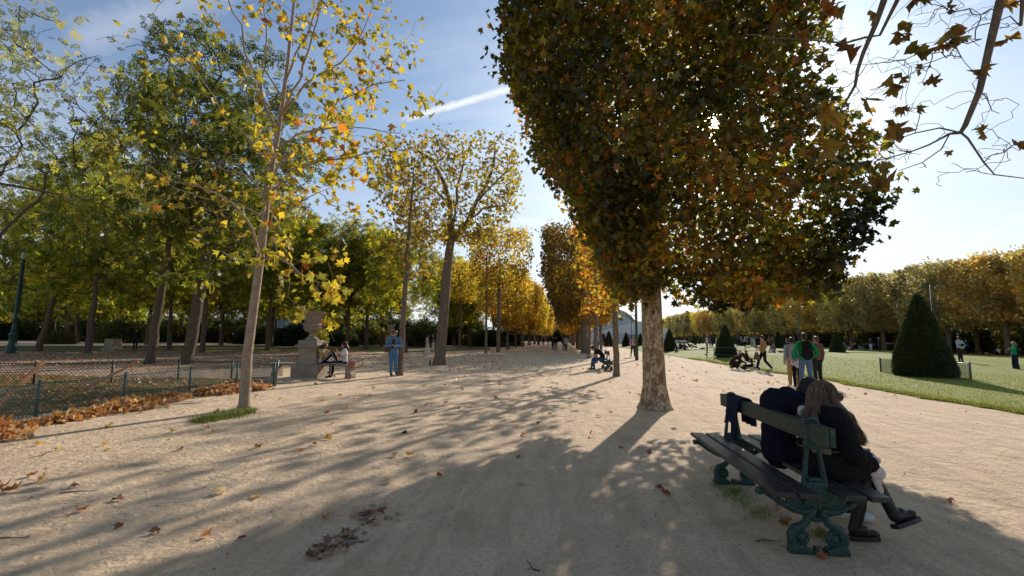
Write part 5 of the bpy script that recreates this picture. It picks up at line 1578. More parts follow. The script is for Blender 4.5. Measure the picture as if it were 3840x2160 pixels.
mb = MB(); mb.tube([(-.07, 0, .37), (-.02, 0, .56), (.05, 0, .37)], .006, 5); mb.build('handle', BROWNBAG, t)

# --- crouching woman, pushchair and toddler
J = pose_stand()
J.update(pe=V3(0, -.10, .36), wa=V3(0, -.02, .48), ch=V3(0, .10, .62), nk=V3(0, .24, .72), hd=V3(0, .37, .74), face=V3(0, .8, -.6), shR=V3(.17, .2, .70), shL=V3(-.17, .2, .70), elR=V3(.2, .36, .48), wrR=V3(.10, .56, .36), elL=V3(-.2, .36, .48), wrL=V3(-.08, .58, .36),
         hiR=V3(.1, -.08, .34), hiL=V3(-.1, -.08, .34), knR=V3(.14, .30, .42), knL=V3(-.14, .26, .18), anR=V3(.12, .12, .085), toR=V3(.13, .28, .035), anL=V3(-.12, -.16, .12), toL=V3(-.12, -.02, .035))
cr, JR = person('woman in a dark brown furry coat crouching behind the pushchair', G(2752, 1386), RIGHT - .1, 1.70, J, top=(.055, .026, .015), legs=(.03, .02, .02), shoes=(.66, .64, .62), hair=(.10, .05, .025), vox=.016, hl=.16)
sp = G(2806, 1386)
def pushchair(label, base, yaw, s=1.0, fab=(.03, .03, .035)):
    t = thing('pushchair', label, 'pushchair', base, yaw, None, s)
    fr_ = BLACK
    mb = MB()
    for x in (-.22, .22):
        mb.tube([(x, -.50, 1.02), (x, -.36, .92), (x, .10, .40), (x, .42, .10)], .014, 6)
        mb.tube([(x, -.22, .10), (x, -.10, .45), (x, .0, .53)], .014, 6)
        mb.tube([(x, -.22, .12), (x, .36, .16)], .012, 6)
    mb.tube([(-.22, -.50, 1.02), (0, -.53, 1.03), (.22, -.50, 1.02)], .018, 6); mb.build('frame', fr_, t)
    mb = MB(); mb.cap(V3(0, -.20, .80), V3(0, -.02, .45), .05, .06, V3(1, 0, 0), 4.0) if False else None
    mb = MB(); mb.prism([(-.30, .86), (-.24, .90), (.0, .50), (.30, .46), (.31, .40), (-.06, .42)], .40, (0, 0, 0), (0, 1, 0), (0, 0, 1)); mb.build('seat', cloth(fab), t, bev=.02)
    mb = MB(); mb.prism([(-.25, .30), (.22, .30), (.20, .14), (-.22, .14)], .36, (0, 0, 0), (0, 1, 0), (0, 0, 1)); mb.build('basket', cloth((.02, .02, .022)), t, bev=.02)
    mb = MB(); mb.tube([(-.23, .28, .60), (0, .34, .61), (.23, .28, .60)], .016, 6); mb.build('bumper_bar', fr_, t)
    for x in (-.24, .24):
        for y in (-.22, .42):
            mb = MB(); mb.torus((x, y, .085), .065, .022, (1, 0, 0), n=16); mb.tube([(x - .015, y, .085), (x + .015, y, .085)], .045, 10); mb.build('wheel', fr_, t, True)
    return t
pushchair('black pushchair with a toddler in red beside the crouching woman', sp, RIGHT - .1)
J = pose_sit(.47); J = scaled(J, .55)
J['face'] = V3(0, 1, 0)
tod, _ = person('toddler in a red jacket sitting up in the black pushchair', (sp[0] + .02, sp[1], .20), RIGHT - .1, 1.75, J=dict(scaled(pose_sit(.45), .52), face=V3(0, 1, 0)), top=(.55, .015, .012), legs=(.04, .04, .06), hair=(.22, .10, .04), vox=.016, fingers=False) if False else (None, None)
Jt = pose_sit(.62)
tod, _ = person('toddler in a red jacket sitting up in the black pushchair', (sp[0] - .05, sp[1], .20), RIGHT - .1, .95, Jt, top=(.55, .015, .012), legs=(.04, .04, .06), hair=(.22, .10, .04), vox=.014, fingers=False)
mb = MB(); mb.cap(V3(-.12, 0, .0), V3(.06, 0, .34), .11, .06, V3(0, 1, 0), .5); pm = remesh(mb, 'folded_blanket', cloth((.56, .40, .34)), .018, 2)
o = put('folded_blanket', pm); o.location = (sp[0] - .42, sp[1] - .05, .66); tag(o, 'pink blanket hung over the pushchair handle', 'blanket')

# --- the woman in green at the edge of the view, and the man with hands behind his back
J = pose_stand(); J.update(elL=V3(-.40, .10, 1.32), wrL=V3(-.62, .22, 1.30), elR=V3(.27, -.02, 1.14), wrR=V3(.22, .12, .95), face=V3(-.6, 1, 0))
gw, JW = person('curly haired woman in a green cardigan and navy wide trousers taking a photo', G(3812, 1394), LEFT - .7, 1.70, J, top=(.015, .33, .15), legs=None, skirt=((.018, .022, .045), .97, .03), shoes=(.05, .05, .05), hair=(.34, .20, .10), hl=.12, vox=.016)
t = thing('shoulder_bag', 'black shoulder bag on the back of the woman in green', 'bag', wpos(gw, JW['wa'] + V3(.12, -.24, .0)), LEFT - .7)
mb = MB(); mb.cap(V3(-.12, 0, .05), V3(.12, 0, .02), .17, .16, V3(0, 0, 1), .5); put('body', remesh(mb, 'body', cloth((.012, .012, .015)), .018, 2), t)
mb = MB(); mb.tube([(-.15, .05, .1), (-.12, .1, .35), (0, .16, .52), (.08, .3, .5)], .013, 6); mb.build('strap', BLACK, t)
mb = MB(); mb.box((0, 0, 0), (.08, .012, .15)); o = mb.build('phone', BLACK); o.location = wpos(gw, JW['wrL'] + V3(-.08, .06, .06)); tag(o, 'phone held out by the woman in green', 'phone')
J = pose_stand(); J.update(elR=V3(.27, -.10, 1.14), wrR=V3(.05, -.17, .98), elL=V3(-.27, -.10, 1.14), wrL=V3(-.05, -.18, .97))
hb, JH = person('man in a pale grey sweater standing with his hands behind his back', FT(3605, 1273, 1371, 1.76), AWAY + .2, 1.76, J, top=(.46, .48, .50), legs=(.02, .02, .022), hair=(.02, .014, .012), vox=.018, hem=.02)
t = thing('belt_bag', 'black belt bag worn across the back of the man in the grey sweater', 'bag', wpos(hb, JH['wa'] + V3(.04, -.16, .06)), AWAY + .2)
mb = MB(); mb.cap(V3(-.09, 0, 0), V3(.09, 0, .04), .07, .07, V3(0, 0, 1), .6); put('body', remesh(mb, 'body', cloth((.012, .012, .014)), .016, 2), t)
mb = MB(); mb.tube([(-.14, .05, -.02), (-.18, .16, -.03)], .014, 5); mb.tube([(.14, .05, .06), (.17, .14, .2)], .014, 5); mb.build('strap', BLACK, t)
far('person in dark blue standing behind the man in the grey sweater', 3626, 1286, 1338, TOCAM, 1.66, top=(.05, .09, .16), legs=(.03, .03, .04), vox=.02)
far('woman in a white top kneeling on the path beyond the big cone', 3742, 1296, 1326, LEFT, 1.0 * 1.7, top=(.60, .60, .58), legs=(.02, .02, .022), J=pose_ground(0)) if False else None
q = FT(3745, 1296, 1326, .88); person('woman in a white top sitting low by the far path', q, LEFT, 1.66, pose_ground(0), top=(.60, .60, .58), legs=(.02, .02, .022), vox=.024, fingers=False)

# --- people about the lawn
far('woman with very long hair in a white blouse and brown trousers on the lawn', 2652, 1252, 1321, RIGHT - .3, 1.74, top=(.66, .68, .74), legs=(.06, .035, .02), hair=(.22, .12, .07), hl=.35, vox=.02)
far('person in a navy coat behind the woman in the white blouse', 2673, 1268, 1312, AWAY, 1.68, top=(.03, .04, .07), legs=(.02, .02, .03), J=pose_walk(1), coat=.2, hl=.1)
far('person with orange hair near the middle yew cone', 2664, 1264, 1306, AWAY, 1.66, top=(.42, .20, .10), legs=(.2, .2, .25), hl=.2, hair=(.35, .13, .04))
far('woman in a pale dress partly behind the middle yew cone', 2686, 1270, 1308, LEFT, 1.64, top=(.6, .58, .58), legs=(.4, .4, .4), hl=.15)
def sitter(label, px, yt, yb, yaw, top, legs, hair=(.03, .02, .015), hl=0.0, lean=.1, skin=0):
    return person(label, FT(px, yt, yb, .90), yaw, 1.68, pose_ground(lean), top=top, legs=legs, hair=hair, hl=hl, vox=.024, fingers=False, face=False, skin=skin)
sitter('person in black with pale trousers sitting at the foot of a yew cone', 2538, 1288, 1319, TOCAM - .3, (.012, .012, .014), (.55, .52, .46))
sitter('woman with auburn hair in dark clothes sitting between two friends', 2552, 1282, 1309, TOCAM, (.03, .03, .035), (.05, .04, .04), (.14, .05, .025), .2)
sitter('person in a red sweater and jeans sitting on the lawn', 2567, 1287, 1315, TOCAM + .3, (.48, .06, .02), (.05, .08, .14), (.12, .05, .03), .1)
sitter('person in dark clothes reclining on the lawn near a pushchair', 2585, 1281, 1304, RIGHT, (.03, .03, .035), (.06, .05, .045), lean=.4)
sitter('child in black sitting alone on the lawn', 2621, 1283, 1298, TOCAM, (.03, .035, .04), (.03, .03, .03))
q = FT(2605, 1276, 1303, 1.0); pushchair('dark far pushchair among the people sitting on the lawn', q, LEFT)
far('person pushing the dark far pushchair', 2611, 1266, 1300, LEFT, 1.7, top=(.02, .02, .022), legs=(.02, .02, .022))
far('person in a dark top and pale jeans standing by the white van', 2539, 1264, 1289, AWAY, 1.7, top=(.04, .03, .035), legs=(.4, .45, .5))
far('person in a dark green jacket beside the railed yew cone', 2763, 1267, 1305, AWAY, 1.72, top=(.02, .06, .05), legs=(.02, .02, .022))
a_, Ja = far('person in a white shirt with a red backpack walking on the lawn', 2797, 1272, 1316, AWAY + .3, 1.68, top=(.55, .58, .62), legs=(.02, .02, .025), J=pose_walk(1))
backpack('red backpack on the person in a white shirt', a_, Ja, (.38, .05, .04), None, .9)
far('person in a long dark coat among the strollers on the lawn', 2808, 1270, 1312, TOCAM, 1.7, top=(.03, .035, .045), legs=(.03, .03, .035), coat=.45)
far('woman in a pale green dress on the lawn', 2820, 1271, 1310, TOCAM, 1.68, top=(.35, .46, .36), legs=None, skirt=((.36, .46, .37), .9, .05), hl=.1, hair=(.25, .15, .08))
far('person in black leaning forward behind the man in the tan sweater', 2838, 1269, 1318, RIGHT, 1.74, top=(.014, .014, .016), legs=(.02, .02, .025))
b_, Jb = far('walker in a maroon top with a pale hat on the lawn', 2898, 1274, 1321, LEFT, 1.7, top=(.20, .09, .09), legs=(.04, .05, .09), J=pose_walk(-1))
backpack('pinkish backpack on the walker in maroon', b_, Jb, (.34, .13, .11), None, .9)
far('man in a grey shirt and light jeans with raised arms on the lawn', 2917, 1269, 1311, TOCAM, 1.72, top=(.42, .45, .48), legs=(.22, .3, .4), hair=(.35, .33, .3), J=dict(pose_stand(), elR=V3(.26, .10, 1.2), wrR=V3(.08, .2, 1.45), elL=V3(-.26, .1, 1.2), wrL=V3(-.08, .2, 1.45)))
q = FT(2889, 1290, 1309, .7); person('small child in white sitting on the lawn', q, RIGHT, 1.1, pose_ground(0), top=(.62, .64, .68), legs=(.6, .6, .64), vox=.022, fingers=False, face=False)
# picnic
pq = FT(2912, 1303, 1340, .95)
t = thing('picnic_blanket', 'pale picnic blanket spread on the lawn behind the boys', 'blanket', (pq[0], pq[1], pq[2] + .045), .1)
mb = MB()
gv = [(x * .3 - 1.2, y * .3 - .75, .012 * sin(x * 2.1 + y) + .012) for y in range(6) for x in range(9)]
mb.add(gv, [(y * 9 + x, y * 9 + x + 1, (y + 1) * 9 + x + 1, (y + 1) * 9 + x) for y in range(5) for x in range(8)]); mb.build('cloth_sheet', cloth((.55, .45, .43)), t, True)
person('woman with a mauve headscarf sitting on the picnic blanket', (pq[0] - .1, pq[1] + .2, pq[2] + .05), LEFT + .5, 1.66, pose_ground(-.1), top=(.20, .10, .08), legs=(.45, .36, .36), hair=(.42, .32, .33), hl=.15, vox=.02, fingers=False)
person('small child in white on the picnic blanket', (pq[0] + .75, pq[1] - .2, pq[2] + .05), LEFT, .95, pose_ground(0), top=(.66, .66, .70), legs=(.6, .6, .64), vox=.018, fingers=False)
mb = MB(); mb.cap(V3(-.25, 0, .1), V3(.25, 0, .08), .12, .10, V3(0, 1, 0), .8); o = put('bag', remesh(mb, 'bag', cloth((.03, .04, .05)), .02, 2)); o.location = (pq[0] + 1.5, pq[1] + 2.2, pq[2] + .03); tag(o, 'dark bag lying in the grass behind the picnic', 'bag')
q = FT(2634, 1306, 1318, .4); mb = MB(); mb.cap(V3(-.25, 0, .1), V3(.2, 0, .14), .10, .14, V3(0, 1, 0), .8); o = put('bag', remesh(mb, 'bag', cloth((.05, .06, .09)), .02, 2)); o.location = q; tag(o, 'dark blue bag in the grass beside the woman with very long hair', 'bag')
# group in the distance beside the big cone
sitter('person in black sitting alone before a distant yew cone', 3131, 1295, 1314, LEFT, (.02, .02, .025), (.03, .03, .03))
far('person in navy and pale trousers bending over a pushchair', 3170, 1281, 1322, RIGHT, 1.72, top=(.03, .04, .08), legs=(.40, .40, .42), J=pose_bend())
q = FT(3190, 1294, 1323, 1.0); pushchair('small pushchair held by the person bending down on the lawn', q, LEFT, .9, (.2, .06, .06))
far('woman with black hair in a dark vest standing by the pushchair', 3202, 1276, 1323, AWAY, 1.68, top=(.05, .045, .05), legs=(.05, .03, .03), hl=.25, sleeves='short')
sitter('man in a blue shirt sitting on the lawn beside the pushchair', 3225, 1300, 1324, RIGHT, (.24, .33, .45), (.3, .33, .38))
far('woman in white trousers and a dark jacket facing a man on the lawn', 3267, 1276, 1325, TOCAM, 1.68, top=(.05, .05, .07), legs=(.68, .68, .68), hl=.15, hair=(.12, .06, .03))
far('man in dark clothes facing the woman in white trousers', 3300, 1273, 1328, LEFT, 1.78, top=(.025, .03, .04), legs=(.02, .02, .022))
far('person in dark clothes standing at the far edge of the lawn by the clipped trees', 3068, 1272, 1300, AWAY, top=(.04, .04, .05), vox=.03)
far('second person in black at the far edge of the lawn', 3084, 1273, 1301, AWAY, top=(.015, .015, .018), vox=.03)
far('third person in grey at the far edge of the lawn', 3102, 1275, 1302, LEFT, top=(.10, .11, .12), vox=.03)
t = thing('park_bench', 'pale bench under the clipped trees behind the group on the lawn', 'bench', FT(3262, 1288, 1305, .8), 0.0)
mb = MB(); mb.box((0, 0, .45), (2.2, .4, .05)); mb.build('seat', RAILW, t)
mb = MB(); mb.box((0, .2, .72), (2.2, .04, .16)); mb.build('backrest', RAILW, t)
for x in (-.9, .9):
    mb = MB(); mb.bar((x, -.14, 0), (x, -.14, .424), .06); mb.bar((x, .22, 0), (x, .22, .64), .04); mb.build('leg', FENCED, t)

far('child in a pale jacket near the middle yew cone', 2702, 1276, 1309, AWAY, 1.25, top=(.55, .5, .45), legs=(.1, .1, .14))
far('person in a light blue shirt strolling past the rounded yew cone', 2782, 1270, 1307, LEFT, 1.72, top=(.40, .48, .6), legs=(.05, .06, .09), J=pose_walk(1))
far('woman in a white dress strolling on the middle of the lawn', 2831, 1271, 1312, AWAY, 1.66, top=(.68, .66, .62), legs=None, skirt=((.68, .66, .62), .7, .06), hl=.2, hair=(.2, .1, .05))
far('person in an orange top walking behind the man in the tan sweater', 2884, 1271, 1309, RIGHT, 1.7, top=(.48, .2, .05), legs=(.05, .05, .07), J=pose_walk(-1))
far('person in a cream coat walking behind the boys at the lawn edge', 2951, 1272, 1308, LEFT, 1.7, top=(.56, .5, .4), legs=(.06, .06, .08), J=pose_walk(1), coat=.25)
sitter('person in a white shirt sitting far out on the lawn', 3052, 1290, 1306, TOCAM, (.62, .62, .62), (.1, .12, .2))
sitter('person in a yellow top sitting beside the white shirt far out on the lawn', 3066, 1291, 1307, LEFT, (.55, .4, .08), (.06, .06, .08))
far('person in red walking beyond the seated group on the lawn', 3356, 1278, 1312, LEFT, 1.7, top=(.42, .05, .04), legs=(.03, .03, .04), J=pose_walk(1))

# pigeon on the urn rim, bottle at the pollard foot
PIG = surf('pigeon_grey', (.20, .20, .23), (.10, .10, .12), 20, .6)
pg = (UB[0] - .36, UB[1] - .12, 2.335)
t = thing('pigeon', 'grey pigeon perched on the rim of the stone urn', 'bird', pg, 2.2)
mb = MB(); mb.ell((0, 0, .085), (.06, .115, .065)); mb.cap((0, .08, .11), (0, .105, .165), .038, .026); mb.ell((0, .115, .185), (.027, .033, .027)); mb.cap((0, -.08, .08), (0, -.2, .055), .04, .022, V3(1, 0, 0), .4); mb.cap((0, .14, .183), (0, .168, .176), .008, .003)
put('body', remesh(mb, 'body', PIG, .008, 2), t)
mb = MB()
for k in (-1, 1): mb.tube([(.022 * k, .0, .05), (.022 * k, .01, .0)], .005, 5); mb.tube([(.022 * k, -.005, .003), (.022 * k, .04, .003)], .004, 4)
mb.build('legs', surf('pigeon_leg', (.35, .12, .1), None, 9, .6), t)
q = G(1613, 1372); mb = MB(); mb.lathe([(.036, 0), (.037, .16), (.03, .20), (.014, .235), (.013, .30), (.016, .302), (.015, .31)], sides=14)
o = mb.build('glass_bottle', surf('bottle_green', (.01, .06, .025), None, 6, .12, bump_s=0), None, True); o.location = tuple(q); o.scale = (1.6,) * 3 if False else (1.25,) * 3; tag(o, 'green glass bottle standing at the foot of the grey pollard tree', 'bottle')

# ------------------------------------------------------------------ the couple on the near bench
RB = Matrix.Rotation(BROT, 3, 'Z')
def onbench(x, y): v = RB @ Vector((x, y, 0)); return (BC[0] + v.x, BC[1] + v.y, 0)
WY = -SUP + 0.27
COATB = surf('black_wool', (.010, .0095, .009), (.016, .015, .014), 60, .95, bump_s=.5, bump_d=.006, spec=.12)
NAVY = surf('navy_knit', (.008, .009, .016), (.012, .013, .022), 70, .95, bump_s=.4, bump_d=.006, spec=.12)
def folds(o, size, amt):
    tx = bpy.data.textures.new('folds', 'CLOUDS'); tx.noise_scale = size; tx.noise_depth = 2
    d = o.modifiers.new('d', 'DISPLACE'); d.texture = tx; d.strength = amt; d.mid_level = .5; d.texture_coords = 'LOCAL'
    return o
LEATH = surf('black_leather', (.010, .010, .010), None, 30, .42, bump_s=.3, bump_d=.004, spec=.3)
TIGHT = surf('brown_tights', (.035, .018, .013), (.025, .013, .010), 30, .6, bump_s=0)
J = dict(pe=V3(.0, .0, .575), wa=V3(-.02, -.05, .72), ch=V3(-.05, -.01, .82), nk=V3(-.08, .03, .945), hd=V3(-.10, .10, 1.055), face=V3(-.05, 1, -.12),
         shR=V3(.11, .02, .915), shL=V3(-.22, .02, .91), elR=V3(.205, .04, .675), wrR=V3(.10, .23, .635), elL=V3(-.28, .12, .69), wrL=V3(-.08, .30, .64),
         hiR=V3(.09, .0, .55), hiL=V3(-.09, .0, .55), knR=V3(.05, .31, .53), knL=V3(.0, .31, .61), anR=V3(.03, .17, .10), toR=V3(.05, .33, .045), anL=V3(.12, .41, .23), toL=V3(.14, .56, .18))
wl = onbench(.24, WY); WROT = RIGHT + BROT + .22
wt = thing('person', 'long haired woman in a belted black coat sitting on the near bench', 'person', wl, WROT)
mb = MB(); parts_add(mb, J, .95, ('torso', 'pelvis', 'neck', 'uarm', 'farm', 'thigh', 'shin', 'foot', 'palm'), -.004); PW = head_add(mb, J, .97)
me = remesh(mb, 'body', [SKIN[0], EYE, LIP, TIGHT], .009, 2)
for p in me.polygons:
    if p.center.z < .66 and p.center.y > -.2 and p.center.z < .5: p.material_index = 3
fm = MB(); fingers_add(fm, J, .95, 1.0); f2 = fm.mesh('f', SKIN[0], True)
bm = bmesh.new(); bm.from_mesh(me); bm.from_mesh(f2); bm.to_mesh(me); bm.free()
put('body', me, wt)
mb = MB(); parts_add(mb, J, .95, ('torso', 'uarm', 'farm'), .028)
for k in 'RL': mb.cap(J['sh' + k], J['el' + k], .085, .072); mb.cap(J['el' + k], J['el' + k].lerp(J['wr' + k], .9), .072, .05)
mb.cap(J['wa'], J['pe'] + V3(0, -.02, 0), .155, .185, V3(1, 0, 0), .75)
mb.cap(J['pe'] + V3(0, -.02, -.02), J['pe'] + V3(.02, .20, -.0), .165, .17, V3(1, 0, 0), .62); mb.cap(J['hiR'], J['knR'] - V3(0, .10, 0), .115, .105); mb.cap(J['hiL'], J['knL'] - V3(0, .12, 0), .115, .10)
mb.cap(J['shL'] + V3(.03, 0, .03), J['shR'] + V3(-.03, 0, .03), .062, .062)
folds(put('coat', remesh(mb, 'coat', COATB, .009, 4), wt), .075, .030)
BELT = surf('belt_tan', (.16, .11, .055), None, 20, .5, bump_s=.1)
mb = MB(); n_ = 26
mb.tube([J['wa'] + V3(.012, .0, -.035) + V3(.172 * cos(a), .137 * sin(a), .0) for a in np.linspace(0, 2 * pi, n_)], [.004] * n_, 4)
bV = []; 
for a in np.linspace(-1.15, -.35, 12):
    for z in (-.022, .022): bV.append(J['wa'] + V3(.012 + .176 * cos(a), .140 * sin(a), -.035 + z))
mb.add(bV, [(2 * i, 2 * i + 2, 2 * i + 3, 2 * i + 1) for i in range(11)]); mb.build('belt', BELT, wt)
# pale collar scarf
SCARF = surf('scarf_white', (.62, .58, .55), (.50, .47, .45), 20, .85, bump_s=.4)
mb = MB(); mb.cap(J['nk'] + V3(-.10, -.075, .0), J['nk'] + V3(.03, -.085, -.02), .036, .034, V3(1, 0, 0), .8); mb.cap(J['nk'] + V3(-.09, -.04, .0), J['nk'] + V3(-.09, .05, -.02), .038, .034); mb.cap(J['nk'] + V3(-.05, -.115, -.02), J['nk'] + V3(.0, -.125, -.07), .035, .02)
put('scarf', remesh(mb, 'scarf', SCARF, .009, 2), wt)
# patterned light skirt over the knees
SKIRT = surf('skirt_print', (.64, .58, .54), (.55, .50, .47), 8, .85, bump_s=.4, c3=(.26, .08, .035), s3=7)
mb = MB()
mb.cap(J['knR'] + V3(.03, -.10, .02), J['knR'] + V3(.03, .02, -.02), .082, .068, V3(1, 0, 0), .9); mb.cap(J['knL'] + V3(0, -.1, .0), J['knL'] + V3(.02, .02, -.02), .080, .066)
mb.cap(J['knR'] + V3(.05, .0, -.02), J['knR'] + V3(.06, .025, -.15), .05, .028, V3(0, 1, 0), .5)
put('skirt', remesh(mb, 'skirt', SKIRT, .010, 2), wt)
for k, sh_ in (('R', 0), ('L', 0)):
    a, o, kn = J['an' + k], J['to' + k], J['kn' + k]
    mb = MB(); up = (kn - a).normalized(); fd = (o - a); fd = (fd - up * fd.dot(up)).normalized()
    sh_d = (kn - a).normalized()
    if k == 'R': up = V3(0, 0, 1); fd = (o - a); fd.z = 0; fd.normalize()
    mb.cap(a - up * .02, a + sh_d * .17, .041, .046); mb.cap(a - up * .04, a + fd * .140 - up * .050, .041, .036, up.cross(fd), .85); mb.cap(a - up * .02, a + fd * .06 - up * .02, .044, .040)
    b_ = put('boot', remesh(mb, 'boot', LEATH, .008, 2), wt)
    mb = MB(); R_ = Matrix((up.cross(fd), fd, up)).transposed()
    sx = up.cross(fd)
    pts2 = [(-.04, -.055), (.04, -.055), (.048, .02), (.052, .12), (.04, .195), (0, .215), (-.04, .195), (-.052, .12), (-.048, .02)]
    mb.prism([(x * .84, y * .88) for x, y in pts2], .034, a - up * (.081 if k == 'R' else .092), sx, fd); mb.build('sole', BLACK, b_, bev=.006)
# hair: a base mass with many fine strands
HAIRB = surf('hair_base', (.085, .052, .027), (.13, .08, .04), 30, .5, bump_s=.6, bump_d=.01, spec=.35)
mb = MB(); s = .97; r, f, u = head_axes(J); c = J['hd']
PH = lambda x, y, z: c + (r * x + f * y + u * z) * s
mb.ell(PH(0, -.020, .038), (.096 * s, .110 * s, .098 * s), (r, f, u)); mb.ell(PH(0, -.05, -.02), (.094 * s, .080 * s, .105 * s), (r, f, u))
for k in (-1, 1): mb.ell(PH(.068 * k, .015, .01), (.025 * s, .055 * s, .085 * s), (r, f, u))
H0, H1, K0, K1 = V3(.10, .105, .925), V3(.172, .142, .775), V3(-.03, -.125, .90), V3(-.07, -.15, .80)
mb.cap(PH(.075, .0, -.05), H0, .045, .042); mb.cap(H0, H1, .040, .016); mb.cap(PH(0, -.07, -.05), K0, .085, .055, r, .7); mb.cap(K0, K1, .055, .025, r, .6)
put('hair', remesh(mb, 'hair', HAIRB, .008, 3), wt)
rh = np.random.default_rng(4)
def strands(mb, n, ends):
    for i in range(n):
        a = rh.uniform(-4.6, .45)     # around the crown from back to near side
        el = rh.uniform(.25, 1.45)
        st = PH(.100 * cos(el) * sin(-a), -.018 + .112 * cos(el) * cos(a), .036 + .102 * sin(el))
        e0, e1, w_ = ends[rh.integers(0, 3) if a > -2.6 else rh.integers(3, 5)]
        sd_ = PH(.105 * sin(-a), -.03 + .108 * cos(a) * .8, -.07)
        nz = lambda k: Vector(rh.normal(size=3)) * k
        p1 = sd_ + nz(.010); p2 = e0 + nz(w_ * .8); p3 = e1 + nz(w_)
        mb.tube([st, st.lerp(p1, .5) + (st - c).normalized() * .012, p1, p1.lerp(p2, .5) + nz(.006), p2, p2.lerp(p3, .6), p3], [.0016, .0019, .0019, .0018, .0016, .0013, .0007], 3, False)
ends = [(H0 + V3(.022, .005, 0), H1 + V3(.008, .008, -.03), .011), (H0 + V3(.01, -.01, .01), H1 + V3(-.005, .005, .02), .012), (H0 + V3(.01, .02, .01), H1 + V3(.0, .02, -.01), .012), (K0 + V3(.05, -.02, 0), K1 + V3(.06, -.02, .0), .03), (K0, K1, .03)]
for nm, col in (('dark_strand', (.045, .024, .012)), ('brown_strand', (.16, .098, .05)), ('light_strand', (.36, .25, .14))):
    mb = MB(); strands(mb, 420, ends); o = mb.build('hair_strands', surf('hair_' + nm, col, tuple(v * .8 for v in col), 20, .42, bump_s=0, spec=.4), wt, True)
# sunglasses with amber lenses
LENS = surf('amber_lens', (.45, .22, .05), None, 5, .12, bump_s=0)
gl_ = thing('sunglasses', 'amber lens sunglasses on the face of the long haired woman', 'sunglasses', wl, WROT)
for k in (-1, 1):
    mb = MB(); mb.tube([PH(.036 * k, .110, .012), PH(.036 * k, .116, .012)], .030, 14); mb.build('lens', LENS, gl_)
    mb = MB(); mb.torus(PH(.036 * k, .113, .012), .030, .003, f, n=18, sides=5); mb.tube([PH(.066 * k, .112, .018), PH(.080 * k, .05, .018), PH(.082 * k, -.01, .012)], .0028, 5); mb.build('frame', BOLT, gl_)
# folded pale coat on her lap
mb = MB(); mb.cap(V3(-.10, .18, .655), V3(.11, .20, .665), .034, .032, V3(0, 1, 0), .8); mb.cap(V3(.09, .17, .675), V3(.11, .31, .62), .048, .04, V3(1, 0, 0), .42); mb.cap(V3(.03, .20, .685), V3(.04, .32, .645), .05, .04, V3(1, 0, 0), .42); mb.cap(V3(.0, .31, .64), V3(.12, .315, .605), .028, .026)
o = put('folded_coat', remesh(mb, 'folded_coat', surf('cream_coat', (.60, .57, .53), (.50, .47, .44), 9, .9, bump_s=.4), .010, 3)); o.location = wl; o.rotation_euler = (0, 0, WROT); tag(o, 'folded cream coat lying on the lap of the woman in black', 'coat')

# the man: hunched, his back against the board, head bent towards her
ml = onbench(.15, WY + .52)
J = dict(pe=V3(0, 0, .58), wa=V3(0, -.03, .74), ch=V3(.02, -.02, .89), nk=V3(.05, .12, 1.0), hd=V3(.06, .24, 1.05), face=V3(.25, .8, -.5),
         shR=V3(.19, .03, .985), shL=V3(-.17, .03, .985), elR=V3(.27, .18, .78), wrR=V3(.12, .38, .70), elL=V3(-.25, .16, .77), wrL=V3(-.06, .36, .68),
         hiR=V3(.10, .02, .55), hiL=V3(-.10, .02, .55), knR=V3(.13, .46, .53), knL=V3(-.13, .46, .53), anR=V3(.13, .42, .09), toR=V3(.14, .60, .04), anL=V3(-.12, .46, .09), toL=V3(-.14, .64, .04))
mt = thing('person', 'man in a black sweater bending his head beside the long haired woman', 'person', ml, RIGHT + BROT)
mb = MB(); parts_add(mb, J, 1.0, ('torso', 'pelvis', 'neck', 'uarm', 'farm', 'thigh', 'shin', 'foot', 'palm'), -.004); head_add(mb, J, 1.0)
me = remesh(mb, 'body', [SKIN[0], EYE, LIP], .010, 2)
fm = MB(); fingers_add(fm, J, 1.0, 1.0); f2 = fm.mesh('f', SKIN[0], True)
bm = bmesh.new(); bm.from_mesh(me); bm.from_mesh(f2); bm.to_mesh(me); bm.free()
put('body', me, mt)
mb = MB(); parts_add(mb, J, 1.0, ('torso', 'uarm', 'farm'), .022)
mb.cap(J['wa'], J['pe'] + V3(0, -.03, -.02), .175, .19, V3(1, 0, 0), .72); mb.ell(J['ch'] + V3(0, -.04, .03), (.18, .11, .16))
for k in 'RL': mb.cap(J['sh' + k], J['el' + k], .085, .07)
folds(put('sweater', remesh(mb, 'sweater', NAVY, .010, 4), mt), .09, .028)
mb = MB(); parts_add(mb, J, 1.0, ('pelvis', 'thigh', 'shin'), .016); put('trousers', remesh(mb, 'trousers', cloth((.02, .022, .03)), .011, 2), mt)
mb = MB(); hair_add(mb, J, 1.0, 0); put('hair', remesh(mb, 'hair', hairm((.022, .014, .010)), .009, 2), mt)
for k in 'RL':
    mb = MB(); a, o_ = J['an' + k], J['to' + k]; mb.cap(a - V3(0, 0, .02), o_, .052, .042, V3(1, 0, 0), .9); mb.cap(a + V3(0, 0, .02), a - V3(0, .03, .03), .046, .046)
    put('shoe', remesh(mb, 'shoe', cloth((.6, .6, .58), .6), .010, 2), mt)

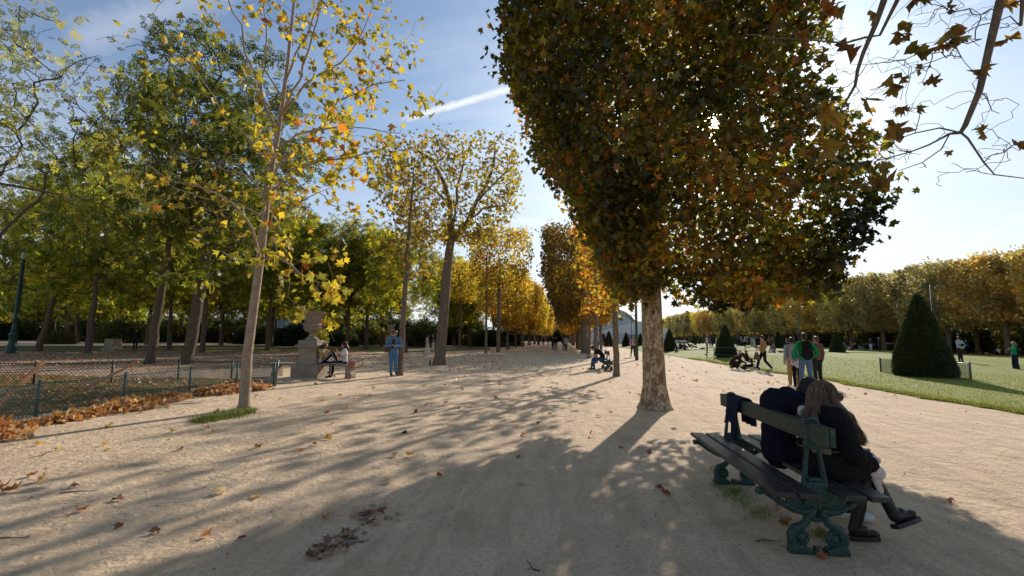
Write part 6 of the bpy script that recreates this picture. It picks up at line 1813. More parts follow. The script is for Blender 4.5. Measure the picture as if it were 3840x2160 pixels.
# navy jacket hung over the backrest
mb = MB(); nu, nv = 24, 26; V = []
for j in range(nv):
    v = j / (nv - 1)
    for i in range(nu):
        uu = i / (nu - 1)
        y = (uu - .5) * .34
        L = .37 * (0.85 + .25 * sin(uu * 5 + 1)) if v < .5 else .26
        if v < .46: w_ = (.46 - v) / .46; x = -.052 - .035 * w_ - .02 * sin(uu * 17 + w_ * 3) * w_; z = .915 - L * w_
        elif v > .54: w_ = (v - .54) / .46; x = .052 + .03 * w_ + .02 * sin(uu * 15 + 2) * w_; z = .915 - L * w_
        else: a = (v - .46) / .08 * pi; x = -.052 * cos(a); z = .915 + .018 * sin(a)
        y2 = y * (1 - .25 * abs(v - .5) * 2 * (0.6 + .4 * sin(uu * 3))) + .02 * sin(v * 6)
        V.append((x, y2, z))
mb.add(V, [(j * nu + i, j * nu + i + 1, (j + 1) * nu + i + 1, (j + 1) * nu + i) for j in range(nv - 1) for i in range(nu - 1)])
NAVYJ = surf('navy_jacket', (.016, .024, .042), (.010, .015, .026), 18, .9, bump_s=.5, bump_d=.01, spec=.15)
o = mb.build('jacket', NAVYJ, None, True); sl_ = o.modifiers.new('s', 'SOLIDIFY'); sl_.thickness = .012
sb_ = o.modifiers.new('ss', 'SUBSURF'); sb_.levels = 1; sb_.render_levels = 1
o.location = onbench(0, SUP - .22); o.rotation_euler = (0, 0, BROT); tag(o, 'dark navy jacket hung over the bench backrest', 'jacket')
# ------------------------------------------------------------------ trees
# --- 1. the great clipped plane tree beside the path
MBASE = G(2456, 1532)
def main_tree():
    rng = np.random.default_rng(21)
    t = thing('plane_tree', 'huge clipped plane tree with mottled trunk and dense brown green crown over the path', 'tree', MBASE)
    tr, rr = lerp_trunk([(0, 0, -.05), (0, 0, .12), (0, 0, .5), (-.02, 0, 1.4), (-.03, .05, 2.6), (-.06, .1, 3.4), (-.05, .15, 5.2), (0, .2, 8.0)], [.43, .335, .255, .232, .222, .21, .15, .08], .25)
    fork = [i for i, p in enumerate(tr) if p[2] > 2.7][0]
    y0, x0 = MBASE[1], MBASE[0]
    def crown_pts(n, shell):
        out = []
        while len(out) < n:
            u = rng.uniform(-1, 1, 3)
            if rng.random() < shell:
                ax_ = rng.integers(0, 3); u[ax_] = np.sign(u[ax_]) * (1 - abs(rng.normal()) * .09)
            z = 2.45 + (u[2] + 1) / 2 * 9.6
            w = (z - 2.45) / 9.6
            e = (abs(u[0]) ** 7 + abs(u[1]) ** 7) ** (1 / 7)
            if e > 1: u[:2] /= e
            # the side over the path bulges out higher up, the lawn side hangs full to the bottom
            hl = .95 + 2.25 * sm(w / .50); hr = 3.15 + .50 * sm(w / .16) - .95 * sm((w - .16) / .25)
            hl *= 1 - .38 * max(0.0, u[1])
            x = u[0] * (hr if u[0] > 0 else hl)
            hy = 1.7 + ((1.5 - (.55 if x > 0 else 0) * sm((w - .14) / .2) * (1 - .6 * sm((w - .45) / .3))) if u[1] < 0 else .55) * sm(w / .25)
            y = u[1] * hy
            lowcut = 2.62 + .35 * sin(x * 1.9 + 1) + .22 * sin(y * 2.3) + (.55 if x < -.6 else 0) - (.32 if x > .9 else 0)
            if z < lowcut: continue
            out.append((x, y, z))
        return np.array(out)
    at = crown_pts(420, .3)
    nodes, par, R, cnt, tips = grow(rng, tr, at, fork, .13, .006, .45, .22, .02)
    put('trunk', tubes_mesh('trunk', nodes, par, R, BARK_PLANE, .005, len(tr), rr), t)
    P = np.concatenate([crown_pts(60000, .55), on_twigs(rng, nodes, cnt, 3, 9000, .22, len(tr))])
    P = P + rng.normal(size=P.shape) * .10
    P = clump_keep(rng, P, 1.15, -.95)
    # a chink in the leaves where the low sun looks through
    cw = P + MBASE - CPOS; k_ = cw @ SUN; dd = np.linalg.norm(cw - k_[:, None] * SUN, axis=1); P = P[dd > .15]
    # warmer leaves low on the outside, dark green within and above
    n = len(P)
    put('crown', leaves_mesh('crown', P, .142, T_PLANE, MAINP, [5, 4.2, 2.8, 1.5, 1.0, 1.8], rng, .55, None, .35, curl=.35, clump=(1.2, .52)), t)
    # fringe of warm leaves hanging along the underside
    return t
main_tree()

# --- 2. slender yellow plane tree by the fence
B1 = G(914, 1534)
def yellow_tree():
    rng = np.random.default_rng(7); Y = B1[1]
    t = thing('plane_tree', 'slender leaning plane tree with sparse yellow leaves and a green tuft at its foot', 'tree', B1)
    def L(pts, dy0=0.0, dy1=0.0):
        n = len(pts); return [AT(x, y, Y + dy0 + (dy1 - dy0) * i / max(1, n - 1)) - B1 for i, (x, y) in enumerate(pts)]
    tp = L([(914, 1540), (917, 1505), (928, 1330), (946, 1192), (962, 1075), (976, 969), (996, 790), (1018, 626), (1041, 505), (1061, 372), (1078, 240), (1103, 0), (1120, -200)], 0, .5)
    tp[0][2] = -.05
    tr, rr = lerp_trunk(tp, [.135, .105, .092, .088, .084, .082, .074, .066, .056, .045, .036, .026, .016], .3)
    def near(py):
        return int(np.argmin([abs(p[2] - (AT(1000, py, Y) - B1)[2]) for p in tr]))
    limbs = []
    spec = [(505, [(994, 388), (969, 298), (919, 199), (909, 99), (860, 0), (830, -120)], -.6, .034), (330, [(992, 250), (999, 99), (990, -10), (985, -150)], .5, .022), (616, [(975, 575), (944, 537), (895, 480), (845, 437), (790, 350), (745, 278), (671, 174)], -1.2, .028),
            (540, [(1110, 505), (1193, 487), (1280, 472), (1390, 480), (1500, 500)], -1.0, .024), (440, [(1100, 380), (1143, 318), (1210, 275), (1280, 238), (1370, 120), (1400, 20)], .8, .032), (400, [(1120, 300), (1180, 130), (1200, 0), (1220, -120)], -1.0, .025),
            (967, [(1044, 965), (1090, 990), (1118, 1022), (1193, 1057), (1260, 1085)], -1.3, .030), (960, [(969, 950), (954, 858), (910, 800), (870, 759), (800, 720), (740, 700), (640, 680), (560, 620)], -1.4, .036), (830, [(960, 800), (880, 760), (760, 740), (650, 700), (590, 650)], 1.0, .028),
            (720, [(1040, 700), (1110, 640), (1210, 600), (1330, 590), (1440, 560)], -1.6, .034), (900, [(1010, 880), (1060, 800), (1150, 740), (1250, 700)], -.8, .024), (760, [(985, 720), (930, 660), (850, 640), (760, 600), (640, 560)], .9, .026), (250, [(1110, 200), (1180, 60), (1230, -60)], -.6, .025), (680, [(1060, 600), (1150, 540), (1270, 380), (1400, 320), (1520, 300)], 1.2, .035)]
    LR = []
    for py, pts, dy, r in spec:
        b = near(py); k0 = tr[b]
        lp, lr = lerp_trunk([k0] + L(pts, 0.15 * dy, dy), [r] + [r * (1 - .75 * (i + 1) / len(pts)) for i in range(len(pts))], .3, rng, .025)
        limbs.append((b, lp[1:])); LR += lr[1:]
    at = []
    for _ in range(420):
        b, lp = limbs[rng.integers(0, len(limbs))]; q = lp[rng.integers(len(lp) // 3, len(lp))]
        at.append(q + rng.normal(size=3) * np.array([.55, .6, .5]))
    nodes, par, R, cnt, tips = grow(rng, tr, np.array(at), near(1000), .05, .0035, .18, .3, -.03, limbs)
    R = np.maximum(np.minimum(R, .012), .0035)
    R[:len(tr)] = rr; R[len(tr):len(tr) + len(LR)] = LR
    put('trunk', tubes_mesh('trunk', nodes, par, R, BARK_PALE, 0, len(tr), rr), t)
    cand = np.arange(len(tr) + len(LR), len(nodes))
    px_w = np.ones(len(cand))
    w = 1 + 2.2 * (nodes[cand, 0] > .3) + .4
    j = rng.choice(cand, 1500, p=w / w.sum()); P = nodes[j] + rng.normal(size=(1500, 3)) * .10
    put('crown', leaves_mesh('crown', P, .15, T_PLANE, YELLOW, [4, 4, 2, 2.5, .7], rng, .7, None, .25, curl=.5), t)
yellow_tree()

# --- 3. thin young tree the man leans on
def sparse_young(label, base, top, lean, r, nleaf, pal, seed, spreadx=1.5, z0=.45, lsize=.14, group=None, bark=BARK_GREY, ntip=170):
    rng = np.random.default_rng(seed); h = top
    t = thing('plane_tree', label, 'tree', base, 0, group)
    tr, rr = lerp_trunk([(0, 0, -.05), (0, 0, .3), (lean * .3, 0, h * .35), (lean * .6, 0, h * .65), (lean, 0, h * .96)], [r * 1.25, r, r * .85, r * .55, r * .15], .3, rng, r * .12)
    at = []
    for _ in range(ntip):
        z = h * (z0 + (1.02 - z0) * rng.random()); w = spreadx * (1 - .5 * abs((z / h - .72) / .4))
        a = rng.random() * 6.28; d = w * rng.random() ** .6; at.append((lean * z / h + d * cos(a), d * sin(a), z + d * .25))
    fork = int(len(tr) * z0 * .85)
    nodes, par, R, cnt, tips = grow(rng, tr, np.array(at), fork, r * .4, .005, .35, .2, .05)
    put('trunk', tubes_mesh('trunk', nodes, par, R, bark, 0, len(tr), rr), t)
    P = on_twigs(rng, nodes, cnt, 4, nleaf, .22, len(tr))
    put('crown', leaves_mesh('crown', P, lsize, T_PLANE, pal, [1] * len(pal), rng, .6, None, .3, curl=.4), t)
    return t
b = G(1499, 1408); sparse_young('thin young plane tree with few brown leaves beside the man in denim', b, AT(1545, 560, b[1])[2], .25, .115, 1000, [(.16, .09, .025), (.24, .17, .03), (.13, .11, .03), (.30, .2, .03)], 31, 1.75, .42, .15)
b = G(2311, 1411); sparse_young('slender plane tree with golden leaves and bare twigs between the bench and the thick trunk', b, 9.5, -.1, .13, 1500, GOLD, 32, 2.1, .28, .19, ntip=230)

# --- 4. tall pollard plane with a flat cut crown
B4 = G(1646, 1368)
def pollard():
    rng = np.random.default_rng(17); Y = B4[1]
    t = thing('plane_tree', 'tall grey pollard plane with a forked trunk and a flat cut golden crown', 'tree', B4)
    L = lambda pts, d0, d1: [AT(x, y, Y + d0 + (d1 - d0) * i / max(1, len(pts) - 1)) - B4 for i, (x, y) in enumerate(pts)]
    tp = L([(1646, 1372), (1650, 1335), (1662, 1200), (1673, 1060), (1684, 945), (1692, 905)], 0, 0); tp[0][2] = -.05
    tr, rr = lerp_trunk(tp, [.40, .30, .265, .245, .23, .20], .35)
    b = len(tr) - 1
    limbs = []; LR = []
    for pts, d1, r in [([(1690, 850), (1694, 760), (1650, 660), (1620, 600), (1560, 560)], -1.5, .15), ([(1740, 860), (1775, 790), (1800, 730), (1850, 640), (1855, 560)], -1.0, .15), ([(1705, 800), (1715, 700), (1740, 610), (1730, 530)], 1.5, .10), ([(1760, 820), (1820, 780), (1900, 770), (1930, 700)], 1.0, .08), ([(1680, 770), (1640, 720), (1580, 690), (1520, 640)], 1.4, .08), ([(1790, 760), (1850, 690), (1910, 640)], -1.8, .08)]:
        lp, lr = lerp_trunk([tr[b]] + L(pts, 0, d1), [r] + [r * (1 - .65 * (i + 1) / len(pts)) for i in range(len(pts))], .4, rng, .05)
        limbs.append((b, lp[1:])); LR += lr[1:]
    lo, hi = AT(1440, 900, Y) - B4, AT(1945, 565, Y) - B4
    def pts_(n, sh):
        out = []
        while len(out) < n:
            u = rng.uniform(-1, 1, 3)
            if rng.random() < sh: a_ = rng.integers(0, 3); u[a_] = np.sign(u[a_]) * (1 - abs(rng.normal()) * .12)
            w = (u[2] + 1) / 2; z = lo[2] + w * (hi[2] - lo[2]); k = .5 + .5 * min(1, w / .5)
            if w > .93: k *= .95
            out.append(((lo[0] + hi[0]) / 2 + u[0] * (hi[0] - lo[0]) / 2 * k, u[1] * 3.0 * k, z))
        return np.array(out)
    nodes, par, R, cnt, tips = grow(rng, tr, pts_(300, .4), len(tr) - 1, .10, .010, .5, .25, .03, limbs)
    R = np.minimum(R, .06); R[:len(tr)] = rr; R[len(tr):len(tr) + len(LR)] = np.maximum(R[len(tr):len(tr) + len(LR)], LR)
    put('trunk', tubes_mesh('trunk', nodes, par, R, BARK_GREY, 0, len(tr), rr), t)
    P = np.concatenate([pts_(2300, .8), on_twigs(rng, nodes, cnt, 4, 1700, .25, len(tr))])
    put('crown', leaves_mesh('crown', P, .21, T_PLANE, [(.22, .16, .03), (.27, .19, .03), (.18, .15, .03), (.25, .13, .025), (.13, .115, .028)], [2, 1.5, 3, .8, 2.5], rng, .4, None, .3, curl=.3, clump=(1.2, .3)), t)
pollard()

FAR_SHRUB = []
# --- 5. the rows of the allee
ORD = ['first', 'second', 'third', 'fourth', 'fifth', 'sixth', 'seventh', 'eighth', 'ninth', 'tenth']
BX_A = box_tree(41, 12.4, 6.8, 2.9, 2.9, .19, 4200, .24, GOLD, [2, 1.2, 3, 1, 3, 1], gap=-.8)
GOLDY = [(.28, .19, .035), (.33, .22, .04), (.22, .19, .04), (.30, .155, .03)]
BX_G1 = box_tree(42, 10.2, 2.9, 2.5, 2.6, .14, 5200, .25, GOLDY, [3, 3, 2, 1.5], gap=-.9)
BX_G2 = box_tree(43, 9.6, 2.7, 2.3, 2.6, .13, 4800, .25, GOLDY, [3, 2, 3, 1], gap=-.9)
BX_D = box_tree(44, 13.2, 3.4, 4.4, 3.2, .36, 11000, .25, [(.12, .075, .025), (.18, .10, .025), (.075, .065, .02), (.25, .14, .03)], [3, 2.4, 2.6, 1.2], gap=-.9, ntip=200)
BX_R = box_tree(45, 11.8, 3.2, 3.4, 3.2, .24, 7000, .25, GOLD, [2, 1, 2, 1.4, 2, 1.6], gap=-.8)
LX = -6.9
rr5 = random.Random(3)
q = G(1822, 1326); sparse_young('thin young plane tree in front of the golden rows of the allee', q, 11.2, -.1, .12, 1300, GOLD, 51, 1.4, .35, .2)
q = G(1868, 1321); tree('plane_tree', 'clipped plane tree with a flat topped olive crown over the far path', q, .4, None, *BX_A)
k = 0
for Y in (56, 63.5, 71, 78.5, 86, 94, 102, 111, 121, 132, 144, 158, 174, 192):
    lab = 'golden clipped plane tree in the row before the kiosk, %s from the near end' % ORD[k] if k < 6 else 'far golden clipped plane tree closing the allee on the kiosk side'
    me = (BX_G1, BX_G2)[k % 2]
    tree('plane_tree', lab, (LX + rr5.uniform(-.3, .3), Y, 0), rr5.choice((0, pi)) + rr5.uniform(-.1, .1), 'golden trees on the kiosk side of the allee', *me, scale=(1, 1, 1.0) if k < 4 else 1.12)
    k += 1
q = G(2208, 1325); tree('plane_tree', 'thick trunked clipped plane tree with a tall dark brown crown in the allee', (2.0, q[1], 0), 0, None, *BX_D)
q = G(2253, 1322); sparse_young('slender plane trunk beside the litter bin of the allee', (q[0], q[1], 0), 10.2, 0.1, .17, 2600, GOLD, 55, 2.2, .32, .22)
k = 0
for Y in (28.5, 36.5, 53, 61, 69, 77, 86, 95, 105, 116, 128, 142, 158, 176, 195):
    if Y == 28.5: Y = 29.0
    lab = 'plane tree in the row behind the phone bench, %s along the row' % ORD[k] if k < 7 else 'far clipped plane tree closing the allee on the lawn side'
    me = BX_R if k % 3 != 2 else BX_D
    if k in (0, 1):   # slim one hidden by the great crown
        sparse_young(lab, (1.9, Y, 0), 10.5, .1, .13, 1300, GOLD, 56, 2.0, .3, .2, group='plane trees on the lawn side of the allee')
    else:
        tree('plane_tree', lab, (2.0 + rr5.uniform(-.3, .3), Y, 0), rr5.choice((0, pi)) + rr5.uniform(-.1, .1), 'plane trees on the lawn side of the allee', *me)
    k += 1
for k, (x, Y) in enumerate([(-4.5, 215), (-1, 222), (3, 218), (-8, 218), (7, 226), (-13, 222)]):
    tree('plane_tree', 'far tree closing the end of the long allee', (x, Y, 0), k * 1.3, 'trees closing the end of the allee', *BX_G1, scale=1.35)
for k in range(9):
    t = thing('shrub', 'dark shrub at the far end of the long allee', 'shrub', (-16 + 4.2 * k, 205 + 3 * (k % 2), 0), k * 1.7, 'shrubs at the end of the allee', (1.6, 1.4, 2.3)); FAR_SHRUB.append(t)
# second golden row beside the kiosk, deeper in
for k, (x, Y) in enumerate([(-14.5, 62), (-15, 72), (-14.5, 83), (-15, 95), (-15, 110), (-15.5, 128)]):
    tree('plane_tree', 'olive clipped plane tree in the inner row behind the golden trees', (x, Y, 0), k * 1.1, 'inner row behind the golden trees', *BX_A, scale=.95)

# --- 6. clipped trees beyond the lawn
H1 = box_tree(61, 11.2, 3.6, 4.1, 4.3, .27, 9000, .34, OLIVE, [3, 2.4, 2.6, 1.6, 2], gap=-1.1, taper=.8, roundz=.5, droop=.2, lm=LEAF_FAR)
H2 = box_tree(62, 10.8, 3.9, 4.0, 4.3, .25, 8600, .34, [(.32, .265, .09), (.37, .29, .08), (.26, .235, .09), (.40, .28, .07)], [3, 2.4, 2.6, 1.6], gap=-1.0, taper=.8, roundz=.5, droop=.2, lm=LEAF_FAR)
H3 = box_tree(63, 11.3, 3.5, 4.2, 4.3, .27, 9000, .34, [(.21, .195, .09), (.26, .225, .095), (.29, .23, .085), (.175, .165, .08)], [3, 2.4, 2, 1.6], gap=-1.1, taper=.82, roundz=.5, droop=.2, lm=LEAF_FAR)
HL = {0: 'shaggy golden', 1: 'dark olive', 2: 'brown olive'}
rr6 = random.Random(9); k = 0
for Y in (39, 48, 57.5, 66, 77, 85.5, 97, 105.5, 117, 126, 138, 147, 159, 169, 182, 195, 209, 224, 240, 258, 278):
    kind = (2, 0, 0, 1, 1, 2, 0, 2, 1, 0, 2)[k % 11]
    me = {0: H2, 1: H3, 2: H1}[kind]
    lab = '%s clipped plane tree beyond the lawn, %s from the big yew cone end' % (HL[kind], ORD[k]) if k < 8 else 'far clipped plane tree in the long hedge row beyond the lawn'
    if kind == 0 and k < 3: lab = '%s clipped plane tree beyond the lawn, %s in its row' % (HL[kind], ORD[k])
    tree('plane_tree', lab, (49.5 + rr6.uniform(-.5, .5), Y, .55), rr6.choice((0, pi)) + rr6.uniform(-.06, .06), 'clipped plane trees beyond the lawn', *me)
    k += 1
k = 0
for Y in (37, 46, 56, 65.5, 75, 84.5, 95, 106, 118, 130, 143, 157, 172, 190, 210, 232, 256):
    tree('plane_tree', 'clipped plane tree in the back row beyond the lawn', (60.5 + rr6.uniform(-.6, .6), Y, .55), rr6.choice((0, pi)) + rr6.uniform(-.1, .1), 'back row of clipped trees beyond the lawn', *(H3, H1, H2)[k % 3]); k += 1
q = AT(2790, 1180, 230); vb = vase_tree(64, 24, 6, 8, .4, 900, .5, OLIVE, [1] * 5, T=T_MID, ntip=260, bark=BARK_GREY)
tree('bare_tree', 'nearly bare tall tree standing up behind the clipped trees', (q[0], q[1], 0), 0, None, *vb)

# --- 7. the wood beside the allee
ASH1 = vase_tree(71, 15.5, 3.6, 4.6, .21, 9500, .42, GREEN, [3, 3.5, 2.6, 2, 2], ntip=240, spread=.34, gap=-.25, gscale=1.1, low=5.0)
ASH2 = vase_tree(72, 14.5, 3.2, 4.8, .20, 9500, .42, [(.13, .148, .018), (.185, .19, .026), (.26, .235, .034), (.085, .10, .016), (.35, .27, .034)], [3, 3, 2.4, 1.5, 1.5], ntip=240, spread=.34, lean=(.3, .2), gap=-.2, gscale=1.1, low=4.6)
FARW = vase_tree(74, 15, 3.4, 5.2, .24, 8000, .62, GREEN, [3, 3.4, 2.2, 1.6, 2.5], ntip=150, spread=.6)
wood = [(145, 1318, 1, .95, 'dark forked tree standing next to the cast iron lamp post'),
        (330, 1325, 0, .95, 'dark tree with a low fork in the wood next to the stone block'),
        (290, 1285, 1, 1.0, 'thin leaning trunk deep in the wood behind the sunny path'),
        (633, 1312, 1, .9, 'tree with a low branching fork between two leaning trunks'),
        (757, 1322, 0, .85, 'dark trunk just past the big leaning tree'),
        (1002, 1316, 0, .92, 'straight dark tree between the yellow plane tree and the urn'),
        (1035, 1292, 1, .9, 'thick short trunk beside the blue roofed pavilion'),
        (1172, 1312, 1, .92, 'tree whose forked limbs rise straight behind the stone urn'),
        (1300, 1313, 0, .92, 'vase shaped tree behind the woman in the white T-shirt'),
        (1256, 1291, 1, .8, 'slim reddish trunk seen between the urn and the vase shaped tree'),
        (1430, 1300, 0, .85, 'dark trunk by the green bench in the wood'),
        (1521, 1323, 1, .78, 'dark tree just beyond the man in denim'),
        (1755, 1300, 1, .7, 'green tree behind the grey pollard trunk')]
for i, (px, py, v, s, lab) in enumerate(wood):
    tree('ash_tree', lab, G(px, py), i * 1.37 + .4, None, *((ASH1, ASH2)[v]), scale=s)
# two large leaning trees nearer the fence
BIG1 = vase_tree(75, 16.6, 5.0, 5.0, .24, 9500, .36, [(.050, .066, .010), (.080, .095, .014), (.135, .14, .018), (.034, .045, .008)], [3, 3, 2, 2], ntip=330, spread=.28, lean=(.35, .2), rz=.37, zc=.64, gap=-.2, gscale=1.0)
tree('ash_tree', 'big dark leaning tree rising behind the wire fence', G(700, 1367), 0.0, None, *BIG1)
BIG2 = vase_tree(76, 14.5, 4.2, 4.4, .19, 8000, .36, [(.065, .085, .012), (.105, .12, .018), (.17, .165, .024), (.25, .19, .03)], [3, 3, 2, 1], ntip=300, spread=.28, lean=(.1, .2), gap=-.15, gscale=1.0)
tree('ash_tree', 'forked leaning tree behind the thin wooden stake', G(560, 1367), 0.0, None, *BIG2)
# tree at the edge of view with bare fine branches fanning up
OUTL = vase_tree(77, 12.6, 3.0, 4.4, .16, 3400, .24, [(.16, .18, .04), (.24, .22, .05), (.11, .13, .03), (.30, .24, .05)], [2, 2, 2, 1], ntip=420, spread=.26, lean=(.7, .3), low=5.6, tipr=.007)
b = G(-260, 1420); tree('ash_tree', 'fine branched pale leaved tree fanning out above the wire fence', (b[0], b[1], 0), 0.0, None, *OUTL)
# far fill of the wood
rw = random.Random(12); n_ = 0
fills = []
for i in range(400):
    if len(fills) >= 46: break
    px = rw.uniform(-700, 1760); Y = rw.uniform(46, 88) if len(fills) < 34 else rw.uniform(88, 120)
    q = AT(px, 1290, Y); p = np.array([q[0], q[1]])
    if p[0] > -17: continue
    if all(np.linalg.norm(p - f) > 4.2 for f in fills): fills.append(p)
for i, p in enumerate(fills):
    tree('ash_tree', 'green tree deep in the wood beside the allee', (p[0], p[1], 0), rw.uniform(0, 6.28), 'trees deep in the wood', *FARW, scale=rw.uniform(.8, 1.05))
# shrubs closing the floor of the wood
def shrub_mesh(seed, pal, n=5200, size=.22):
    rg = np.random.default_rng(seed); u = rg.normal(size=(n, 3)); u /= np.linalg.norm(u, axis=1)[:, None]
    u *= (rg.random((n, 1)) ** .35); u[:, 2] = np.abs(u[:, 2])
    P = u * np.array([2.2, 1.6, 2.2]) * (1 + .18 * np.sin(u[:, :1] * 7 + seed) * np.cos(u[:, 1:2] * 6))
    P = P + rg.normal(size=P.shape) * .1; P[:, 2] = np.maximum(P[:, 2], .03)
    return leaves_mesh('foliage', P, size, T_SPRIG, pal, [1] * len(pal), rg, .2)
DK = [(.018, .030, .012), (.028, .042, .016), (.04, .055, .018), (.012, .02, .009)]
S1, S2 = shrub_mesh(1, DK), shrub_mesh(2, [(.05, .06, .02), (.08, .09, .025), (.03, .045, .016), (.14, .10, .03)])
S3 = shrub_mesh(3, [(.30, .20, .03), (.22, .18, .035), (.14, .14, .03)], 2600, .25)
for t in FAR_SHRUB: put('foliage', S1, t)
i = 0
for px in range(-650, 1900, 62):
    Y = 56 + 16 * rw.random() + (10 if px > 1300 else 0)
    q = AT(px + rw.uniform(-20, 20), 1285, Y)
    if q[0] > -9.5: continue
    t = thing('shrub', 'dense dark shrub closing the floor of the wood', 'shrub', (q[0], q[1], 0), rw.random() * 6, 'shrubs along the back of the wood', rw.uniform(.9, 1.6)); put('foliage', S1 if i % 3 else S2, t); i += 1
for px in range(-600, 1800, 85):
    q = AT(px + rw.uniform(-20, 20), 1285, 82 + 12 * rw.random())
    if q[0] > -15: continue
    t = thing('shrub', 'tall dark shrub at the very back of the wood', 'shrub', (q[0], q[1], 0), rw.random() * 6, 'tall shrubs behind the wood', (2.2, 2.0, 2.4)); put('foliage', S1, t)
q = G(1195, 1300); t = thing('shrub', 'yellow green shrub just behind the stone urn', 'shrub', (q[0], q[1], 0), 1.0, None, (.6, .6, .98)); put('foliage', S3, t)
q = G(215, 1290); t = thing('shrub', 'green bush catching the sun next to the lamp post', 'shrub', (q[0], q[1], 0), 2.0, None, (.9, .9, .7)); put('foliage', S2, t)
q = G(390, 1270); t = thing('shrub', 'orange leaved bush lit by the sun deep in the wood', 'shrub', (q[0], q[1] - 4, 0), 2.0, None, (1.3, 1.2, 2.2)); put('foliage', S3, t)
# umbrella clipped little trees
rg = np.random.default_rng(5)
def umbrella():
    n = 2600; a = rg.random(n) * 6.28; r_ = 1.55 * np.sqrt(rg.random(n)); P = np.stack([r_ * np.cos(a), r_ * np.sin(a), 2.0 + .95 * np.sqrt(np.maximum(0, 1 - (r_ / 1.6) ** 2)) * (1 - .5 * rg.random(n)) - .25 * rg.random(n)], 1)
    cm = leaves_mesh('crown', P, .2, T_SPRIG, [(.05, .075, .02), (.09, .11, .03), (.03, .05, .015)], [1, 1, 1], rg, .9)
    mb = MB(); mb.tube([(0, 0, -.05), (.02, 0, 1.2), (0, 0, 2.3)], [.08, .06, .05], 8)
    for k in range(6): mb.tube([(0, 0, 1.95), (.5 * cos(k * 1.05), .5 * sin(k * 1.05), 2.3), (1.1 * cos(k * 1.05), 1.1 * sin(k * 1.05), 2.35)], [.035, .025, .012], 5)
    return mb.mesh('trunk', BARK_DARK, True), cm
UM = umbrella()
for (px, py, lab) in [(1695, 1297, 'umbrella shaped little tree beside the grey pollard trunk'), (1762, 1298, 'umbrella shaped little tree standing alone before the dark wood'), (1840, 1297, 'umbrella shaped little tree next to the kiosk')]:
    tree('umbrella_tree', lab, G(px, py), px * .1, 'umbrella clipped trees', *UM)
# low shrubs under the clipped trees beyond the lawn
i = 0
for Y in list(range(36, 150, 9)) + list(range(150, 290, 14)):
    t = thing('shrub', 'dark shrub under the back row of clipped trees', 'shrub', (66 + rw.uniform(-1, 1), Y, .3), rw.random() * 6, 'shrubs under the clipped trees', (2.2, 3.2, 2.3)); put('foliage', S1 if i % 2 else S2, t); i += 1
i = 0
for Y in range(40, 150, 17):
    t = thing('shrub', 'small bush at the foot of the clipped trees beyond the lawn', 'shrub', (53 + rw.uniform(-1, 1), Y, .4), rw.random() * 6, 'bushes at the foot of the clipped trees', rw.uniform(.55, .8)); put('foliage', S2, t)

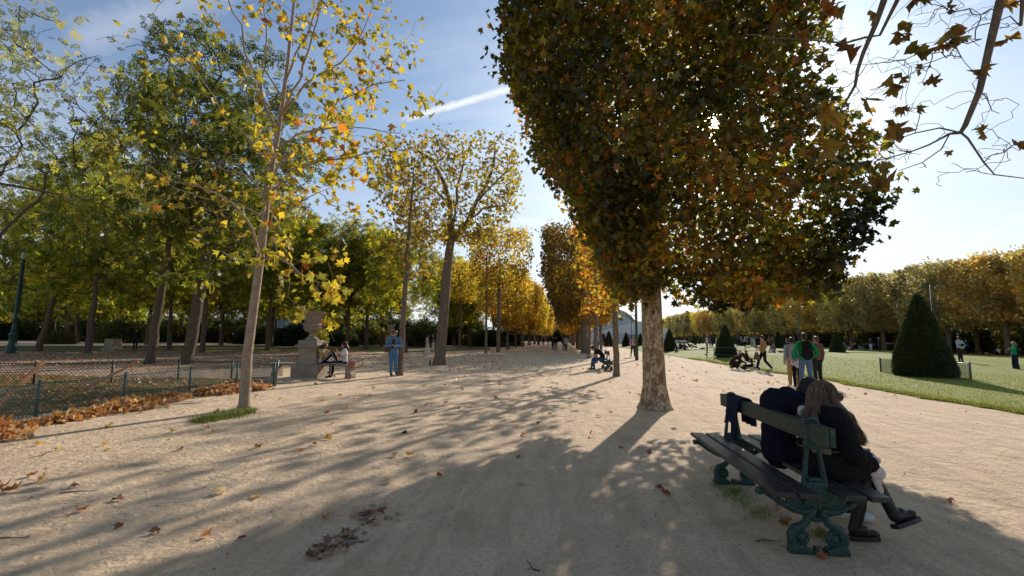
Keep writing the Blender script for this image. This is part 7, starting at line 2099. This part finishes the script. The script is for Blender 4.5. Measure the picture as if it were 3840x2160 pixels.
# --- 8. the plane tree just outside the view whose branch hangs in from above
def overhang():
    rng = np.random.default_rng(88)
    base = np.array([3.35, .35, 0.0])
    t = thing('plane_tree', 'plane tree reaching in overhead with a bare branch and big brown leaves', 'tree', base)
    tr, rr = lerp_trunk([(0, 0, -.05), (0, 0, .4), (0, 0, 2.2), (.05, .05, 3.4), (.1, .1, 5.0)], [.30, .24, .21, .19, .12], .3)
    D = lambda px, py, Y: AT(px, py, Y) - base
    limbs = []; LR = []
    def limb(b, pts, rs, wob=.012):
        lp, lr = lerp_trunk(pts, rs, .12, rng, wob); limbs.append((b, lp[1:])); LR.extend(lr[1:]); return lp
    top = [i for i, p in enumerate(tr) if p[2] > 3.3][0]
    def idx_of(pt):      # node index of a limb point
        n = len(tr); best = None
        for b, lp in limbs:
            for q in lp:
                d = np.linalg.norm(q - pt)
                if best is None or d < best[0]: best = (d, n)
                n += 1
        return best[1]
    Y = 3.1
    limb(top, [tr[top], D(3905, -260, 2.6), D(3755, 0, Y), D(3705, 200, Y + .05), D(3672, 340, Y + .1), D(3618, 470, Y + .15), D(3602, 497, Y + .16)], [.06, .042, .026, .022, .019, .016, .014], .004)
    f1 = idx_of(D(3602, 497, Y + .16))
    limb(f1, [D(3602, 497, Y + .16), D(3560, 503, 3.3), D(3480, 545, 3.35), D(3410, 570, 3.4), D(3300, 600, 3.5), D(3200, 625, 3.6)], [.010, .008, .006, .005, .004, .003], .004)
    limb(f1, [D(3602, 475, Y + .16), D(3520, 480, 3.25), D(3430, 500, 3.3), D(3310, 540, 3.4), D(3240, 560, 3.5)], [.008, .0065, .005, .004, .003], .004)
    limb(f1, [D(3612, 480, Y + .16), D(3625, 520, 3.25), D(3690, 610, 3.25), D(3730, 655, 3.2), D(3850, 670, 3.2), D(3950, 660, 3.2)], [.009, .008, .006, .005, .004, .003], .004)
    limb(idx_of(D(3560, 503, 3.3)), [D(3560, 503, 3.3), D(3530, 560, 3.35), D(3460, 610, 3.4), D(3370, 640, 3.5)], [.006, .005, .004, .003], .004)
    # second, darker limbs close to the great crown and at the corner
    limb(top, [tr[top], D(3480, -330, 3.0), D(3320, -30, 3.6), D(3285, 90, 3.7), D(3235, 200, 3.8), D(3200, 320, 3.9), D(3150, 420, 4.0)], [.055, .04, .026, .02, .016, .012, .007], .006)
    limb(top, [tr[top], D(3900, -200, 2.7), D(3830, 0, 2.9), D(3828, 95, 2.9)], [.05, .03, .012, .008], .004)
    limb(top + 1, [tr[top + 1], D(3500, -200, 3.0), D(3360, 0, 3.5), D(3300, 130, 3.6), D(3180, 160, 3.8), D(3000, 150, 4.0), D(2800, 130, 4.3)], [.05, .03, .016, .010, .008, .006, .004], .01)
    at = []
    for (px, py, Yd, sx, sy, n) in [(3500, 60, 3.3, 110, 60, 26), (3400, 280, 3.5, 130, 90, 30), (3420, 420, 3.4, 130, 60, 22), (3330, 560, 3.5, 130, 60, 30), (3700, 420, 3.2, 110, 80, 18), (3760, 560, 3.2, 80, 60, 14), (3600, 640, 3.3, 120, 50, 16), (3600, 150, 3.1, 120, 80, 20), (3150, 250, 3.9, 130, 120, 40), (3000, 430, 4.1, 150, 120, 22), (3100, 560, 3.8, 100, 60, 16), (3240, 680, 3.6, 40, 60, 10), (3780, 100, 3.0, 60, 60, 10)]:
        for _ in range(n):
            at.append(D(px + rng.normal() * sx * .6, py + rng.normal() * sy * .6, Yd + rng.normal() * .15))
    nodes, par, R, cnt, tips = grow(rng, tr, np.array(at), len(tr), .02, .0013, .07, .34, .0, limbs)
    R = np.clip(R, .0021, .004)
    R[:len(tr)] = rr; R[len(tr):len(tr) + len(LR)] = LR
    BR = [(.13, .065, .014), (.17, .095, .016), (.17, .055, .012), (.11, .075, .016)]
    LS = [(3450, 20, 90), (3400, 110, 110), (3560, 145, 150), (3640, 125, 70), (3500, 235, 110), (3440, 265, 60), (3390, 160, 110), (3380, 215, 90), (3320, 310, 90), (3370, 305, 75), (3720, 265, 75), (3475, 350, 70), (3350, 430, 75), (3260, 400, 70), (3365, 480, 60), (3330, 510, 110), (3255, 530, 70), (3455, 405, 55), (3345, 620, 60), (3305, 640, 30), (3330, 690, 80), (3345, 735, 70), (3560, 575, 45), (3690, 485, 60), (3820, 550, 70), (3820, 150, 110), (3575, 30, 70), (3740, 45, 70), (3050, 60, 110), (3000, 140, 110), (3100, 200, 90), (2920, 70, 80), (3110, 300, 100), (3080, 420, 90), (3070, 500, 110), (3120, 540, 120), (2990, 590, 80), (3200, 180, 90), (3170, 90, 90), (3260, 60, 70), (3130, 640, 80), (2880, 300, 70), (2960, 520, 70), (3000, 690, 70)]
    P = []; S = []
    for (x, y, s) in LS:
        Yd = 3.3 if x > 3280 else 3.8
        P.append(D(x, y - s * .35, Yd + rng.normal() * .1)); S.append(s * 1.15 * Yd / 1700 * .76)
    # each leaf hangs by a stalk from the nearest twig
    P = np.array(P)
    P2 = []
    put('crown', leaves_mesh('crown', P, np.array(S), T_HI, BR, [3, 2, 2, 2], rng, .7, None, .2, curl=.75), t)
    nodes = list(nodes); par = list(par); R = list(R); N0 = np.array(nodes[len(tr):])
    for p in P:        # each leaf hangs by its own stalk
        j = int(np.argmin(np.linalg.norm(N0 - p, axis=1))) + len(tr)
        nodes.append((nodes[j] + p) / 2 + np.array([0, 0, .02])); par.append(j); R.append(.0014)
        nodes.append(p); par.append(len(nodes) - 2); R.append(.0012)
    put('trunk', tubes_mesh('trunk', np.array(nodes), np.array(par), np.array(R), BARK_GREY, 0, len(tr), rr), t)
    mb = MB(); q = D(3565, 45, 3.1); mb.ell(q, (.016,) * 3, None, 10, 8); mb.tube([q, q + np.array([0.003, 0, .08])], .0012, 4)
    mb.build('seed_ball', BARK_DARK, t)
overhang()
